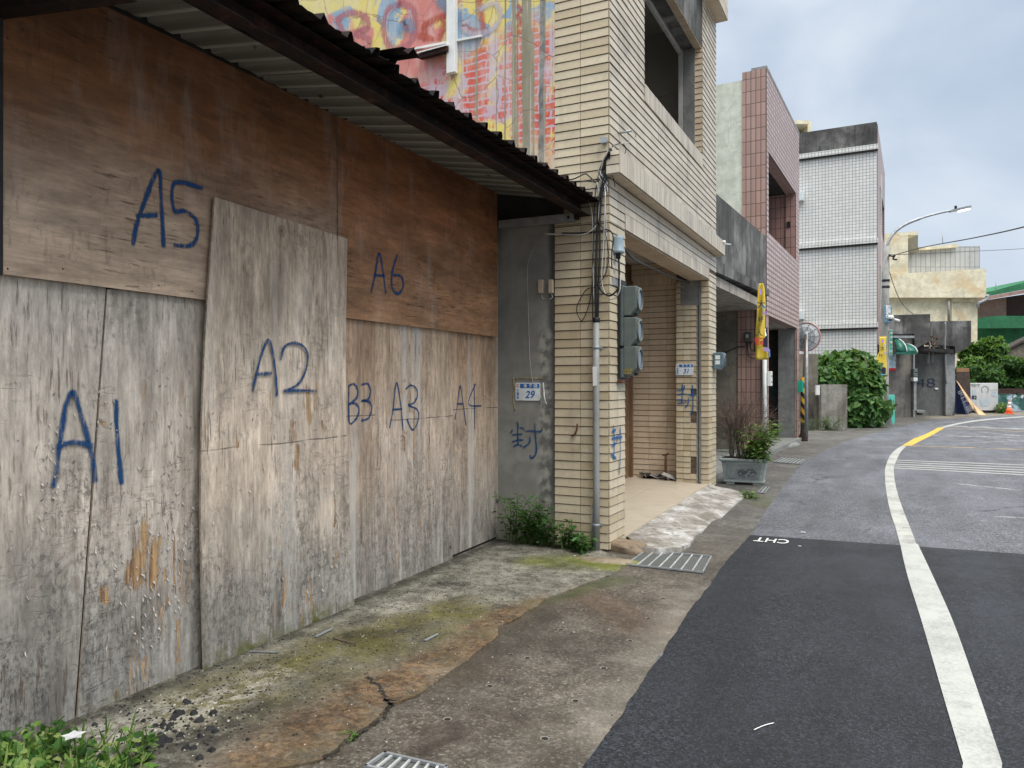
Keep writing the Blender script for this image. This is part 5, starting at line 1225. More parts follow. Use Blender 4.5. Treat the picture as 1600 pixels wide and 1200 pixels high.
def grate(c4, lab, n, frw=.012, cover=None):
    P = [Vector((*G(*p), .006)) for p in c4]; t_ = thing('drain_grate', lab, 'drain grate', loc=tuple(sum(P, Vector())/4), group='drain grates along the gutter')
    mb = MB()
    for k in range(4):
        a, b = P[k], P[(k+1) % 4]; t = (b-a).normalized(); nn = Vector((-t.y, t.x, 0))*frw; mb.prism([a, b, b-nn if False else b+nn*0-nn, a-nn], (0, 0, .012))
    mb.build('frame', M['galv'], t_)
    mb = MB(); mb.face([p+Vector((0, 0, -.003)) for p in P]); mb.build('mesh_plate', GRM, t_)
    for k in range(1, n+1):
        s_ = k/(n+1); a = P[0].lerp(P[3], s_); b = P[1].lerp(P[2], s_); t = (b-a).normalized(); nn = Vector((-t.y, t.x, 0))*.005
        mb = MB(); mb.prism([a-nn, b-nn, b+nn, a+nn], (0, 0, .009)); mb.build('bar', M['bar'], t_)
    return t_
M['bar'] = simple('worn_bright_bar', (.42, .44, .43), .45, .2)
n = NB('drain_mesh'); u_ = n.xyz(n.obj); l_ = n.mx(n.line(n.add(u_[0], n.mul(u_[1], .15)), .018, .004), n.line(u_[1], .03, .003)); GRM = n.out(n.mix(l_, (.085, .09, .085), (.14, .145, .14)), .6, h=l_, bs=.5)
grate([(978, 884), (1008, 862), (1113, 871), (1099, 897)], 'grey steel drain grate in the gutter before the ramp', 6)
grate([(568, 1203), (601, 1180), (700, 1203), (690, 1230)], 'steel drain grate at the bottom edge of the photo', 6)
grate([(1183, 771), (1193, 761), (1203, 762), (1195, 772)], 'small drain grate just right of the planter', 1)
grate([(1208, 723), (1224, 715), (1262, 718), (1250, 726)], 'rusted drain grate far up the gutter beyond the planter', 6)
# drilled holes in the apron
hp = [(765, 1072), (899, 1095), (943, 1044), (984, 1001), (1013, 966), (876, 984), (824, 1028), (851, 1154), (699, 1124), (938, 933), (952, 926), (1036, 935), (912, 953), (798, 1022)]
for k, (a, b) in enumerate(hp):
    x, y = G(a, b); mb = MB(); r_ = .022 if k not in (9, 10, 13) else .013
    mb.lathe((x, y, .0), [(r_, .0012), (r_*.86, .0022), (r_*.8, .0014)], seg=16)
    o = mb.build('drain_hole', [simple('hole_rim', (.22, .20, .17), .9)] if k == 0 else [hm_], origin=(x, y, 0)); hm_ = o.data.materials[0]
    tag(o, 'small round hole drilled in the brown concrete apron', 'drain hole', 'drilled holes in the apron')
    mb = MB(); mb.lathe((x+.003, y-.004, .0), [(r_*.66, .0024), (r_*.62, .0028)], seg=14); q = mb.build('dark_bottom', M['black'], origin=(x, y, 0)); q.parent = o; q.location = (0, 0, 0)
# debris
rnd = random.Random(31); mb = MB()
def bits(cx, cy, sx, sy, n, smin, smax, m, z=.014):
    for _ in range(n):
        a, b = rnd.gauss(cx, sx), rnd.gauss(cy, sy)
        x, y = G(a, max(840, b)); lx = K.loc((x, y))[0]
        if lx < .02 or y > 6.3: continue
        s_ = rnd.uniform(smin, smax)*rnd.choice((.6, 1, 1)); zz = z if Ksl(x, y) else .001
        pts = [Vector((math.cos(t)*s_*rnd.uniform(.5, 1.1), math.sin(t)*s_*rnd.uniform(.5, 1.1), 0)) for t in [k*2*math.pi/5+rnd.uniform(-.3, .3) for k in range(5)]]
        i = mb.add([(x+p.x, y+p.y, zz) for p in pts]+[(x+p.x*.5, y+p.y*.5, zz+s_*rnd.uniform(.3, .7)) for p in pts])
        for k in range(5): mb.fi([i+k, i+(k+1) % 5, i+5+(k+1) % 5, i+5+k], m)
        mb.fi([i+5+k for k in range(5)], m)
slpts = [Vector((p[0], p[1], 0)) for p in sp]
def Ksl(x, y):
    c = False; n = len(sp)
    for i in range(n):
        x1, y1 = sp[i][:2]; x2, y2 = sp[i-1][:2]
        if (y1 > y) != (y2 > y) and x < (x2-x1)*(y-y1)/(y2-y1)+x1: c = not c
    return c
for args in ((240, 1130, 50, 30, 200, .003, .010, 0), (330, 1105, 60, 35, 300, .002, .008, 0), (270, 1150, 50, 18, 40, .010, .024, 0), (250, 1160, 25, 14, 12, .020, .036, 0), (290, 1120, 20, 10, 10, .018, .03, 0), (430, 1050, 70, 30, 380, .002, .008, 0), (600, 985, 60, 25, 420, .002, .007, 0), (700, 930, 60, 22, 380, .002, .007, 0), (800, 880, 50, 15, 260, .002, .006, 0),
             (600, 960, 180, 60, 200, .003, .007, 1), (500, 1050, 200, 60, 200, .002, .006, 1), (300, 1130, 60, 25, 60, .004, .010, 1), (850, 1060, 100, 80, 60, .002, .005, 0), (1150, 800, 30, 20, 20, .006, .014, 0)):
    bits(*args)
db = mb.build('gravel_debris', [simple('black_grit', (.022, .022, .024), .8, .4), simple('pale_grit', (.42, .40, .36), .8, .3)]); tag(db, kind='stuff')
for k, (a, b, c, d, w, lab) in enumerate(((389, 1023, 438, 1026, .012, 'long thin grey plastic sliver lying on the stained slab'), (493, 1000, 520, 988, .018, 'short grey plastic shard lying near the plywood board'), (664, 1006, 684, 997, .02, 'pale curved plastic shard lying on the rust stain'), (521, 1002, 556, 1013, .008, 'dark stick lying on the slab left of the rust stain'))):
    A = Vector((*G(a, b), .016)); B = Vector((*G(c, d), .022)); t = (B-A).normalized(); nn = Vector((-t.y, t.x, 0))*w/2; mb = MB(); mb.prism([A-nn, B-nn*.6, B+nn*.6, A+nn], (0, 0, .005))
    tag(mb.build('plastic_shard', M['galv'] if k < 3 else M['twig'], origin=tuple(A)), lab, 'shard')
A = Vector((*G(1178, 1147), .018)); B = Vector((*G(1209, 1136), .018)); mb = MB(); mb.tube(cat_rom([A, A.lerp(B, .5)+Vector((0, .01, 0)), B], 4), .0022, seg=6); tag(mb.build('white_straw', M['white_paint'], origin=tuple(A)), 'thin white stick lying on the fresh asphalt', 'stick')
for (a, b, w, lab) in ((1254, 834, .02, 'pale scrap of paint just above the fresh asphalt edge'), (1249, 856, .012, 'tiny pale scrap below the lettering on fresh asphalt')):
    x, y = G(a, b); mb = MB(); mb.prism([(x-w, y-w*.6, .016), (x+w*1.6, y-.2*w, .016), (x+w, y+w, .016), (x-w*.5, y+w*.5, .016)], (0, 0, .002)); tag(mb.build('paper_scrap', M['white_paint'], origin=(x, y, .016)), lab, 'scrap')

# ================================================================ foliage helpers
OV = [(0, 0), (.22, .26), (.45, .30), (.75, .17), (1, 0)]
HT = [(0, 0), (-.08, .22), (.12, .45), (.42, .46), (.62, .30), (.80, .16), (1, 0)]
LN = [(0, 0), (.3, .13), (.6, .12), (1, 0)]
def leaf(mb, p, d, nrm, s, shape=OV, m=0, fold=.25):
    p = Vector(p); d = Vector(d).normalized(); nrm = Vector(nrm); sd_ = d.cross(nrm)
    if sd_.length < 1e-4: sd_ = d.orthogonal()
    sd_.normalize(); up = sd_.cross(d).normalized()
    mid = mb.add([p+d*t*s-up*s*.18*t*t for t, w in shape]); n = len(shape)
    L = [p+d*t*s+sd_*w*s+up*(fold*w*s-.18*t*t*s) for t, w in shape[1:-1]]; Rr = [p+d*t*s-sd_*w*s+up*(fold*w*s-.18*t*t*s) for t, w in shape[1:-1]]
    li = mb.add(L); ri = mb.add(Rr)
    mb.fi([mid]+[li+k for k in range(n-2)]+[mid+n-1], m); mb.fi([mid+n-1]+[ri+k for k in reversed(range(n-2))]+[mid], m)
def rv(rnd, z=0): return Vector((rnd.gauss(0, 1), rnd.gauss(0, 1), rnd.gauss(0, 1)+z))
def stemplant(lm, sm, rnd, base, h, lean, nl, ls, shape=OV, r=.004, droop=.3):
    b = Vector(base); P = [b+Vector(lean)*t*t*h+Vector((0, 0, h*t*(1-.12*t)))+rv(rnd)*.008 for t in (0, .25, .5, .75, 1)]; P = cat_rom(P, 3)
    sm.tube(P, [r*(1.2-.8*k/len(P)) for k in range(len(P))], seg=5)
    for k in range(nl):
        t = .12+.88*(k+rnd.random()*.6)/nl; q = P[min(len(P)-1, int(t*(len(P)-1)))]; a = k*2.4+rnd.random()*.8
        d = Vector((math.cos(a), math.sin(a), rnd.uniform(-droop, .45)))
        leaf(lm, q+d.normalized()*ls*.25, d, Vector((0, 0, 1))+rv(rnd)*.25, ls*rnd.uniform(.6, 1.15), shape)
# weeds beside the tiled pillar
wp = thing('nettle_bush', 'bushy green weed at the foot of the bare concrete beside the tiled pillar', 'weed', loc=(-2.75, 6.1, 0))
lm, sm = MB(), MB(); rnd = random.Random(5)
for k in range(62):
    a = rnd.uniform(0, 1); px_ = 822+a*96+rnd.gauss(0, 6); x, y = G(px_, 838+a*26+rnd.uniform(-6, 8)); y = min(y, 6.22)
    hh = (.54 if px_ < 862 else .34 if px_ < 895 else .18)*rnd.uniform(.6, 1.1)
    stemplant(lm, sm, rnd, (x, y, 0), hh, (rnd.gauss(.05, .25), rnd.gauss(-.25, .2), 0), 13, .062)
lm.build('foliage', M['leaf_dark'], wp); sm.build('stem', M['stem'], wp)
lm = MB()
for (a, b) in ((866, 843), (857, 862), (840, 846), (898, 868), (920, 838)):
    x, y, z = (*G(a, b+12), .06)
    for q in range(5): leaf(lm, (x, y, z), (math.cos(q*1.257), math.sin(q*1.257), .3), (0, 0, 1), .012, OV)
lm.build('flowers', M['petal'], wp)
# ground cover in the lower left corner
lm, gm, sm = MB(), MB(), MB(); rnd = random.Random(8)
for k in range(1500):
    a = rnd.uniform(-60, 190); lim = 1128+max(0, a)*.25 if a < 150 else 1180
    b = rnd.uniform(lim, 1330); x, y = G(a, b)
    if K.loc((x, y))[0] < .02: continue
    hgt = rnd.uniform(.01, .09)*(1 if a < 110 else .4); d = rv(rnd, .3)
    leaf(lm, (x, y, hgt), d, Vector((0, 0, 1))+rv(rnd)*.35, rnd.uniform(.02, .055), rnd.choice((OV, OV, HT)))
for k in range(260):
    a = rnd.uniform(-60, 230); b = rnd.uniform(1135 if a < 110 else 1160, 1330); x, y = G(a, b)
    if K.loc((x, y))[0] < .02: continue
    d = Vector((rnd.gauss(0, .5), rnd.gauss(0, .5), 1.3)); leaf(gm, (x, y, 0), d, (rnd.gauss(0, 1), rnd.gauss(0, 1), 0), rnd.uniform(.06, .17), [(0, 0), (.3, .035), (.7, .025), (1, 0)])
o = lm; i0 = len(lm.v); lm.v += gm.v; lm.f += [tuple(q+i0 for q in f) for f in gm.f]; lm.m += [0]*len(gm.f)
tag(lm.build('weed_cover', M['leaf']), kind='stuff')
fl = thing('white_flower', 'open white trumpet flower among the weeds in the lower left corner', 'flower', loc=(*G(115, 1165), .0)); mb = MB()
c_ = Vector((*G(115, 1165+40), .13))
for q in range(5): leaf(mb, c_, (math.cos(q*1.257), math.sin(q*1.257), .35), (0, 0, 1), .045, HT, fold=.1)
mb.build('petals', M['petal'], fl); mb = MB(); mb.tube([c_+Vector((.01, .02, -.12)), c_], .003, seg=5); mb.build('stem', M['stem'], fl)
# small tufts
for k, (a, b, s_, nn, lab) in enumerate(((550, 1158, .03, 26, 'tiny bright green sprout growing in the slab crack'), (1168, 778, .10, 60, 'small yellow green weed growing at the foot of the planter'), (215, 1196, .09, 50, 'broad leafed green weed at the bottom edge near the left corner'))):
    x, y = G(a, b); t_ = thing('weed_tuft', lab, 'weed', loc=(x, y, 0)); lm, sm = MB(), MB(); rnd = random.Random(50+k)
    for q in range(max(3, nn//7)): stemplant(lm, sm, rnd, (x+rnd.gauss(0, s_*.4), y+rnd.gauss(0, s_*.4), 0), s_*rnd.uniform(.6, 1.7), (rnd.gauss(0, .5), rnd.gauss(0, .5), 0), 7, s_*.55)
    lm.build('foliage', M['leaf'], t_); sm.build('stem', M['stem'], t_)

# ================================================================ planter with shrubs
PF = Fr(G(1162, 757.5), ang=R(4))
pl = thing('planter_box', 'pale green grey stone planter box with a carved front panel, standing before the arcade', 'planter', fr=PF)
w0, w1, hgt, dpt = .27, .315, .37, .30
M['planter'] = concrete('planter_stone', (.34, .38, .37), (.16, .18, .17), .3, 3, crack=0)
n = NB('planter_panel'); f = n.noise(n.obj, 14, 5, .7); g2 = n.noise(n.map(n.obj, (30, 30, 30)), 1, 2); inr = n.capsule(n.warp(n.obj, 20, .06), (-.05, -.01, .17), (.13, -.01, .19), .03, .09)
M['planter_panel'] = n.out(n.mix(n.mul(inr, n.rng(g2, .45, .5)), n.mix(n.rng(f, .3, .7), (.20, .22, .22), (.29, .31, .31)), (.10, .11, .115)), .7, h=n.mul(g2, inr), bs=.5)
mb = MB(); mb.hexa([(-w0, 0, .05), (w0, 0, .05), (w0, dpt, .05), (-w0, dpt, .05)], [(-w1, -.03, hgt-.03), (w1, -.03, hgt-.03), (w1, dpt+.03, hgt-.03), (-w1, dpt+.03, hgt-.03)]); mb.build('body', M['planter'], pl, bevel=.006)
mb = MB(); mb.box(-w1-.025, w1+.025, -.055, dpt+.055, hgt-.03, hgt+.012); mb.build('rim', M['planter'], pl, bevel=.014)
mb = MB(); mb.box(-w0-.01, w0+.01, -.015, dpt+.01, .035, .055); mb.box(-w0+.02, -w0+.14, 0, dpt, 0, .035); mb.box(w0-.14, w0-.02, 0, dpt, 0, .035); mb.build('foot', M['planter'], pl, bevel=.004)
mb = MB(); mb.hexa([(-w0+.05, -.012, .09), (w0-.05, -.012, .09), (w0-.05, .01, .09), (-w0+.05, .01, .09)], [(-w1+.07, -.034, hgt-.07), (w1-.07, -.034, hgt-.07), (w1-.07, -.0, hgt-.07), (-w1+.07, -.0, hgt-.07)]); mb.build('carved_panel', M['planter_panel'], pl)
mb = MB(); mb.box(-w1+.01, w1-.01, -.02, dpt+.02, hgt-.05, hgt+.013); mb.build('soil', M['soil'], pl)
def branchy(mb, rnd, p, d, L, r, depth, m=0):
    P = [Vector(p)]; d = Vector(d).normalized()
    for k in range(4): d = (d+rv(rnd)*.12).normalized(); P.append(P[-1]+d*L/4)
    mb.tube(P, [r*(1-.15*k) for k in range(5)], seg=4, caps=False)
    if depth:
        for k in range(rnd.choice((2, 3, 3))): branchy(mb, rnd, P[rnd.choice((2, 3, 4))], d+rv(rnd, .25)*.45, L*rnd.uniform(.55, .8), r*.6, depth-1)
ds = thing('dry_shrub', 'bare brown leafless shrub filling the left of the planter', 'shrub', loc=PF.world(-.1, .15, hgt)); rnd = random.Random(77); mb = MB()
for k in range(20): branchy(mb, rnd, PF.world(rnd.uniform(-.22, .06), .15+rnd.uniform(-.08, .1), hgt-.02), (rnd.gauss(-.1, .35), rnd.gauss(0, .25), 1.5), .50*rnd.uniform(.85, 1.15), .0085, 4)
mb.build('dead_branches', M['twig'], ds)
mb = MB()
for k in range(20): branchy(mb, rnd, PF.world(rnd.uniform(-.15, .15), .15, hgt+.35), (rnd.gauss(-.1, .6), rnd.gauss(0, .4), 1), .26, .004, 3)
mb.build('pale_twigs', M['dry'], ds)
lm = MB()
for k in range(900): 
    leaf(lm, Vector(PF.world(rnd.gauss(-.12, .2), .15+rnd.gauss(0, .12), hgt+rnd.uniform(.0, .5))), rv(rnd), rv(rnd, 1), rnd.uniform(.018, .034), LN)
lm.build('sparse_leaves', M['leaf_dark'], ds)
gs_ = thing('green_shrub', 'fresh green leafy shrub hanging over the right of the planter', 'shrub', loc=PF.world(.2, .1, hgt)); lm, sm = MB(), MB()
for k in range(70): stemplant(lm, sm, rnd, PF.world(.15+rnd.gauss(0, .08), .08+rnd.gauss(0, .08), hgt-.03), rnd.uniform(.22, .72), (rnd.gauss(.30, .35), rnd.gauss(-.15, .3), 0), 15, .085, LN if k % 2 else OV, .003)
lm.build('foliage', M['leaf'], gs_); sm.build('stem', M['stem'], gs_)
# ================================================================ low building between cream and pink
P = Fr(G(1197, 711.6), vp=1440)
b3 = thing('low_building', 'single storey building with a blackened concrete parapet between the cream and pink buildings', 'building', fr=P)
ys = P.loc((-2.18, 10.94))[1]
_, za = P.onX(1119, 304, 0); _, zb = P.onX(1191, 364, 0)
zt0, zt1 = za, zb
mb = MB(); mb.hexa([(-.22, ys, 3.36), (0, ys, 3.36), (0, -.005, 3.42), (-.22, -.005, 3.42)], [(-.22, ys, zt0), (0, ys, zt0), (0, -.005, zt1), (-.22, -.005, zt1)]); mb.build('parapet', M['conc_dark'], b3)
mb = MB(); mb.hexa([(-4, ys, 3.16), (.07, ys, 3.16), (.07, .0-.01, 3.28), (-4, -.01, 3.28)], [(-4, ys, 3.355), (.07, ys, 3.355), (.07, -.01, 3.41), (-4, -.01, 3.41)]); mb.build('canopy_slab', M['conc_dark'], b3)
mb = MB(); mb.box(-4, .0, ys, -.01, 3.0, 3.155); mb.build('ceiling', M['soffit'], b3)
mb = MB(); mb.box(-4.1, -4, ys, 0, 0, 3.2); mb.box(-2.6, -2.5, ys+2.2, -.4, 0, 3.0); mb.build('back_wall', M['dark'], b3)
mb = MB(); mb.box(-4, .03, ys+.02, -.4, -.02, .07); mb.build('arcade_floor', M['conc'], b3)
# ---------------------------------------------------------------- pink building
pk = thing('pink_tiled_building', 'tall pink tiled building with a pale green side wall and a recessed upper balcony', 'building', fr=P)
xt = P.onY(1160, 300, 0)[0]; xl = P.onY(1153, 560, 0)[0]
Lp = P.onX(1248, 690, 0)[0]; zTop = P.onX(1196, 105, 0)[1]
zb0 = P.onX(1198, 491.7, 0)[1]
hy0, hz1 = P.onX(1200, 237, 0); hy1, _ = P.onX(1243, 306, 0); _, hz0 = P.onX(1200, 364, 0)
mb = MB(); mb.box(-9, xt, .0, .2, 3.42, zTop-.15); mb.build('side_wall', M['palegreen'], pk)
mb = MB(); mb.box(-9, xl, .0, .2, 0, 3.4); mb.build('arcade_side_wall', M['conc_warm'], pk)
mb = MB(); mb.box(xt, -.24, -.02, .24, 3.0, zTop); mb.box(xl, -.0, -.02, .30, 0, 3.0); mb.box(-.24, -.0, -.02, hy0-.002, 3.0, zTop); mb.build('corner_pillar', M['pink_v'], pk)
mb = MB(); mb.box(-.24, .012, -.0, Lp, hz1, zTop+.002); mb.box(-.24, .012, -.0, Lp, zb0, hz0); mb.box(-.24, .012, hy1, Lp, hz0+.001, hz1-.001); mb.box(-.24, .012, 0, hy0, hz0+.001, hz1-.001); mb.build('front_wall', M['pink_h'], pk)
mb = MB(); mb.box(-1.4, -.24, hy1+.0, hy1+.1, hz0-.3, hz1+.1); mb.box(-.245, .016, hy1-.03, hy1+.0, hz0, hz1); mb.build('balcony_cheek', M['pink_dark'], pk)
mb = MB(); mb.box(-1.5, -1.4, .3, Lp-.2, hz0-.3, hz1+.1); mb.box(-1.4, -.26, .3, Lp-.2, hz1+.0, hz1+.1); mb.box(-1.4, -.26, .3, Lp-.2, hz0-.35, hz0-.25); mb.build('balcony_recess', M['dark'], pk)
mb = MB(); mb.box(-.20, -.12, hy1-.05, hy1-.031, 5.45, 5.6); mb.build('wall_lamp', M['black'], pk)
mb = MB(); mb.box(-.3, 0.018, 0, Lp, zTop+.003, zTop+.06); mb.build('coping', M['conc_light'], pk)
mb = MB(); mb.box(-8, -.24, .24, Lp-.02, zb0-.02, zb0+.12); mb.build('arcade_ceiling', M['soffit'], pk)
xc = P.onY(1216, 600, Lp-.42)[0]
mb = MB(); mb.box(xc, -.03, Lp-.42, Lp-.02, 0, zb0); mb.build('column', M['conc'], pk)
mb = MB(); mb.box(-.03, .014, Lp-.43, Lp, 0, zb0); mb.build('column_tiles', M['pink_v'], pk)
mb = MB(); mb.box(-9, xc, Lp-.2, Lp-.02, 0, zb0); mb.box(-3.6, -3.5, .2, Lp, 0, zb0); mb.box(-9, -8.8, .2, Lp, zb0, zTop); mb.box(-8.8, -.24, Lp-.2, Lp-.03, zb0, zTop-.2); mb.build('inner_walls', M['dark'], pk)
mb = MB(); mb.box(-9, .1, -.4, Lp, -.02, .09); mb.build('arcade_floor', M['conc'], pk)
x35, z35 = P.onY(1206, 614, Lp-.23)
t_ = text('35', .30, simple('dark_green_spray', (.01, .05, .05), .8), 'sprayed_number', pk, (x35, Lp-.205, z35), ext=.001)
# grey meter and cable on the pink pillar
mt = thing('dark_meter', 'dark grey meter box with hanging cables on the pink pillar', 'meter', fr=P)
x0, zt = P.onY(1164, 519, -.06); x1, zb = P.onY(1176, 534, -.06)
mb = MB(); mb.box(x0, x1, -.14, -.021, zb, zt); mb.build('casing', simple('dark_casing', (.06, .06, .055), .5), mt, bevel=.01)
mb = MB(); mb.box(x0+.03, x0+.09, -.143, -.141, zb+.08, zb+.15); mb.build('label_plate', M['grey_plastic'], mt)
for pts in ([(1168, 534), (1168, 545), (1171, 557), (1180, 560)], [(1172, 534), (1174, 546), (1180, 549)], [(1181, 458), (1180, 500), (1179, 549)], [(1164, 542), (1150, 543), (1125, 556)]):
    mb = MB(); mb.tube(cat_rom([(P.onY(a, b, -.05)[0], -.05, P.onY(a, b, -.05)[1]) for a, b in pts], 4), .012, seg=6); mb.build('cable', M['cable'], mt)
wp_ = thing('white_drainpipe', 'white plastic drainpipe at the front corner of the pink pillar', 'pipe', fr=P)
x_, z_ = P.onY(1196.5, 560, -.06); mb = MB(); mb.tube([(-.02, -.08, 0.02), (-.02, -.08, 2.6)], .045, seg=12); mb.build('pipe', M['white_paint'], wp_)
gb = thing('junction_box', 'white box with two dark openings on the corner of the pink pillar', 'junction box', fr=P)
y_, z1 = P.onX(1200, 580, .05); _, z0 = P.onX(1200, 603, .05)
mb = MB(); mb.box(.015, .09, .03, .22, z0, z1); mb.build('casing', M['white_paint'], gb, bevel=.006); mb = MB(); mb.box(.091, .093, .09, .16, z1-.12, z1-.08); mb.box(.091, .093, .09, .16, z0+.06, z0+.10); mb.build('opening', M['black'], gb)
# ---------------------------------------------------------------- banners
M['banner'] = simple('yellow_banner_cloth', (.72, .54, .07), .7, .08, 3)
def banner(name_lab, edge, d, th, seed, parts):
    """edge: rows (pxL, pxR, py); cloth hung at depth d with folds"""
    t_ = thing('hanging_banner', name_lab, 'banner', loc=D(edge[0][0], edge[-1][2], d), group='yellow election banners')
    mb = MB(); rows = []; NX = 8
    E = []
    for k in range(len(edge)-1):
        for q in range(4):
            s_ = q/4; E.append([edge[k][j]+(edge[k+1][j]-edge[k][j])*s_ for j in range(3)])
    E.append(list(edge[-1]))
    def pt(u, k):
        a = E[k][0]+(E[k][1]-E[k][0])*u; p = Vector(D(a, E[k][2], d)); fold = math.sin(u*7+k*.25+seed)*.05*math.sin(k/len(E)*2.4+.3); return p-FW*(fold+.0)
    for k in range(len(E)): rows.append(mb.add([pt(i/NX, k) for i in range(NX+1)]))
    for a, b in zip(rows[:-1], rows[1:]):
        for i in range(NX): mb.fi([a+i, a+i+1, b+i+1, b+i], smooth=True)
    o = mb.build('cloth', M['banner'], t_); q = o.modifiers.new('th', 'SOLIDIFY'); q.thickness = .004
    for (nm, mat, poly) in parts:
        mb = MB(); mb.face([Vector(D(a, b, d))-FW*(.085) for a, b in poly]); mb.build(nm, M[mat], t_)
    return t_
dB = P.onX(1190, 500, .12); 
dep = Vector(P.world(.12, P.onX(1184, 500, .12)[0])).dot(FW)
def blob(cx, cy, rx, ry, n=10): return [(cx+rx*math.cos(2*math.pi*k/n), cy+ry*math.sin(2*math.pi*k/n)) for k in range(n)]
bn = banner('long yellow campaign banner hanging from the blackened canopy before the pink pillar', [(1186, 1192, 443), (1183.5, 1194, 452), (1183, 1196.5, 470), (1183.5, 1196.5, 495), (1181, 1196, 520), (1180, 1197.5, 545), (1180.5, 1200, 562)], dep, .01, 1,
    [('print', 'purple', blob(1186, 457, 1.6, 5)), ('print', 'ink', [(1196.7, 511), (1194.5, 513), (1193.5, 517), (1195.5, 524), (1190, 531), (1189.2, 542), (1197, 543.5), (1197.2, 530)]), ('print', 'skin', blob(1196.3, 516, 1, 2.6)), ('print', 'purple', [(1190, 543.5), (1199, 544), (1199.5, 549), (1190.5, 549)]), ('print', 'skyblue', [(1199, 545), (1200.5, 546), (1201, 558), (1199.6, 558)])])
for ch, a, b, s_, mk in (('大', 1187, 477, .16, 'ink'), ('家', 1191, 481, .10, 'skyblue'), ('好', 1186, 500, .10, 'ink'), ('選', 1192, 491, .09, 'purple'), ('人', 1183.6, 521, .14, 'ink'), ('服務', 1184, 532, .09, 'red'), ('在地', 1184, 537, .08, 'red')):
    p = Vector(D(a, b, dep))-FW*.09; text(ch, s_, M[mk], 'lettering', bn, tuple(p), face='cam', ext=.0005, bold=.002)
# ---------------------------------------------------------------- white tiled building
Wf = Fr(G(1370, 661), vp=1430)
wt = thing('white_tiled_building', 'three storey building covered in small white square tiles with a dark concrete parapet', 'building', fr=Wf)
Lw = Wf.onX(1381.5, 640, 0)[0]; zW = Wf.onX(1370, 190, 0)[1]; zc = Wf.onX(1370, 226, 0)[1]
xl = Wf.onY(1225, 400, 0)[0]
mb = MB(); mb.box(xl-6, -.3, 0, .3, 0, zc-.1); mb.build('side_wall', M['white_tile'], wt)
mb = MB(); mb.box(xl-6, -.001, .012, .3, zc-.0, zW); mb.build('parapet', M['conc_dark'], wt)
mb = MB(); mb.box(-.3, .001, 0.0, .25, 0, zc-.1); mb.build('corner_strip', M['white_tile'], wt)
for pz in (230, 376, 508):
    z_ = Wf.onX(1370, pz, 0)[1]; mb = MB(); mb.box(xl-6, .05, -.12, 0.0-.001, z_-.09, z_+.10); mb.build('string_course', M['white_tile'], wt)
    mb = MB(); mb.box(xl-6, .04, -.10, -.002, z_-.15, z_-.092); mb.build('course_shadow_strip', M['dark'], wt)  # dark strip under each course, standing in for the shadow it casts
mb = MB()
segs = [(0.25, Lw*.33, 0, zW), (Lw*.33, Lw, 0, 0)]
zs = [3.0, 4.6, 6.3, 7.9, 9.3, zW]
mb.box(-.25, .02, .25, Lw*.3, 3.0, zW-.02); mb.box(-.25, .02, Lw*.3, Lw, 3.0, 4.55); mb.box(-.25, .02, Lw*.3, Lw, 6.3, 7.9); mb.box(-.25, .02, Lw*.3, Lw, 9.5, zW-.02); mb.box(-.25, .02, Lw-.6, Lw, 0, zW-.02); mb.build('front_wall', M['pink_h'], wt)
mb = MB(); mb.box(-6, -.25, .3, Lw-.1, 0, zc); mb.build('window_recess', M['dark'], wt)
mb = MB(); mb.box(-.0, .06, Lw*.3+.9, Lw*.3+.98, 3.0, zW-1.2); mb.build('mullion', M['white_paint'], wt)
mb = MB(); mb.box(-6, 0, .3, Lw, zW-.6, zW-.5); mb.build('roof', M['conc'], wt)
for pa, pb in ((284, 298), (481, 493)):
    z1 = D(1250, pa, 28.)[2]; z0 = D(1250, pb, 28.)[2]; xx = Wf.onY(1250, pa, -.3)[0]
    mb = MB(); mb.box(xx-.4, xx+.12, -.32, -.01, z0, z1); mb.build('wall_unit', M['enamel'], wt)
rt_ = thing('rooftop_stair_hut', 'cream concrete stair hut on the roof behind the dark parapet', 'rooftop hut', loc=D(1250, 205, 33)); mb = MB(); mb.boxD(1225, 1264, 188, 193.5, 32, 4); mb.build('roof_slab', M['cream'], rt_); mb = MB(); mb.boxD(1222, 1246, 193.6, 230, 32.6, 3); mb.build('wall', M['conc_warm'], rt_); mb = MB(); mb.boxD(1262, 1268, 190, 230, 32.2, 3); mb.build('wall', M['cream'], rt_)
# ---------------------------------------------------------------- yard walls, bush
yw = thing('beige_gate_pillar', 'tall beige panel wall behind the round mirror', 'wall', loc=(*G(1270, 672), 0))
d_ = 25.0
mb = MB(); mb.boxD(1240, 1278, 553, 657, d_, .2); mb.build('panel', M['conc_warm'], yw, bevel=.01)
mb = MB(); mb.boxD(1240, 1275, 613, 655, d_-.06, .05); mb.build('lower_panel', simple('brown_grey_board', (.13, .115, .10), .8, .2), yw)
mb = MB(); mb.boxD(1240, 1282, 655, 671, d_-.12, .4); mb.build('plinth', M['conc_light'], yw)
yc = thing('yard_wall', 'short stained concrete yard wall in front of the big vine bush', 'wall', loc=(*G(1303, 670), 0))
mb = MB(); mb.boxD(1283, 1324, 601, 672, 24.3, .25); mb.build('wall', concrete('streaked_yard_wall', (.30, .29, .26), (.10, .085, .075), .75, 1.2, top=2.0), yc, bevel=.01)
mb = MB(); mb.boxD(1275.5, 1281, 602, 617, 24.3, .1); mb.build('letter_box', M['white_paint'], yc)
mb = MB(); mb.boxD(1275, 1283, 618, 671, 24.5, .2); mb.build('gate_post', M['conc_warm'], yc)
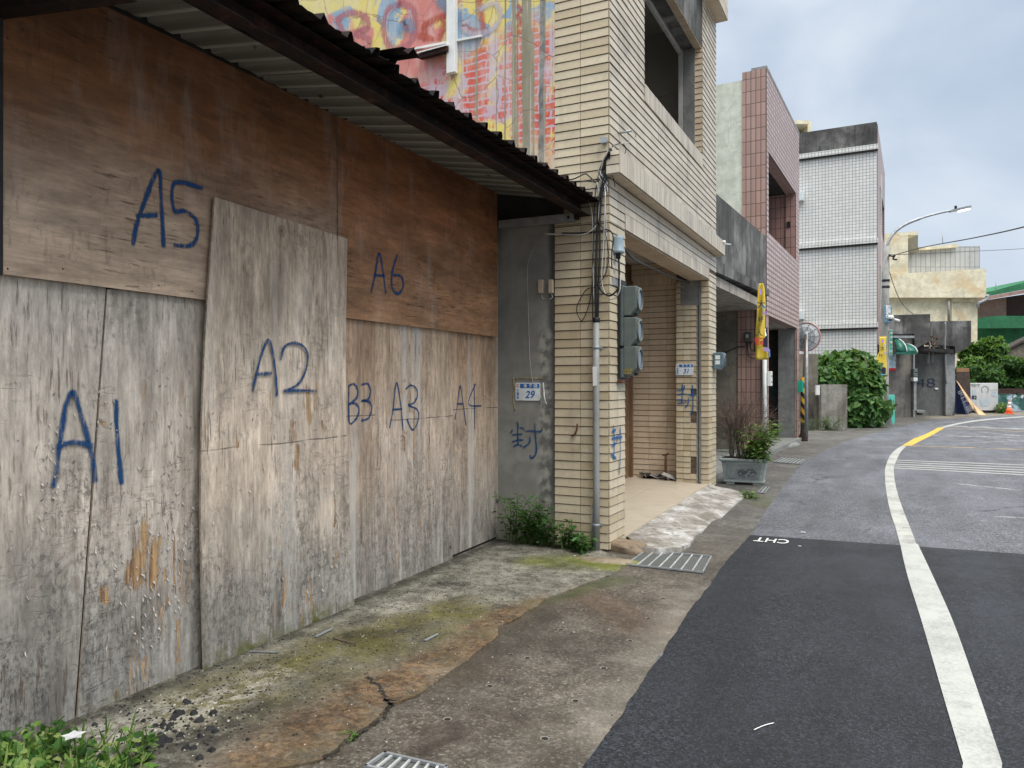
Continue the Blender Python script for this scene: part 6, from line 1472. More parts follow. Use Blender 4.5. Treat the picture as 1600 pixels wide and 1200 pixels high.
def leafcloud(mb, rnd, ells, n, s0, s1, shape, out_bias=.8, up=.4, shell=.55):
    tot = sum(e[3]*e[4]*e[5] for e in ells)
    for e in ells:
        c = Vector(e[:3]); m_ = int(n*e[3]*e[4]*e[5]/tot)
        for _ in range(m_):
            v = rv(rnd).normalized(); r_ = shell+(1-shell)*rnd.random()**.6
            p = c+Vector((v.x*e[3], v.y*e[4], v.z*e[5]))*r_
            d = (rv(rnd)*.7+Vector((0, 0, -.5))+v*.4); leaf(mb, p, d, v*out_bias+Vector((0, 0, up))+rv(rnd)*.35, rnd.uniform(s0, s1), shape)
vb = thing('vine_bush', 'large bush of broad heart shaped vine leaves against the white tiled building', 'bush', loc=(*G(1330, 668), 0)); rnd = random.Random(91)
lm = MB(); E_ = []
for (a, b, d, r1, r2) in ((1300, 578, 26.2, .8, .55), (1330, 574, 26.6, .85, .6), (1346, 582, 26.8, .6, .5), (1318, 590, 26.0, .8, .6), (1345, 605, 26.0, .75, .7), (1340, 635, 25.6, .65, .7), (1350, 630, 26.2, .5, .6), (1352, 652, 25.8, .6, .35), (1374, 643, 25.9, .36, .18), (1290, 592, 25.6, .45, .4), (1383, 632, 25.6, .3, .15), (1358, 600, 26.6, .35, .45), (1330, 655, 25.6, .35, .3)):
    x, y, z = D(a, b, d); E_.append((x, y, z, r1, .6, r2))
leafcloud(lm, rnd, E_, 5200, .13, .27, HT, 1.0, .5, .72); lm.build('foliage', M['leaf_vine'], vb)
mb = MB()
for a in (1320, 1342, 1356): x, y = G(a, 668); mb.tube([(x, y, 0), (x+.1, y+.1, 1.2), (x-.1, y+.3, 2.4)], [.05, .04, .02], seg=6)
mb.build('stem', M['bark'], vb)
lowp = thing('grass_clump', 'clump of thin weeds at the foot of the stained yard wall', 'weed', loc=(*G(1300, 672), 0)); lm, sm = MB(), MB(); rnd = random.Random(3)
for k in range(46): 
    a = rnd.choice((rnd.gauss(1264, 5), rnd.gauss(1298, 6), rnd.gauss(1292, 8))); x, y, _ = D(a, 671, 23.9); stemplant(lm, sm, rnd, (x, y, 0), rnd.uniform(.15, .6), (rnd.gauss(0, .4), rnd.gauss(0, .3), 0), 8, .10, LN, .006)
lm.build('foliage', M['leaf_dark'], lowp); sm.build('stem', M['stem'], lowp)
# ---------------------------------------------------------------- striped pole, mirror
q = G(1254, 689)
spo = thing('striped_pole', 'rusty pole with yellow and black hazard stripes at the corner of the pink building', 'pole', loc=(*q, 0))
n = NB('hazard_stripes'); o_ = n.xyz(n.obj); n_s = n.m('FRACT', n.mul(n.add(o_[2], n.mul(o_[0], 1.3)), 3.6)); wr = n.noise(n.obj, 9, 6, .75)
strp = n.mix(n.rng(n_s, .48, .52), (.02, .02, .02), (.62, .34, .02)); strp = n.mix(n.mx(n.rng(o_[2], .5, .46), n.rng(o_[2], 1.64, 1.66)), strp, (.085, .055, .04)); M['haz'] = n.out(n.mix(n.rng(wr, .58, .66), strp, (.06, .035, .025)), .6)
mb = MB(); mb.tube([(q[0], q[1], 0), (q[0], q[1], 1.64), (q[0]+.03, q[1], 1.68), (q[0]+.07, q[1], 2.75)], [.05, .045, .028, .026], seg=14); mb.build('post', M['haz'], spo); mb = MB(); mb.lathe((q[0], q[1], 0), [(.13, 0), (.12, .04), (.06, .2), (.052, .3)], seg=14); mb.build('base', M['rust'], spo)
q = G(1260, 686)
mi = thing('convex_mirror', 'round convex traffic mirror on a grey post, seen from behind', 'traffic mirror', loc=(*q, 0))
dM = Vector((*q, 0)).dot(FW)
mb = MB(); mb.tube([(q[0], q[1], 0), (q[0], q[1], D(0, 518, dM)[2])], .045, seg=14); mb.build('post', M['galv'], mi)
c = Vector(D(1261.5, 526, dM))+FW*.12; rM = 22.5/FPX*dM
ax = Vector((.28, 1, 0)).normalized(); sdv = ax.cross(Vector((0, 0, 1))).normalized()
def dish(prof, seg=40):
    mb = MB(); rings = []
    for r_, h_ in prof: rings.append(mb.add([c+ax*h_+(sdv*math.cos(2*math.pi*k/seg)+Vector((0, 0, 1))*math.sin(2*math.pi*k/seg))*r_*rM for k in range(seg)]))
    for a_, b_ in zip(rings[:-1], rings[1:]):
        for k in range(seg): mb.fi([a_+k, a_+(k+1) % seg, b_+(k+1) % seg, b_+k], smooth=True)
    return mb, rings
mb, rg_ = dish([(.04, -.06), (.3, -.055), (.6, -.03), (.9, .0), (.96, .01)]); mb.fi([rg_[0]+k for k in range(40)]); mb.build('shell', M['mirror_shell'], mi)
mb, rg_ = dish([(.96, .0), (1.0, -.01), (1.03, .0), (1.03, .03), (.98, .035)]); mb.build('rim', simple('faded_red_rim', (.45, .22, .20), .5), mi)
mb = MB()
for k in range(10):
    a = k*math.pi/5; d1 = sdv*math.cos(a)+Vector((0, 0, 1))*math.sin(a); d2 = d1.cross(ax)
    mb.prism([c+d1*rM*.18-ax*.075+d2*.010, c+d1*rM*.9-ax*.02+d2*.010, c+d1*rM*.9-ax*.02-d2*.010, c+d1*rM*.18-ax*.075-d2*.010], -ax*.014)
mb.build('rib', M['galv'], mi)
mb = MB(); 
for r_ in (.42, .68): mb.tube([c-ax*(.075-.05*r_*r_*1.1)+(sdv*math.cos(2*math.pi*k/40)+Vector((0, 0, 1))*math.sin(2*math.pi*k/40))*r_*rM for k in range(41)], .010, seg=5, caps=False)
mb.build('ring', M['galv'], mi)
mb = MB(); mb.box(c.x-.05, c.x+.05, c.y-.22, c.y-.08, c.z-.06, c.z+.06); mb.build('bracket', M['galv'], mi)
# mailbox green on pink column
gm = thing('green_letter_box', 'small green letter box on the far column of the pink building', 'letter box', fr=P)
yy, z1 = P.onX(1247, 595, .05); _, z0 = P.onX(1247, 613, .05); mb = MB(); mb.box(.016, .14, Lp-.3, Lp-.1, z0, z1); mb.build('casing', M['sign_green'], gm, bevel=.01)
# ---------------------------------------------------------------- utility pole with lamp
q = G(1381, 664.5); dU = Vector((*q, 0)).dot(FW)
up_ = thing('utility_pole', 'grey concrete utility pole with curved street lamp arm and square base beside the vine bush', 'utility pole', loc=(*q, 0))
M['poleconc'] = concrete('pole_concrete', (.36, .36, .34), (.2, .2, .19), .3, 1)
def U(a, b, o=0.): v = Vector(D(a, b, dU))+FW*o; return v
mb = MB(); mb.tube([U(1380.5, 664), U(1381.5, 590), U(1383.2, 470), U(1385.5, 385)], [.165, .15, .125, .10], seg=16); mb.build('pole', M['poleconc'], up_)
x, y = q; mb = MB(); mb.hexa([(x-.28, y-.28, -.02), (x+.28, y-.28, -.02), (x+.28, y+.28, -.02), (x-.28, y+.28, -.02)], [(x-.24, y-.24, .30), (x+.24, y-.24, .30), (x+.24, y+.24, .30), (x-.24, y+.24, .30)]); mb.lathe((x, y, .3), [(.23, 0), (.17, .22)], seg=16); mb.build('base', M['conc'], up_)
mb = MB(); mb.tube(cat_rom([U(1383.5, 405), U(1384.5, 390), U(1390, 374), U(1400, 361), U(1416, 350), U(1440, 340.5), U(1465, 333.5), U(1488, 328.5)], 6), [.055]*30+[.04]*13, seg=10); mb.build('lamp_arm', M['galv'], up_)
lh = MB(); a = U(1484, 330); b = U(1517, 322.5); t = (b-a).normalized(); w_ = FW
pr = [(0, .05), (.18, .06), (.4, .12), (.75, .12), (1, .04)]
ring = [lh.add([a.lerp(b, s_)-w_*r_+Vector((0, 0, .03)), a.lerp(b, s_)+w_*r_+Vector((0, 0, .03)), a.lerp(b, s_)+w_*r_*.9+Vector((0, 0, -.05)), a.lerp(b, s_)-w_*r_*.9+Vector((0, 0, -.05))]) for s_, r_ in pr]
for i, j in zip(ring[:-1], ring[1:]):
    for k in range(4): lh.fi([i+k, i+(k+1) % 4, j+(k+1) % 4, j+k])
lh.fi([ring[0]+k for k in range(4)]); lh.fi([ring[-1]+k for k in range(4)]); head = lh.build('lamp_head', M['galv'], up_)
n = NB('lamp_lens'); lens = n.out((.9, .9, .85), .3, emis=(1, .97, .85), estr=1.6)
lh = MB(); P_ = [a.lerp(b, s_)+w_*k*.10+Vector((0, 0, -.056)) for s_, k in ((.42, -1), (.95, -.6), (.95, .6), (.42, 1))]; lh.prism(P_, (0, 0, -.05)); ln_ = lh.build('lens', lens, up_, bevel=.02)
mb = MB(); s_ = a.lerp(b, .28); mb.box(s_.x-.04, s_.x+.04, s_.y-.04, s_.y+.04, s_.z+.03, s_.z+.14); mb.build('light_sensor', M['black'], up_)
for pz, rr in ((438, .128), (448, .130)): z_ = U(1383, pz).z; c_ = U(1384, pz); mb = MB(); mb.lathe((c_.x, c_.y, z_-.05), [(rr, 0), (rr, .08)], seg=16); mb.build('band', M['black'], up_)
mb = MB(); mb.tube([U(1371, 665, -.3), U(1374.5, 640, -.25), U(1375, 580, -.2)], .03, seg=8); mb.build('side_conduit', M['galv'], up_)
mb = MB(); mb.tube(cat_rom([U(1386, 399, -.12), U(1390, 402, -.2), U(1394, 400, -.2), U(1391, 406, -.2), U(1397, 407, -.2)], 4), .03, seg=6); mb.build('insulator', M['black'], up_)
def bnr(): pass
ps = thing('pole_sign', 'small blue grey sign with white characters on the utility pole above the cameras', 'sign', loc=tuple(U(1383, 504)))
mb = MB(); mb.prism([U(1376.5, 505, -.2), U(1389.5, 505, -.2), U(1389.5, 478.5, -.2), U(1376.5, 478.5, -.2)], FW*.03); mb.build('plate', simple('sign_blue_grey', (.16, .26, .36), .5, .1), ps, bevel=.01)
for i, ch in enumerate('監視中'): text(ch, .19, M['white_paint'], 'lettering', ps, tuple(U(1383, 482.5+i*7, -.22)), face='cam', bold=.006)
for k, (a, b, dd, lab) in enumerate(((1383, 498, .5, 'white dome camera under the sign on the utility pole'), (1391, 501.5, .25, 'white bullet camera pointing right on the utility pole'))):
    t_ = thing('surveillance_camera', lab, 'camera', loc=tuple(U(a, b, -.4)), group='cameras on the utility pole'); c_ = U(a, b, -.4); mb = MB()
    if k == 0: mb.lathe((c_.x, c_.y, c_.z-.08), [(.03, 0), (.08, .02), (.10, .07), (.10, .13), (.06, .17)], seg=16); mb.build('housing', M['white_paint'], t_); mb = MB(); mb.lathe((c_.x-.01, c_.y-.02, c_.z-.11), [(.03, 0), (.06, .02), (.07, .05)], seg=14); mb.build('lens', M['black'], t_)
    else: mb.tube([c_-RT*.08+Vector((0, 0, .02)), c_+RT*.12-Vector((0, 0, .03))], .045, seg=12); mb.build('housing', M['white_paint'], t_); mb = MB(); mb.tube([c_+RT*.12-Vector((0, 0, .03)), c_+RT*.13-Vector((0, 0, .032))], .03, seg=12); mb.build('lens', M['black'], t_)
ss = thing('street_name_sign', 'vertical green street name sign hanging from the utility pole', 'sign', loc=tuple(U(1389, 556)))
mb = MB(); mb.prism([U(1386.2, 556, -.15), U(1391, 555, -.15), U(1391, 515.5, -.15), U(1386.2, 515.5, -.15)], FW*.03); mb.build('plate', M['white_paint'], ss); mb = MB(); mb.prism([U(1386.7, 555.2, -.16), U(1390.5, 554.2, -.16), U(1390.5, 516.3, -.16), U(1386.7, 516.3, -.16)], FW*.008); mb.build('face', M['sign_green'], ss)
for i, ch in enumerate('漁港路一段'): text(ch, .085, M['white_paint'], 'lettering', ss, tuple(U(1388.6, 521+i*7.2, -.172)), face='cam', bold=.002)
b2 = banner('wide based yellow campaign banner with a printed figure tied to the utility pole', [(1373.5, 1385, 526), (1374, 1384.5, 537), (1374.5, 1385.5, 549), (1371, 1385.5, 558), (1366, 1385, 572), (1363, 1384, 583), (1362.5, 1383.5, 593)], dU-.32, .01, 2,
    [('print', 'purple', blob(1377, 533, 2.2, 3)), ('print', 'ink', [(1372, 577), (1375, 574), (1380, 573.5), (1382.5, 576), (1382, 585), (1372, 584)]), ('print', 'skin', blob(1377, 571, 1.5, 2.6)), ('print', 'ink', blob(1377, 568.5, 1.8, 1.3)), ('print', 'skyblue', [(1374, 584), (1380, 584), (1380, 593), (1374, 592)]), ('print', 'purple', blob(1367, 576, 2.2, 3))])
for ch, a, b, s_, mk in (('大', 1376.5, 545, .16, 'ink'), ('家', 1380, 541, .10, 'skyblue'), ('好', 1374, 556, .14, 'ink'), ('選', 1380, 552, .09, 'purple'), ('服務', 1367, 575, .09, 'red')):
    p_ = Vector(D(a, b, dU-.32))-FW*.09; text(ch, s_, M[mk], 'lettering', b2, tuple(p_), face='cam', ext=.0005, bold=.002)
tp = thing('turquoise_panel', 'narrow turquoise painted post standing beside the utility pole', 'post', loc=(*G(1392, 664), 0)); mb = MB(); mb.prism([D(1387, 617, 26.9), D(1398, 617, 26.9), D(1398.5, 660, 26.9), D(1395, 664, 26.9), D(1387, 648, 26.9)], FW*.12); mb.build('panel', M['cyan'], tp, bevel=.01)
# overhead wires
for k, (pts, r_, lab) in enumerate(((((1386, 402, dU), (1440, 387, dU-4), (1520, 372, dU-9), (1600, 354.5, dU-13), (1760, 310, dU-17)), .014, 'thick black overhead wire running right from the utility pole'), (((1386, 398, dU), (1440, 396.5, dU+4), (1520, 392.5, dU+8), (1600, 388.5, dU+12), (1760, 378, dU+16)), .012, 'thin overhead wire above the cream building running right'), (((1388, 405, dU), (1390, 425, dU+2), (1402, 460, dU+5), (1414, 480, dU+7), (1427, 491, dU+9)), .014, 'slack thin wire drooping from the pole to the ruined wall'))):
    mb = MB(); mb.tube(cat_rom([D(*p) for p in pts], 8), r_, seg=6); o = mb.build('overhead_wire', M['cable'], origin=D(*pts[0])); tag(o, lab, 'wire', 'overhead wires')
# ---------------------------------------------------------------- ruined grey building
ru = thing('ruined_building', 'half demolished grey concrete shopfront with torn parapet and green awning', 'ruin', loc=(*G(1430, 652), 0))
dr = 33.6
mb = MB(); mb.polyD([(1387, 655), (1427, 655), (1429, 545), (1430, 522), (1387, 522)], dr, .35); mb.build('left_wall', M['conc_ruin'], ru, bevel=.01)
mb = MB(); mb.polyD([(1386, 492.5), (1453.7, 490.5), (1453.7, 533), (1444, 538), (1429, 545.5), (1428.8, 521.8), (1386, 521.8)], dr-.15, .5); mb.build('parapet', M['conc_dark'], ru, bevel=.01)
mb = MB(); mb.boxD(1388, 1429, 524.5, 528, dr-.35, .2); mb.build('steel_angle', M['galv'], ru)
mb = MB(); mb.boxD(1427, 1429.5, 545, 655, dr-.1, .15); mb.build('broken_edge', M['conc_light'], ru)
mb = MB(); mb.boxD(1429.5, 1478, 541, 655, dr+1.9, .2); mb.build('back_wall', concrete('dark_back_wall', (.15, .155, .15), (.08, .08, .08), .3, .8), ru)
mb = MB(); mb.polyD([(1430, 545), (1444, 538), (1444, 544), (1490, 546), (1490, 552), (1430, 547)], dr+.2, 1.6); mb.build('ceiling_slab', M['dark'], ru)
mb = MB(); mb.boxD(1477.5, 1492.5, 541, 649, dr+1.7, .4); mb.build('column', M['conc_light'], ru, bevel=.015)
mb = MB(); mb.polyD([(1454, 502), (1517.6, 501), (1517.6, 538), (1509, 545), (1493, 553), (1492, 541), (1454, 539)], dr+1.3, .45); mb.build('parapet', M['conc_dark'], ru, bevel=.01)
mb = MB(); rnd = random.Random(2)
for k in range(12): p = Vector(D(1456+rnd.gauss(0, 3), 533+rnd.gauss(0, 4), dr+.9)); mb.tube([p, p+rv(rnd)*.12], .05, seg=5)
mb.build('hanging_rubble', M['rust_pipe'], ru)
for a0, a1, a2, y0, y1, y2 in ((1477, 1476.5, 1478.6, 503, 540, 600), (1451, 1452.5, 1450, 533, 545, 568), (1458, 1458, 1457, 541, 550, 567)):
    mb = MB(); mb.tube(cat_rom([D(a0, y0, dr+.8), D(a1+1, (y0+y1)/2, dr+.8), D(a1, y1, dr+.8), D(a2, y2, dr+.8)], 4), .035, seg=6); mb.build('dangling_cable', M['grey_plastic'], ru)
text('48', .62, simple('blue_black_spray', (.02, .035, .07), .8), 'sprayed_number', ru, D(1447, 599, dr+1.88), face='cam', ext=.002, bold=-.012, sx=1.5)
mb = MB(); mb.boxD(1461, 1466, 606, 608.5, dr+1.85, .03); mb.build('paper', M['enamel'], ru)
aw = thing('door_awning', 'two curved dark green door awnings with pale ribs on the ruined wall', 'awning', loc=D(1405, 550, dr))
def awn(pa, pb, pt, pbm, slope=0):
    mb = MB(); rows = []
    for k in range(9):
        t = k/8*math.pi/2; py = pt+(pbm-pt)*(1-math.cos(t)); out = math.sin(t)*.7
        a = Vector(D(pa+(1-math.sin(t))*2, py, dr))-FW*out; b = Vector(D(pb-(1-math.sin(t))*9, py, dr))-FW*out; rows.append(mb.add([a, b]))
    for i, j in zip(rows[:-1], rows[1:]): mb.fi([i, i+1, j+1, j], smooth=True)
    o = mb.build('sheet', M['greencanvas'], aw); q = o.modifiers.new('t', 'SOLIDIFY'); q.thickness = .02
    mb = MB(); mb.tube([mb_v for mb_v in [Vector(mb0) for mb0 in [o.data.vertices[r_+1].co for r_ in rows]]], .03, seg=6); mb.build('rib', M['enamel'], aw)
awn(1389, 1404, 528, 551); awn(1403, 1420, 537, 552)
mb = MB(); mb.prism([Vector(D(1388, 551.5, dr))-FW*.7, Vector(D(1420, 551.5, dr))-FW*.7, Vector(D(1420, 554.5, dr))-FW*.7, Vector(D(1388, 554.5, dr))-FW*.7], FW*.04); mb.build('front_bar', M['greencanvas'], aw)
po = thing('wall_poster', 'blue and white poster with a red bottom edge on the ruined wall', 'poster', loc=D(1393, 577, dr)); mb = MB(); mb.boxD(1386, 1399.5, 553, 575, dr-.03, .02); mb.build('sheet', simple('pale_blue_print', (.38, .50, .56), .6, .5, 3), po); mb = MB(); mb.boxD(1386, 1399.5, 575, 579, dr-.035, .02); mb.build('edge', M['red'], po)
text('公告', .16, M['ink'], 'lettering', po, tuple(Vector(D(1393, 554.5, dr-.05))), face='cam'); 
m5 = thing('small_meter_stack', 'stack of small green grey meters on the broken wall edge', 'meters', loc=D(1430, 595, dr))
for py in (576, 583, 590): mb = MB(); mb.boxD(1427.5, 1434, py, py+6, dr-.4, .25); mb.build('casing', M['mirror_shell'] if py == 590 else M['meter'], m5, bevel=.02)
mb = MB(); mb.boxD(1428, 1432, 596, 640, dr-.3, .1); mb.build('riser', M['conc_light'], m5)
for k, (a, b, c, lab) in enumerate(((1433, 1446, 641, 'flat pale rubble slab lying at the foot of the ruined back wall'), (1441, 1453, 645, 'dark grey rubble slab lying on the pavement before the ruin'))):
    mb = MB(); mb.boxD(a, b, c, c+4, dr+.6-k*.3, .5, 0); tag(mb.build('rubble_slab', M['conc_light'] if k == 0 else M['conc_dark'], origin=D(a, c+4, dr+.6), bevel=.01), lab, 'rubble')
# leaning boards
lb1 = thing('brown_board', 'dark brown upright board with a lighter top edge beside the ruin', 'board', loc=D(1505, 646, dr+4)); mb = MB(); mb.polyD([(1494, 650), (1517.5, 646), (1515, 581), (1495, 581)], dr+3.2, .06); mb.build('board', simple('brown_panel', (.075, .055, .045), .8, .25), lb1); mb = MB(); mb.polyD([(1495, 580.9), (1515, 580.9), (1514, 575), (1496, 575)], dr+3.2, .06); mb.build('top_edge', simple('tan_edge', (.30, .17, .09), .8), lb1)
lb2 = thing('blue_signboard', 'toppled dark blue signboard with faint white lettering leaning against the ruin', 'signboard', loc=D(1508, 646, dr+1)); d2 = dr+1.2
navy = simple('navy_sheet', (.008, .015, .055), .4, .3)
mb = MB(); mb.prism([D(1493.5, 594, d2+.8), D(1495, 594, d2+.8), D(1523, 640.5, d2-.1), D(1511, 648, d2-.3), D(1493, 646, d2+.3)], FW*.05); mb.build('sheet', navy, lb2)
text('IPTT 電', .34, M['grey_plastic'], 'lettering', lb2, (0, 0, 0), rotm=Matrix.Translation(Vector(D(1507.5, 627, d2-.22))) @ Matrix.Rotation(YAW, 4, 'Z') @ Matrix.Rotation(R(90), 4, 'X') @ Matrix.Rotation(R(-62), 4, 'Z'), face='x')
lb3 = thing('plywood_strip', 'long pale plywood strip leaning down to the pavement beside the blue signboard', 'plywood strip', loc=D(1520, 648, dr)); mb = MB(); mb.prism([D(1494, 594, d2+.7), D(1497, 597, d2+.7), D(1519, 628, d2), D(1541, 648.5, d2-.6), D(1530, 648, d2-.6), D(1521, 640, d2-.2)], FW*.04); mb.build('strip', M['wood_light'], lb3)
# ---------------------------------------------------------------- mural board, mural wall, cone
dm = 38.5
wb = thing('white_notice_board', 'white painted board with a faded horseshoe shaped drawing and the number 82 beside the hedge', 'notice board', loc=D(1538, 644, dm))
mb = MB(); mb.boxD(1516.5, 1559.5, 598.5, 641.5, dm, .25); mb.build('board', simple('off_white_board', (.56, .58, .58), .7, .1, 1, dirt=((.42, .42, .40), .5)), wb, bevel=.02)
mb = MB(); mb.boxD(1519, 1557, 641.5, 645, dm+.05, .2); mb.build('foot', M['dark'], wb)
def ring(cx, cy, r0, r1, a0, a1, m, nm='painted_ring', ry=1):
    mb = MB(); N = 20
    for k in range(N):
        t0 = R(a0+(a1-a0)*k/N); t1 = R(a0+(a1-a0)*(k+1)/N)
        mb.face([Vector(D(cx+r0*math.cos(t0), cy-r0*ry*math.sin(t0), dm-.01)), Vector(D(cx+r1*math.cos(t0), cy-r1*ry*math.sin(t0), dm-.01)), Vector(D(cx+r1*math.cos(t1), cy-r1*ry*math.sin(t1), dm-.01)), Vector(D(cx+r0*math.cos(t1), cy-r0*ry*math.sin(t1), dm-.01))])
    return mb.build(nm, m, wb)
ring(1539, 609, 4.6, 6.1, -50, 230, M['grey_plastic'], ry=1.05)
pb_ = simple('faint_blue_paint', (.44, .52, .56), .7, .1); mb = MB(); mb.face([D(a, b, dm-.012) for a, b in ((1531, 623), (1547, 622), (1544, 634), (1534, 635))]); mb.face([D(a, b, dm-.012) for a, b in ((1519.5, 609), (1524.5, 609), (1524.5, 616), (1519.5, 616))]); mb.face([D(a, b, dm-.012) for a, b in ((1520, 627), (1527, 627), (1529, 636), (1521, 635))]); mb.face([D(a, b, dm-.012) for a, b in ((1550, 612), (1558, 612), (1558, 619.5), (1550, 619.5))]); mb.build('painted_patch', pb_, wb)
text('82', .26, M['ink'], 'lettering', wb, D(1522.3, 621.2, dm-.012), face='cam', bold=.01); text('桃校館', .17, M['grey_plastic'], 'lettering', wb, D(1523.5, 602.4, dm-.012), face='cam', bold=.006); text('———', .15, M['grey_plastic'], 'lettering', wb, D(1553.5, 609.3, dm-.012), face='cam')
n = NB('landscape_mural'); v = n.obj; a_ = n.noise(v, .9, 5, .6, .8); b_ = n.noise(n.map(v, (1, 1, 1), (7, 3, 1)), 1.9, 5, .65, 1.0)
cc = n.ramp(a_, [(.35, (.02, .07, .06)), (.47, (.05, .16, .14)), (.53, (.30, .42, .50)), (.62, (.45, .55, .62))]); cc = n.mix(n.rng(b_, .56, .62), cc, (.34, .16, .20)); cc = n.mix(n.rng(b_, .42, .36), cc, (.60, .66, .68)); M['landscape'] = n.out(cc, .7)
mw = thing('painted_boundary_wall', 'low boundary wall painted with a blue green landscape, under a brown rail behind the cone', 'wall', loc=D(1590, 646, dm+2))
mb = MB(); mb.boxD(1558, 1760, 615.5, 642, dm+2, .25); mb.build('wall', M['landscape'], mw); mb = MB(); mb.boxD(1556, 1760, 607, 615, dm+1.95, .4); mb.build('brown_rail', simple('dark_brown_planks', (.05, .03, .025), .8, .3), mw); mb = MB(); mb.boxD(1556, 1760, 642, 648, dm+1.5, .8); mb.build('kerb', M['conc_light'], mw)
q = G(1577, 646.5); cn = thing('traffic_cone', 'orange traffic cone with white bands standing before the painted wall', 'traffic cone', loc=(*q, 0)); x, y = q
def cr_(t): return .155-.125*t
mb = MB(); mb.lathe((x, y, .03), [(cr_(0), 0), (cr_(.42), .27)], seg=20); mb.lathe((x, y, .03), [(cr_(.57), .37), (cr_(.62), .40)], seg=20); mb.lathe((x, y, .03), [(cr_(.86), .56), (.028, .66)], seg=20); mb.build('body', M['orange'], cn)
mb = MB(); mb.lathe((x, y, .03), [(cr_(.42), .27), (cr_(.57), .37)], seg=20); mb.build('band', M['white_paint'], cn); mb = MB(); mb.lathe((x, y, .03), [(cr_(.62), .40), (cr_(.86), .56)], seg=20); mb.build('band', M['white_paint'], cn); mb = MB(); mb.box(x-.2, x+.2, y-.2, y+.2, .0, .035); mb.build('base', M['orange'], cn, bevel=.01)
# ---------------------------------------------------------------- cream building behind
cb = thing('cream_building', 'cracked cream rendered building behind the ruin with a panelled roof terrace', 'building', loc=D(1450, 640, 52)); dc = 50
mb = MB(); mb.polyD([(1375, 655), (1523, 655), (1527, 560), (1527.5, 465), (1375, 465)], dc, 9); mb.build('main_wall', M['cream'], cb)
mb = MB(); mb.polyD([(1372, 464.9), (1541, 464.9), (1541, 419.5), (1418, 427), (1372, 427)], dc-.5, 9.5); mb.build('upper_wall', M['cream'], cb)
mb = MB(); mb.polyD([(1372, 426.9), (1419, 426.9), (1419, 367), (1434.5, 367), (1434.5, 361), (1372, 366)], dc-.45, 5); mb.build('stair_tower', M['cream'], cb)
mb = MB(); mb.polyD([(1419.5, 427.5), (1531, 420), (1531, 384.5), (1436, 386), (1434, 392), (1419.5, 395)], dc+1.5, 3); mb.build('panelled_terrace', gridtile('grey_metal_panels', (.42, .43, .42), (.48, .49, .48), (.22, .22, .22), .30, 1.35, .03, grime=.4), cb)
mb = MB(); mb.polyD([(1436, 387), (1497, 380.5), (1497, 386), (1436, 391)], dc+1.2, 4); mb.build('roof_slab', M['cream'], cb)
mb = MB(); mb.boxD(1420, 1434.4, 367.1, 394, dc+1.0, 1); mb.build('louvre', simple('olive_louvre', (.20, .19, .14), .7), cb)
mb = MB(); mb.boxD(1487, 1523, 465, 472, dc-.12, .1); mb.boxD(1487, 1489, 472, 560, dc-.1, .1); mb.build('moulding', M['cream'], cb)
mb = MB(); mb.tube([D(1482, 468, dc-.3), D(1482.5, 502, dc-.3)], .08, seg=8); mb.build('drainpipe', M['grey_plastic'], cb)
mb = MB(); mb.tube([D(1473, 381, dc+1), D(1472.5, 364, dc+1)], .025, seg=6); mb.build('antenna', M['galv'], cb)
mb = MB(); mb.tube(cat_rom([D(1541, 464, dc-.5), D(1544, 461, dc-.5), D(1541, 468, dc-.5), D(1529, 474, dc-.4), D(1528, 480, dc-.3)], 4), .1, seg=8); mb.build('drain_bend', M['galv'], cb)
# green and pink building to the right
gr = thing('green_building', 'green and dusty pink two storey building above the trees at the right edge', 'building', loc=D(1570, 600, 62)); dg = 60
mb = MB(); mb.polyD([(1552, 461), (1640, 445), (1640, 430), (1554, 454)], dg+1, 8); mb.build('roof_parapet', M['greenwall'], gr)
mb = MB(); mb.prism([D(1530, 470.5, dg-1.5), D(1760, 430, dg-1.5), D(1760, 424, dg-1.5), D(1530, 465.5, dg-1.5)], FW*8); mb.build('eave', M['pinkwall'], gr)
mb = MB(); mb.polyD([(1533, 496), (1572.5, 493), (1572.5, 464), (1533, 470.5)], dg, 6); mb.build('upper_wall', M['pinkwall'], gr)
mb = MB(); mb.polyD([(1573, 493), (1760, 490), (1760, 436), (1573, 464)], dg+2.5, 3); mb.build('recessed_wall', simple('brown_recess', (.13, .085, .075), .9), gr)
mb = MB(); mb.polyD([(1527, 513), (1760, 511), (1760, 493), (1556, 493.5), (1527, 497)], dg-1.5, 6); mb.build('balcony', M['greenwall'], gr)
mb = MB(); mb.polyD([(1534, 650), (1760, 650), (1760, 511.5), (1534, 513.5)], dg, 6); mb.build('lower_wall', M['greenwall'], gr); mb = MB(); mb.boxD(1528, 1533.5, 513, 600, dg+1, 2); mb.build('side_opening', M['dark'], gr)
mb = MB(); mb.tube([D(1556, 456, dg+1), D(1556, 438, dg+1)], .03, seg=6); mb.build('antenna', M['galv'], gr)
# gable shed
gs2 = thing('gabled_shed', 'grey shed gable with a dark sloping roof edge among the trees at the right edge', 'shed', loc=D(1580, 600, 48)); mb = MB(); mb.polyD([(1545, 625), (1700, 625), (1700, 516), (1600, 536), (1545, 564)], 46, .3); mb.build('gable_wall', M['conc_warm'], gs2); mb = MB(); mb.polyD([(1541, 565), (1600, 534.5), (1700, 486), (1700, 482), (1600, 531), (1541, 561.5)], 45.8, .8); mb.build('roof_edge', simple('dark_roof_edge', (.06, .05, .045), .9), gs2)
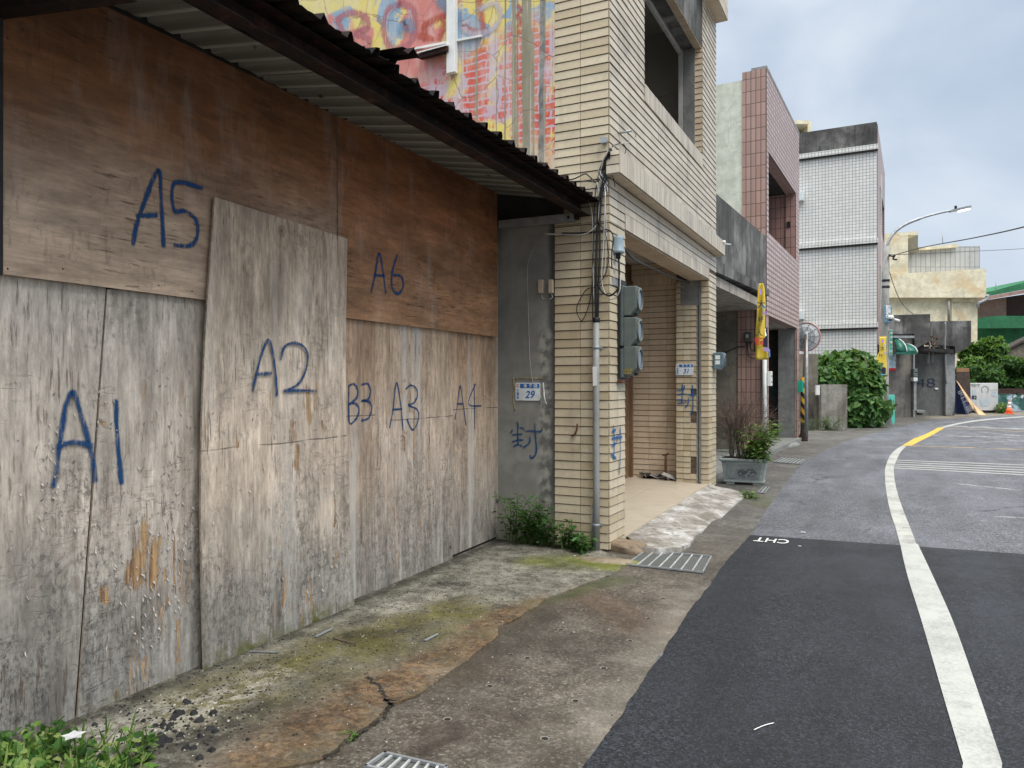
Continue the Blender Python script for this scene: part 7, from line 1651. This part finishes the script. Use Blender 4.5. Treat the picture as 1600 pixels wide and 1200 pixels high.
# trees
def tree(name, lab, blobs, d, n, s0, s1, base, seed, mat='leaf_tree'):
    t_ = thing(name, lab, 'tree', loc=(*Vector(D(base[0], 600, d))[:2], 0), group='trees behind the painted wall'); rnd = random.Random(seed); lm = MB(); E_ = []
    for (a, b, rx, rz) in blobs:
        dd = d+rnd.uniform(-.8, .8); x, y, z = D(a, b, dd); k = dd/FPX; E_.append((x, y, z, rx*k, rx*k*.9, rz*k))
    leafcloud(lm, rnd, E_, n, s0, s1, OV, .6, .8, .6); lm.build('crown', M[mat], t_)
    mb = MB(); bx, by, _ = D(base[0], 600, d)
    for (a, b, rx, rz) in blobs[:4]: mb.tube(cat_rom([(bx, by, 0), (bx, by, .8), Vector((bx, by, .8)).lerp(Vector(D(a, b, d)), .6), D(a, b, d)], 4), [.14]*4+[.08]*4+[.04]*5, seg=6)
    mb.build('trunk', M['bark'], t_)
rb_ = random.Random(6)
tree('leafy_tree', 'bright green tree with layered foliage in front of the green building', [(1510+rb_.uniform(0, 60), 560+rb_.uniform(-28, 30), rb_.uniform(9, 15), rb_.uniform(5, 9)) for _ in range(18)]+[(1545, 537, 16, 7), (1560, 545, 14, 7), (1528, 548, 12, 7)], 43, 7500, .14, .30, (1530, 600), 6)
tree('leafy_tree', 'darker spreading tree at the right edge in front of the shed gable', [(1575+rb_.uniform(-25, 60), 585+rb_.uniform(-22, 18), rb_.uniform(10, 16), rb_.uniform(6, 10)) for _ in range(20)], 41.6, 8000, .14, .28, (1585, 600), 9, 'leaf_dark')
tree('leafy_tree', 'low mid green tree directly behind the white notice board', [(1500+rb_.uniform(0, 60), 588+rb_.uniform(-14, 14), rb_.uniform(9, 13), rb_.uniform(5, 8)) for _ in range(14)], 40.8, 5000, .13, .26, (1520, 605), 12, 'leaf_dark')
tree('leafy_tree', 'green tree beyond the right edge of the photo', [(1620+rb_.uniform(-10, 90), 570+rb_.uniform(-30, 30), rb_.uniform(14, 20), rb_.uniform(8, 12)) for _ in range(12)], 43, 3500, .2, .32, (1650, 600), 13)
sg = thing('low_shrub', 'small round green shrub between the notice board and the cone', 'shrub', loc=(*G(1566, 644), 0)); lm = MB(); x, y, z = D(1565, 638, 38.2); leafcloud(lm, random.Random(4), [(x, y, .25, .26, .25, .3)], 420, .07, .13, OV, .6, .6, .4); lm.build('foliage', M['leaf'], sg)
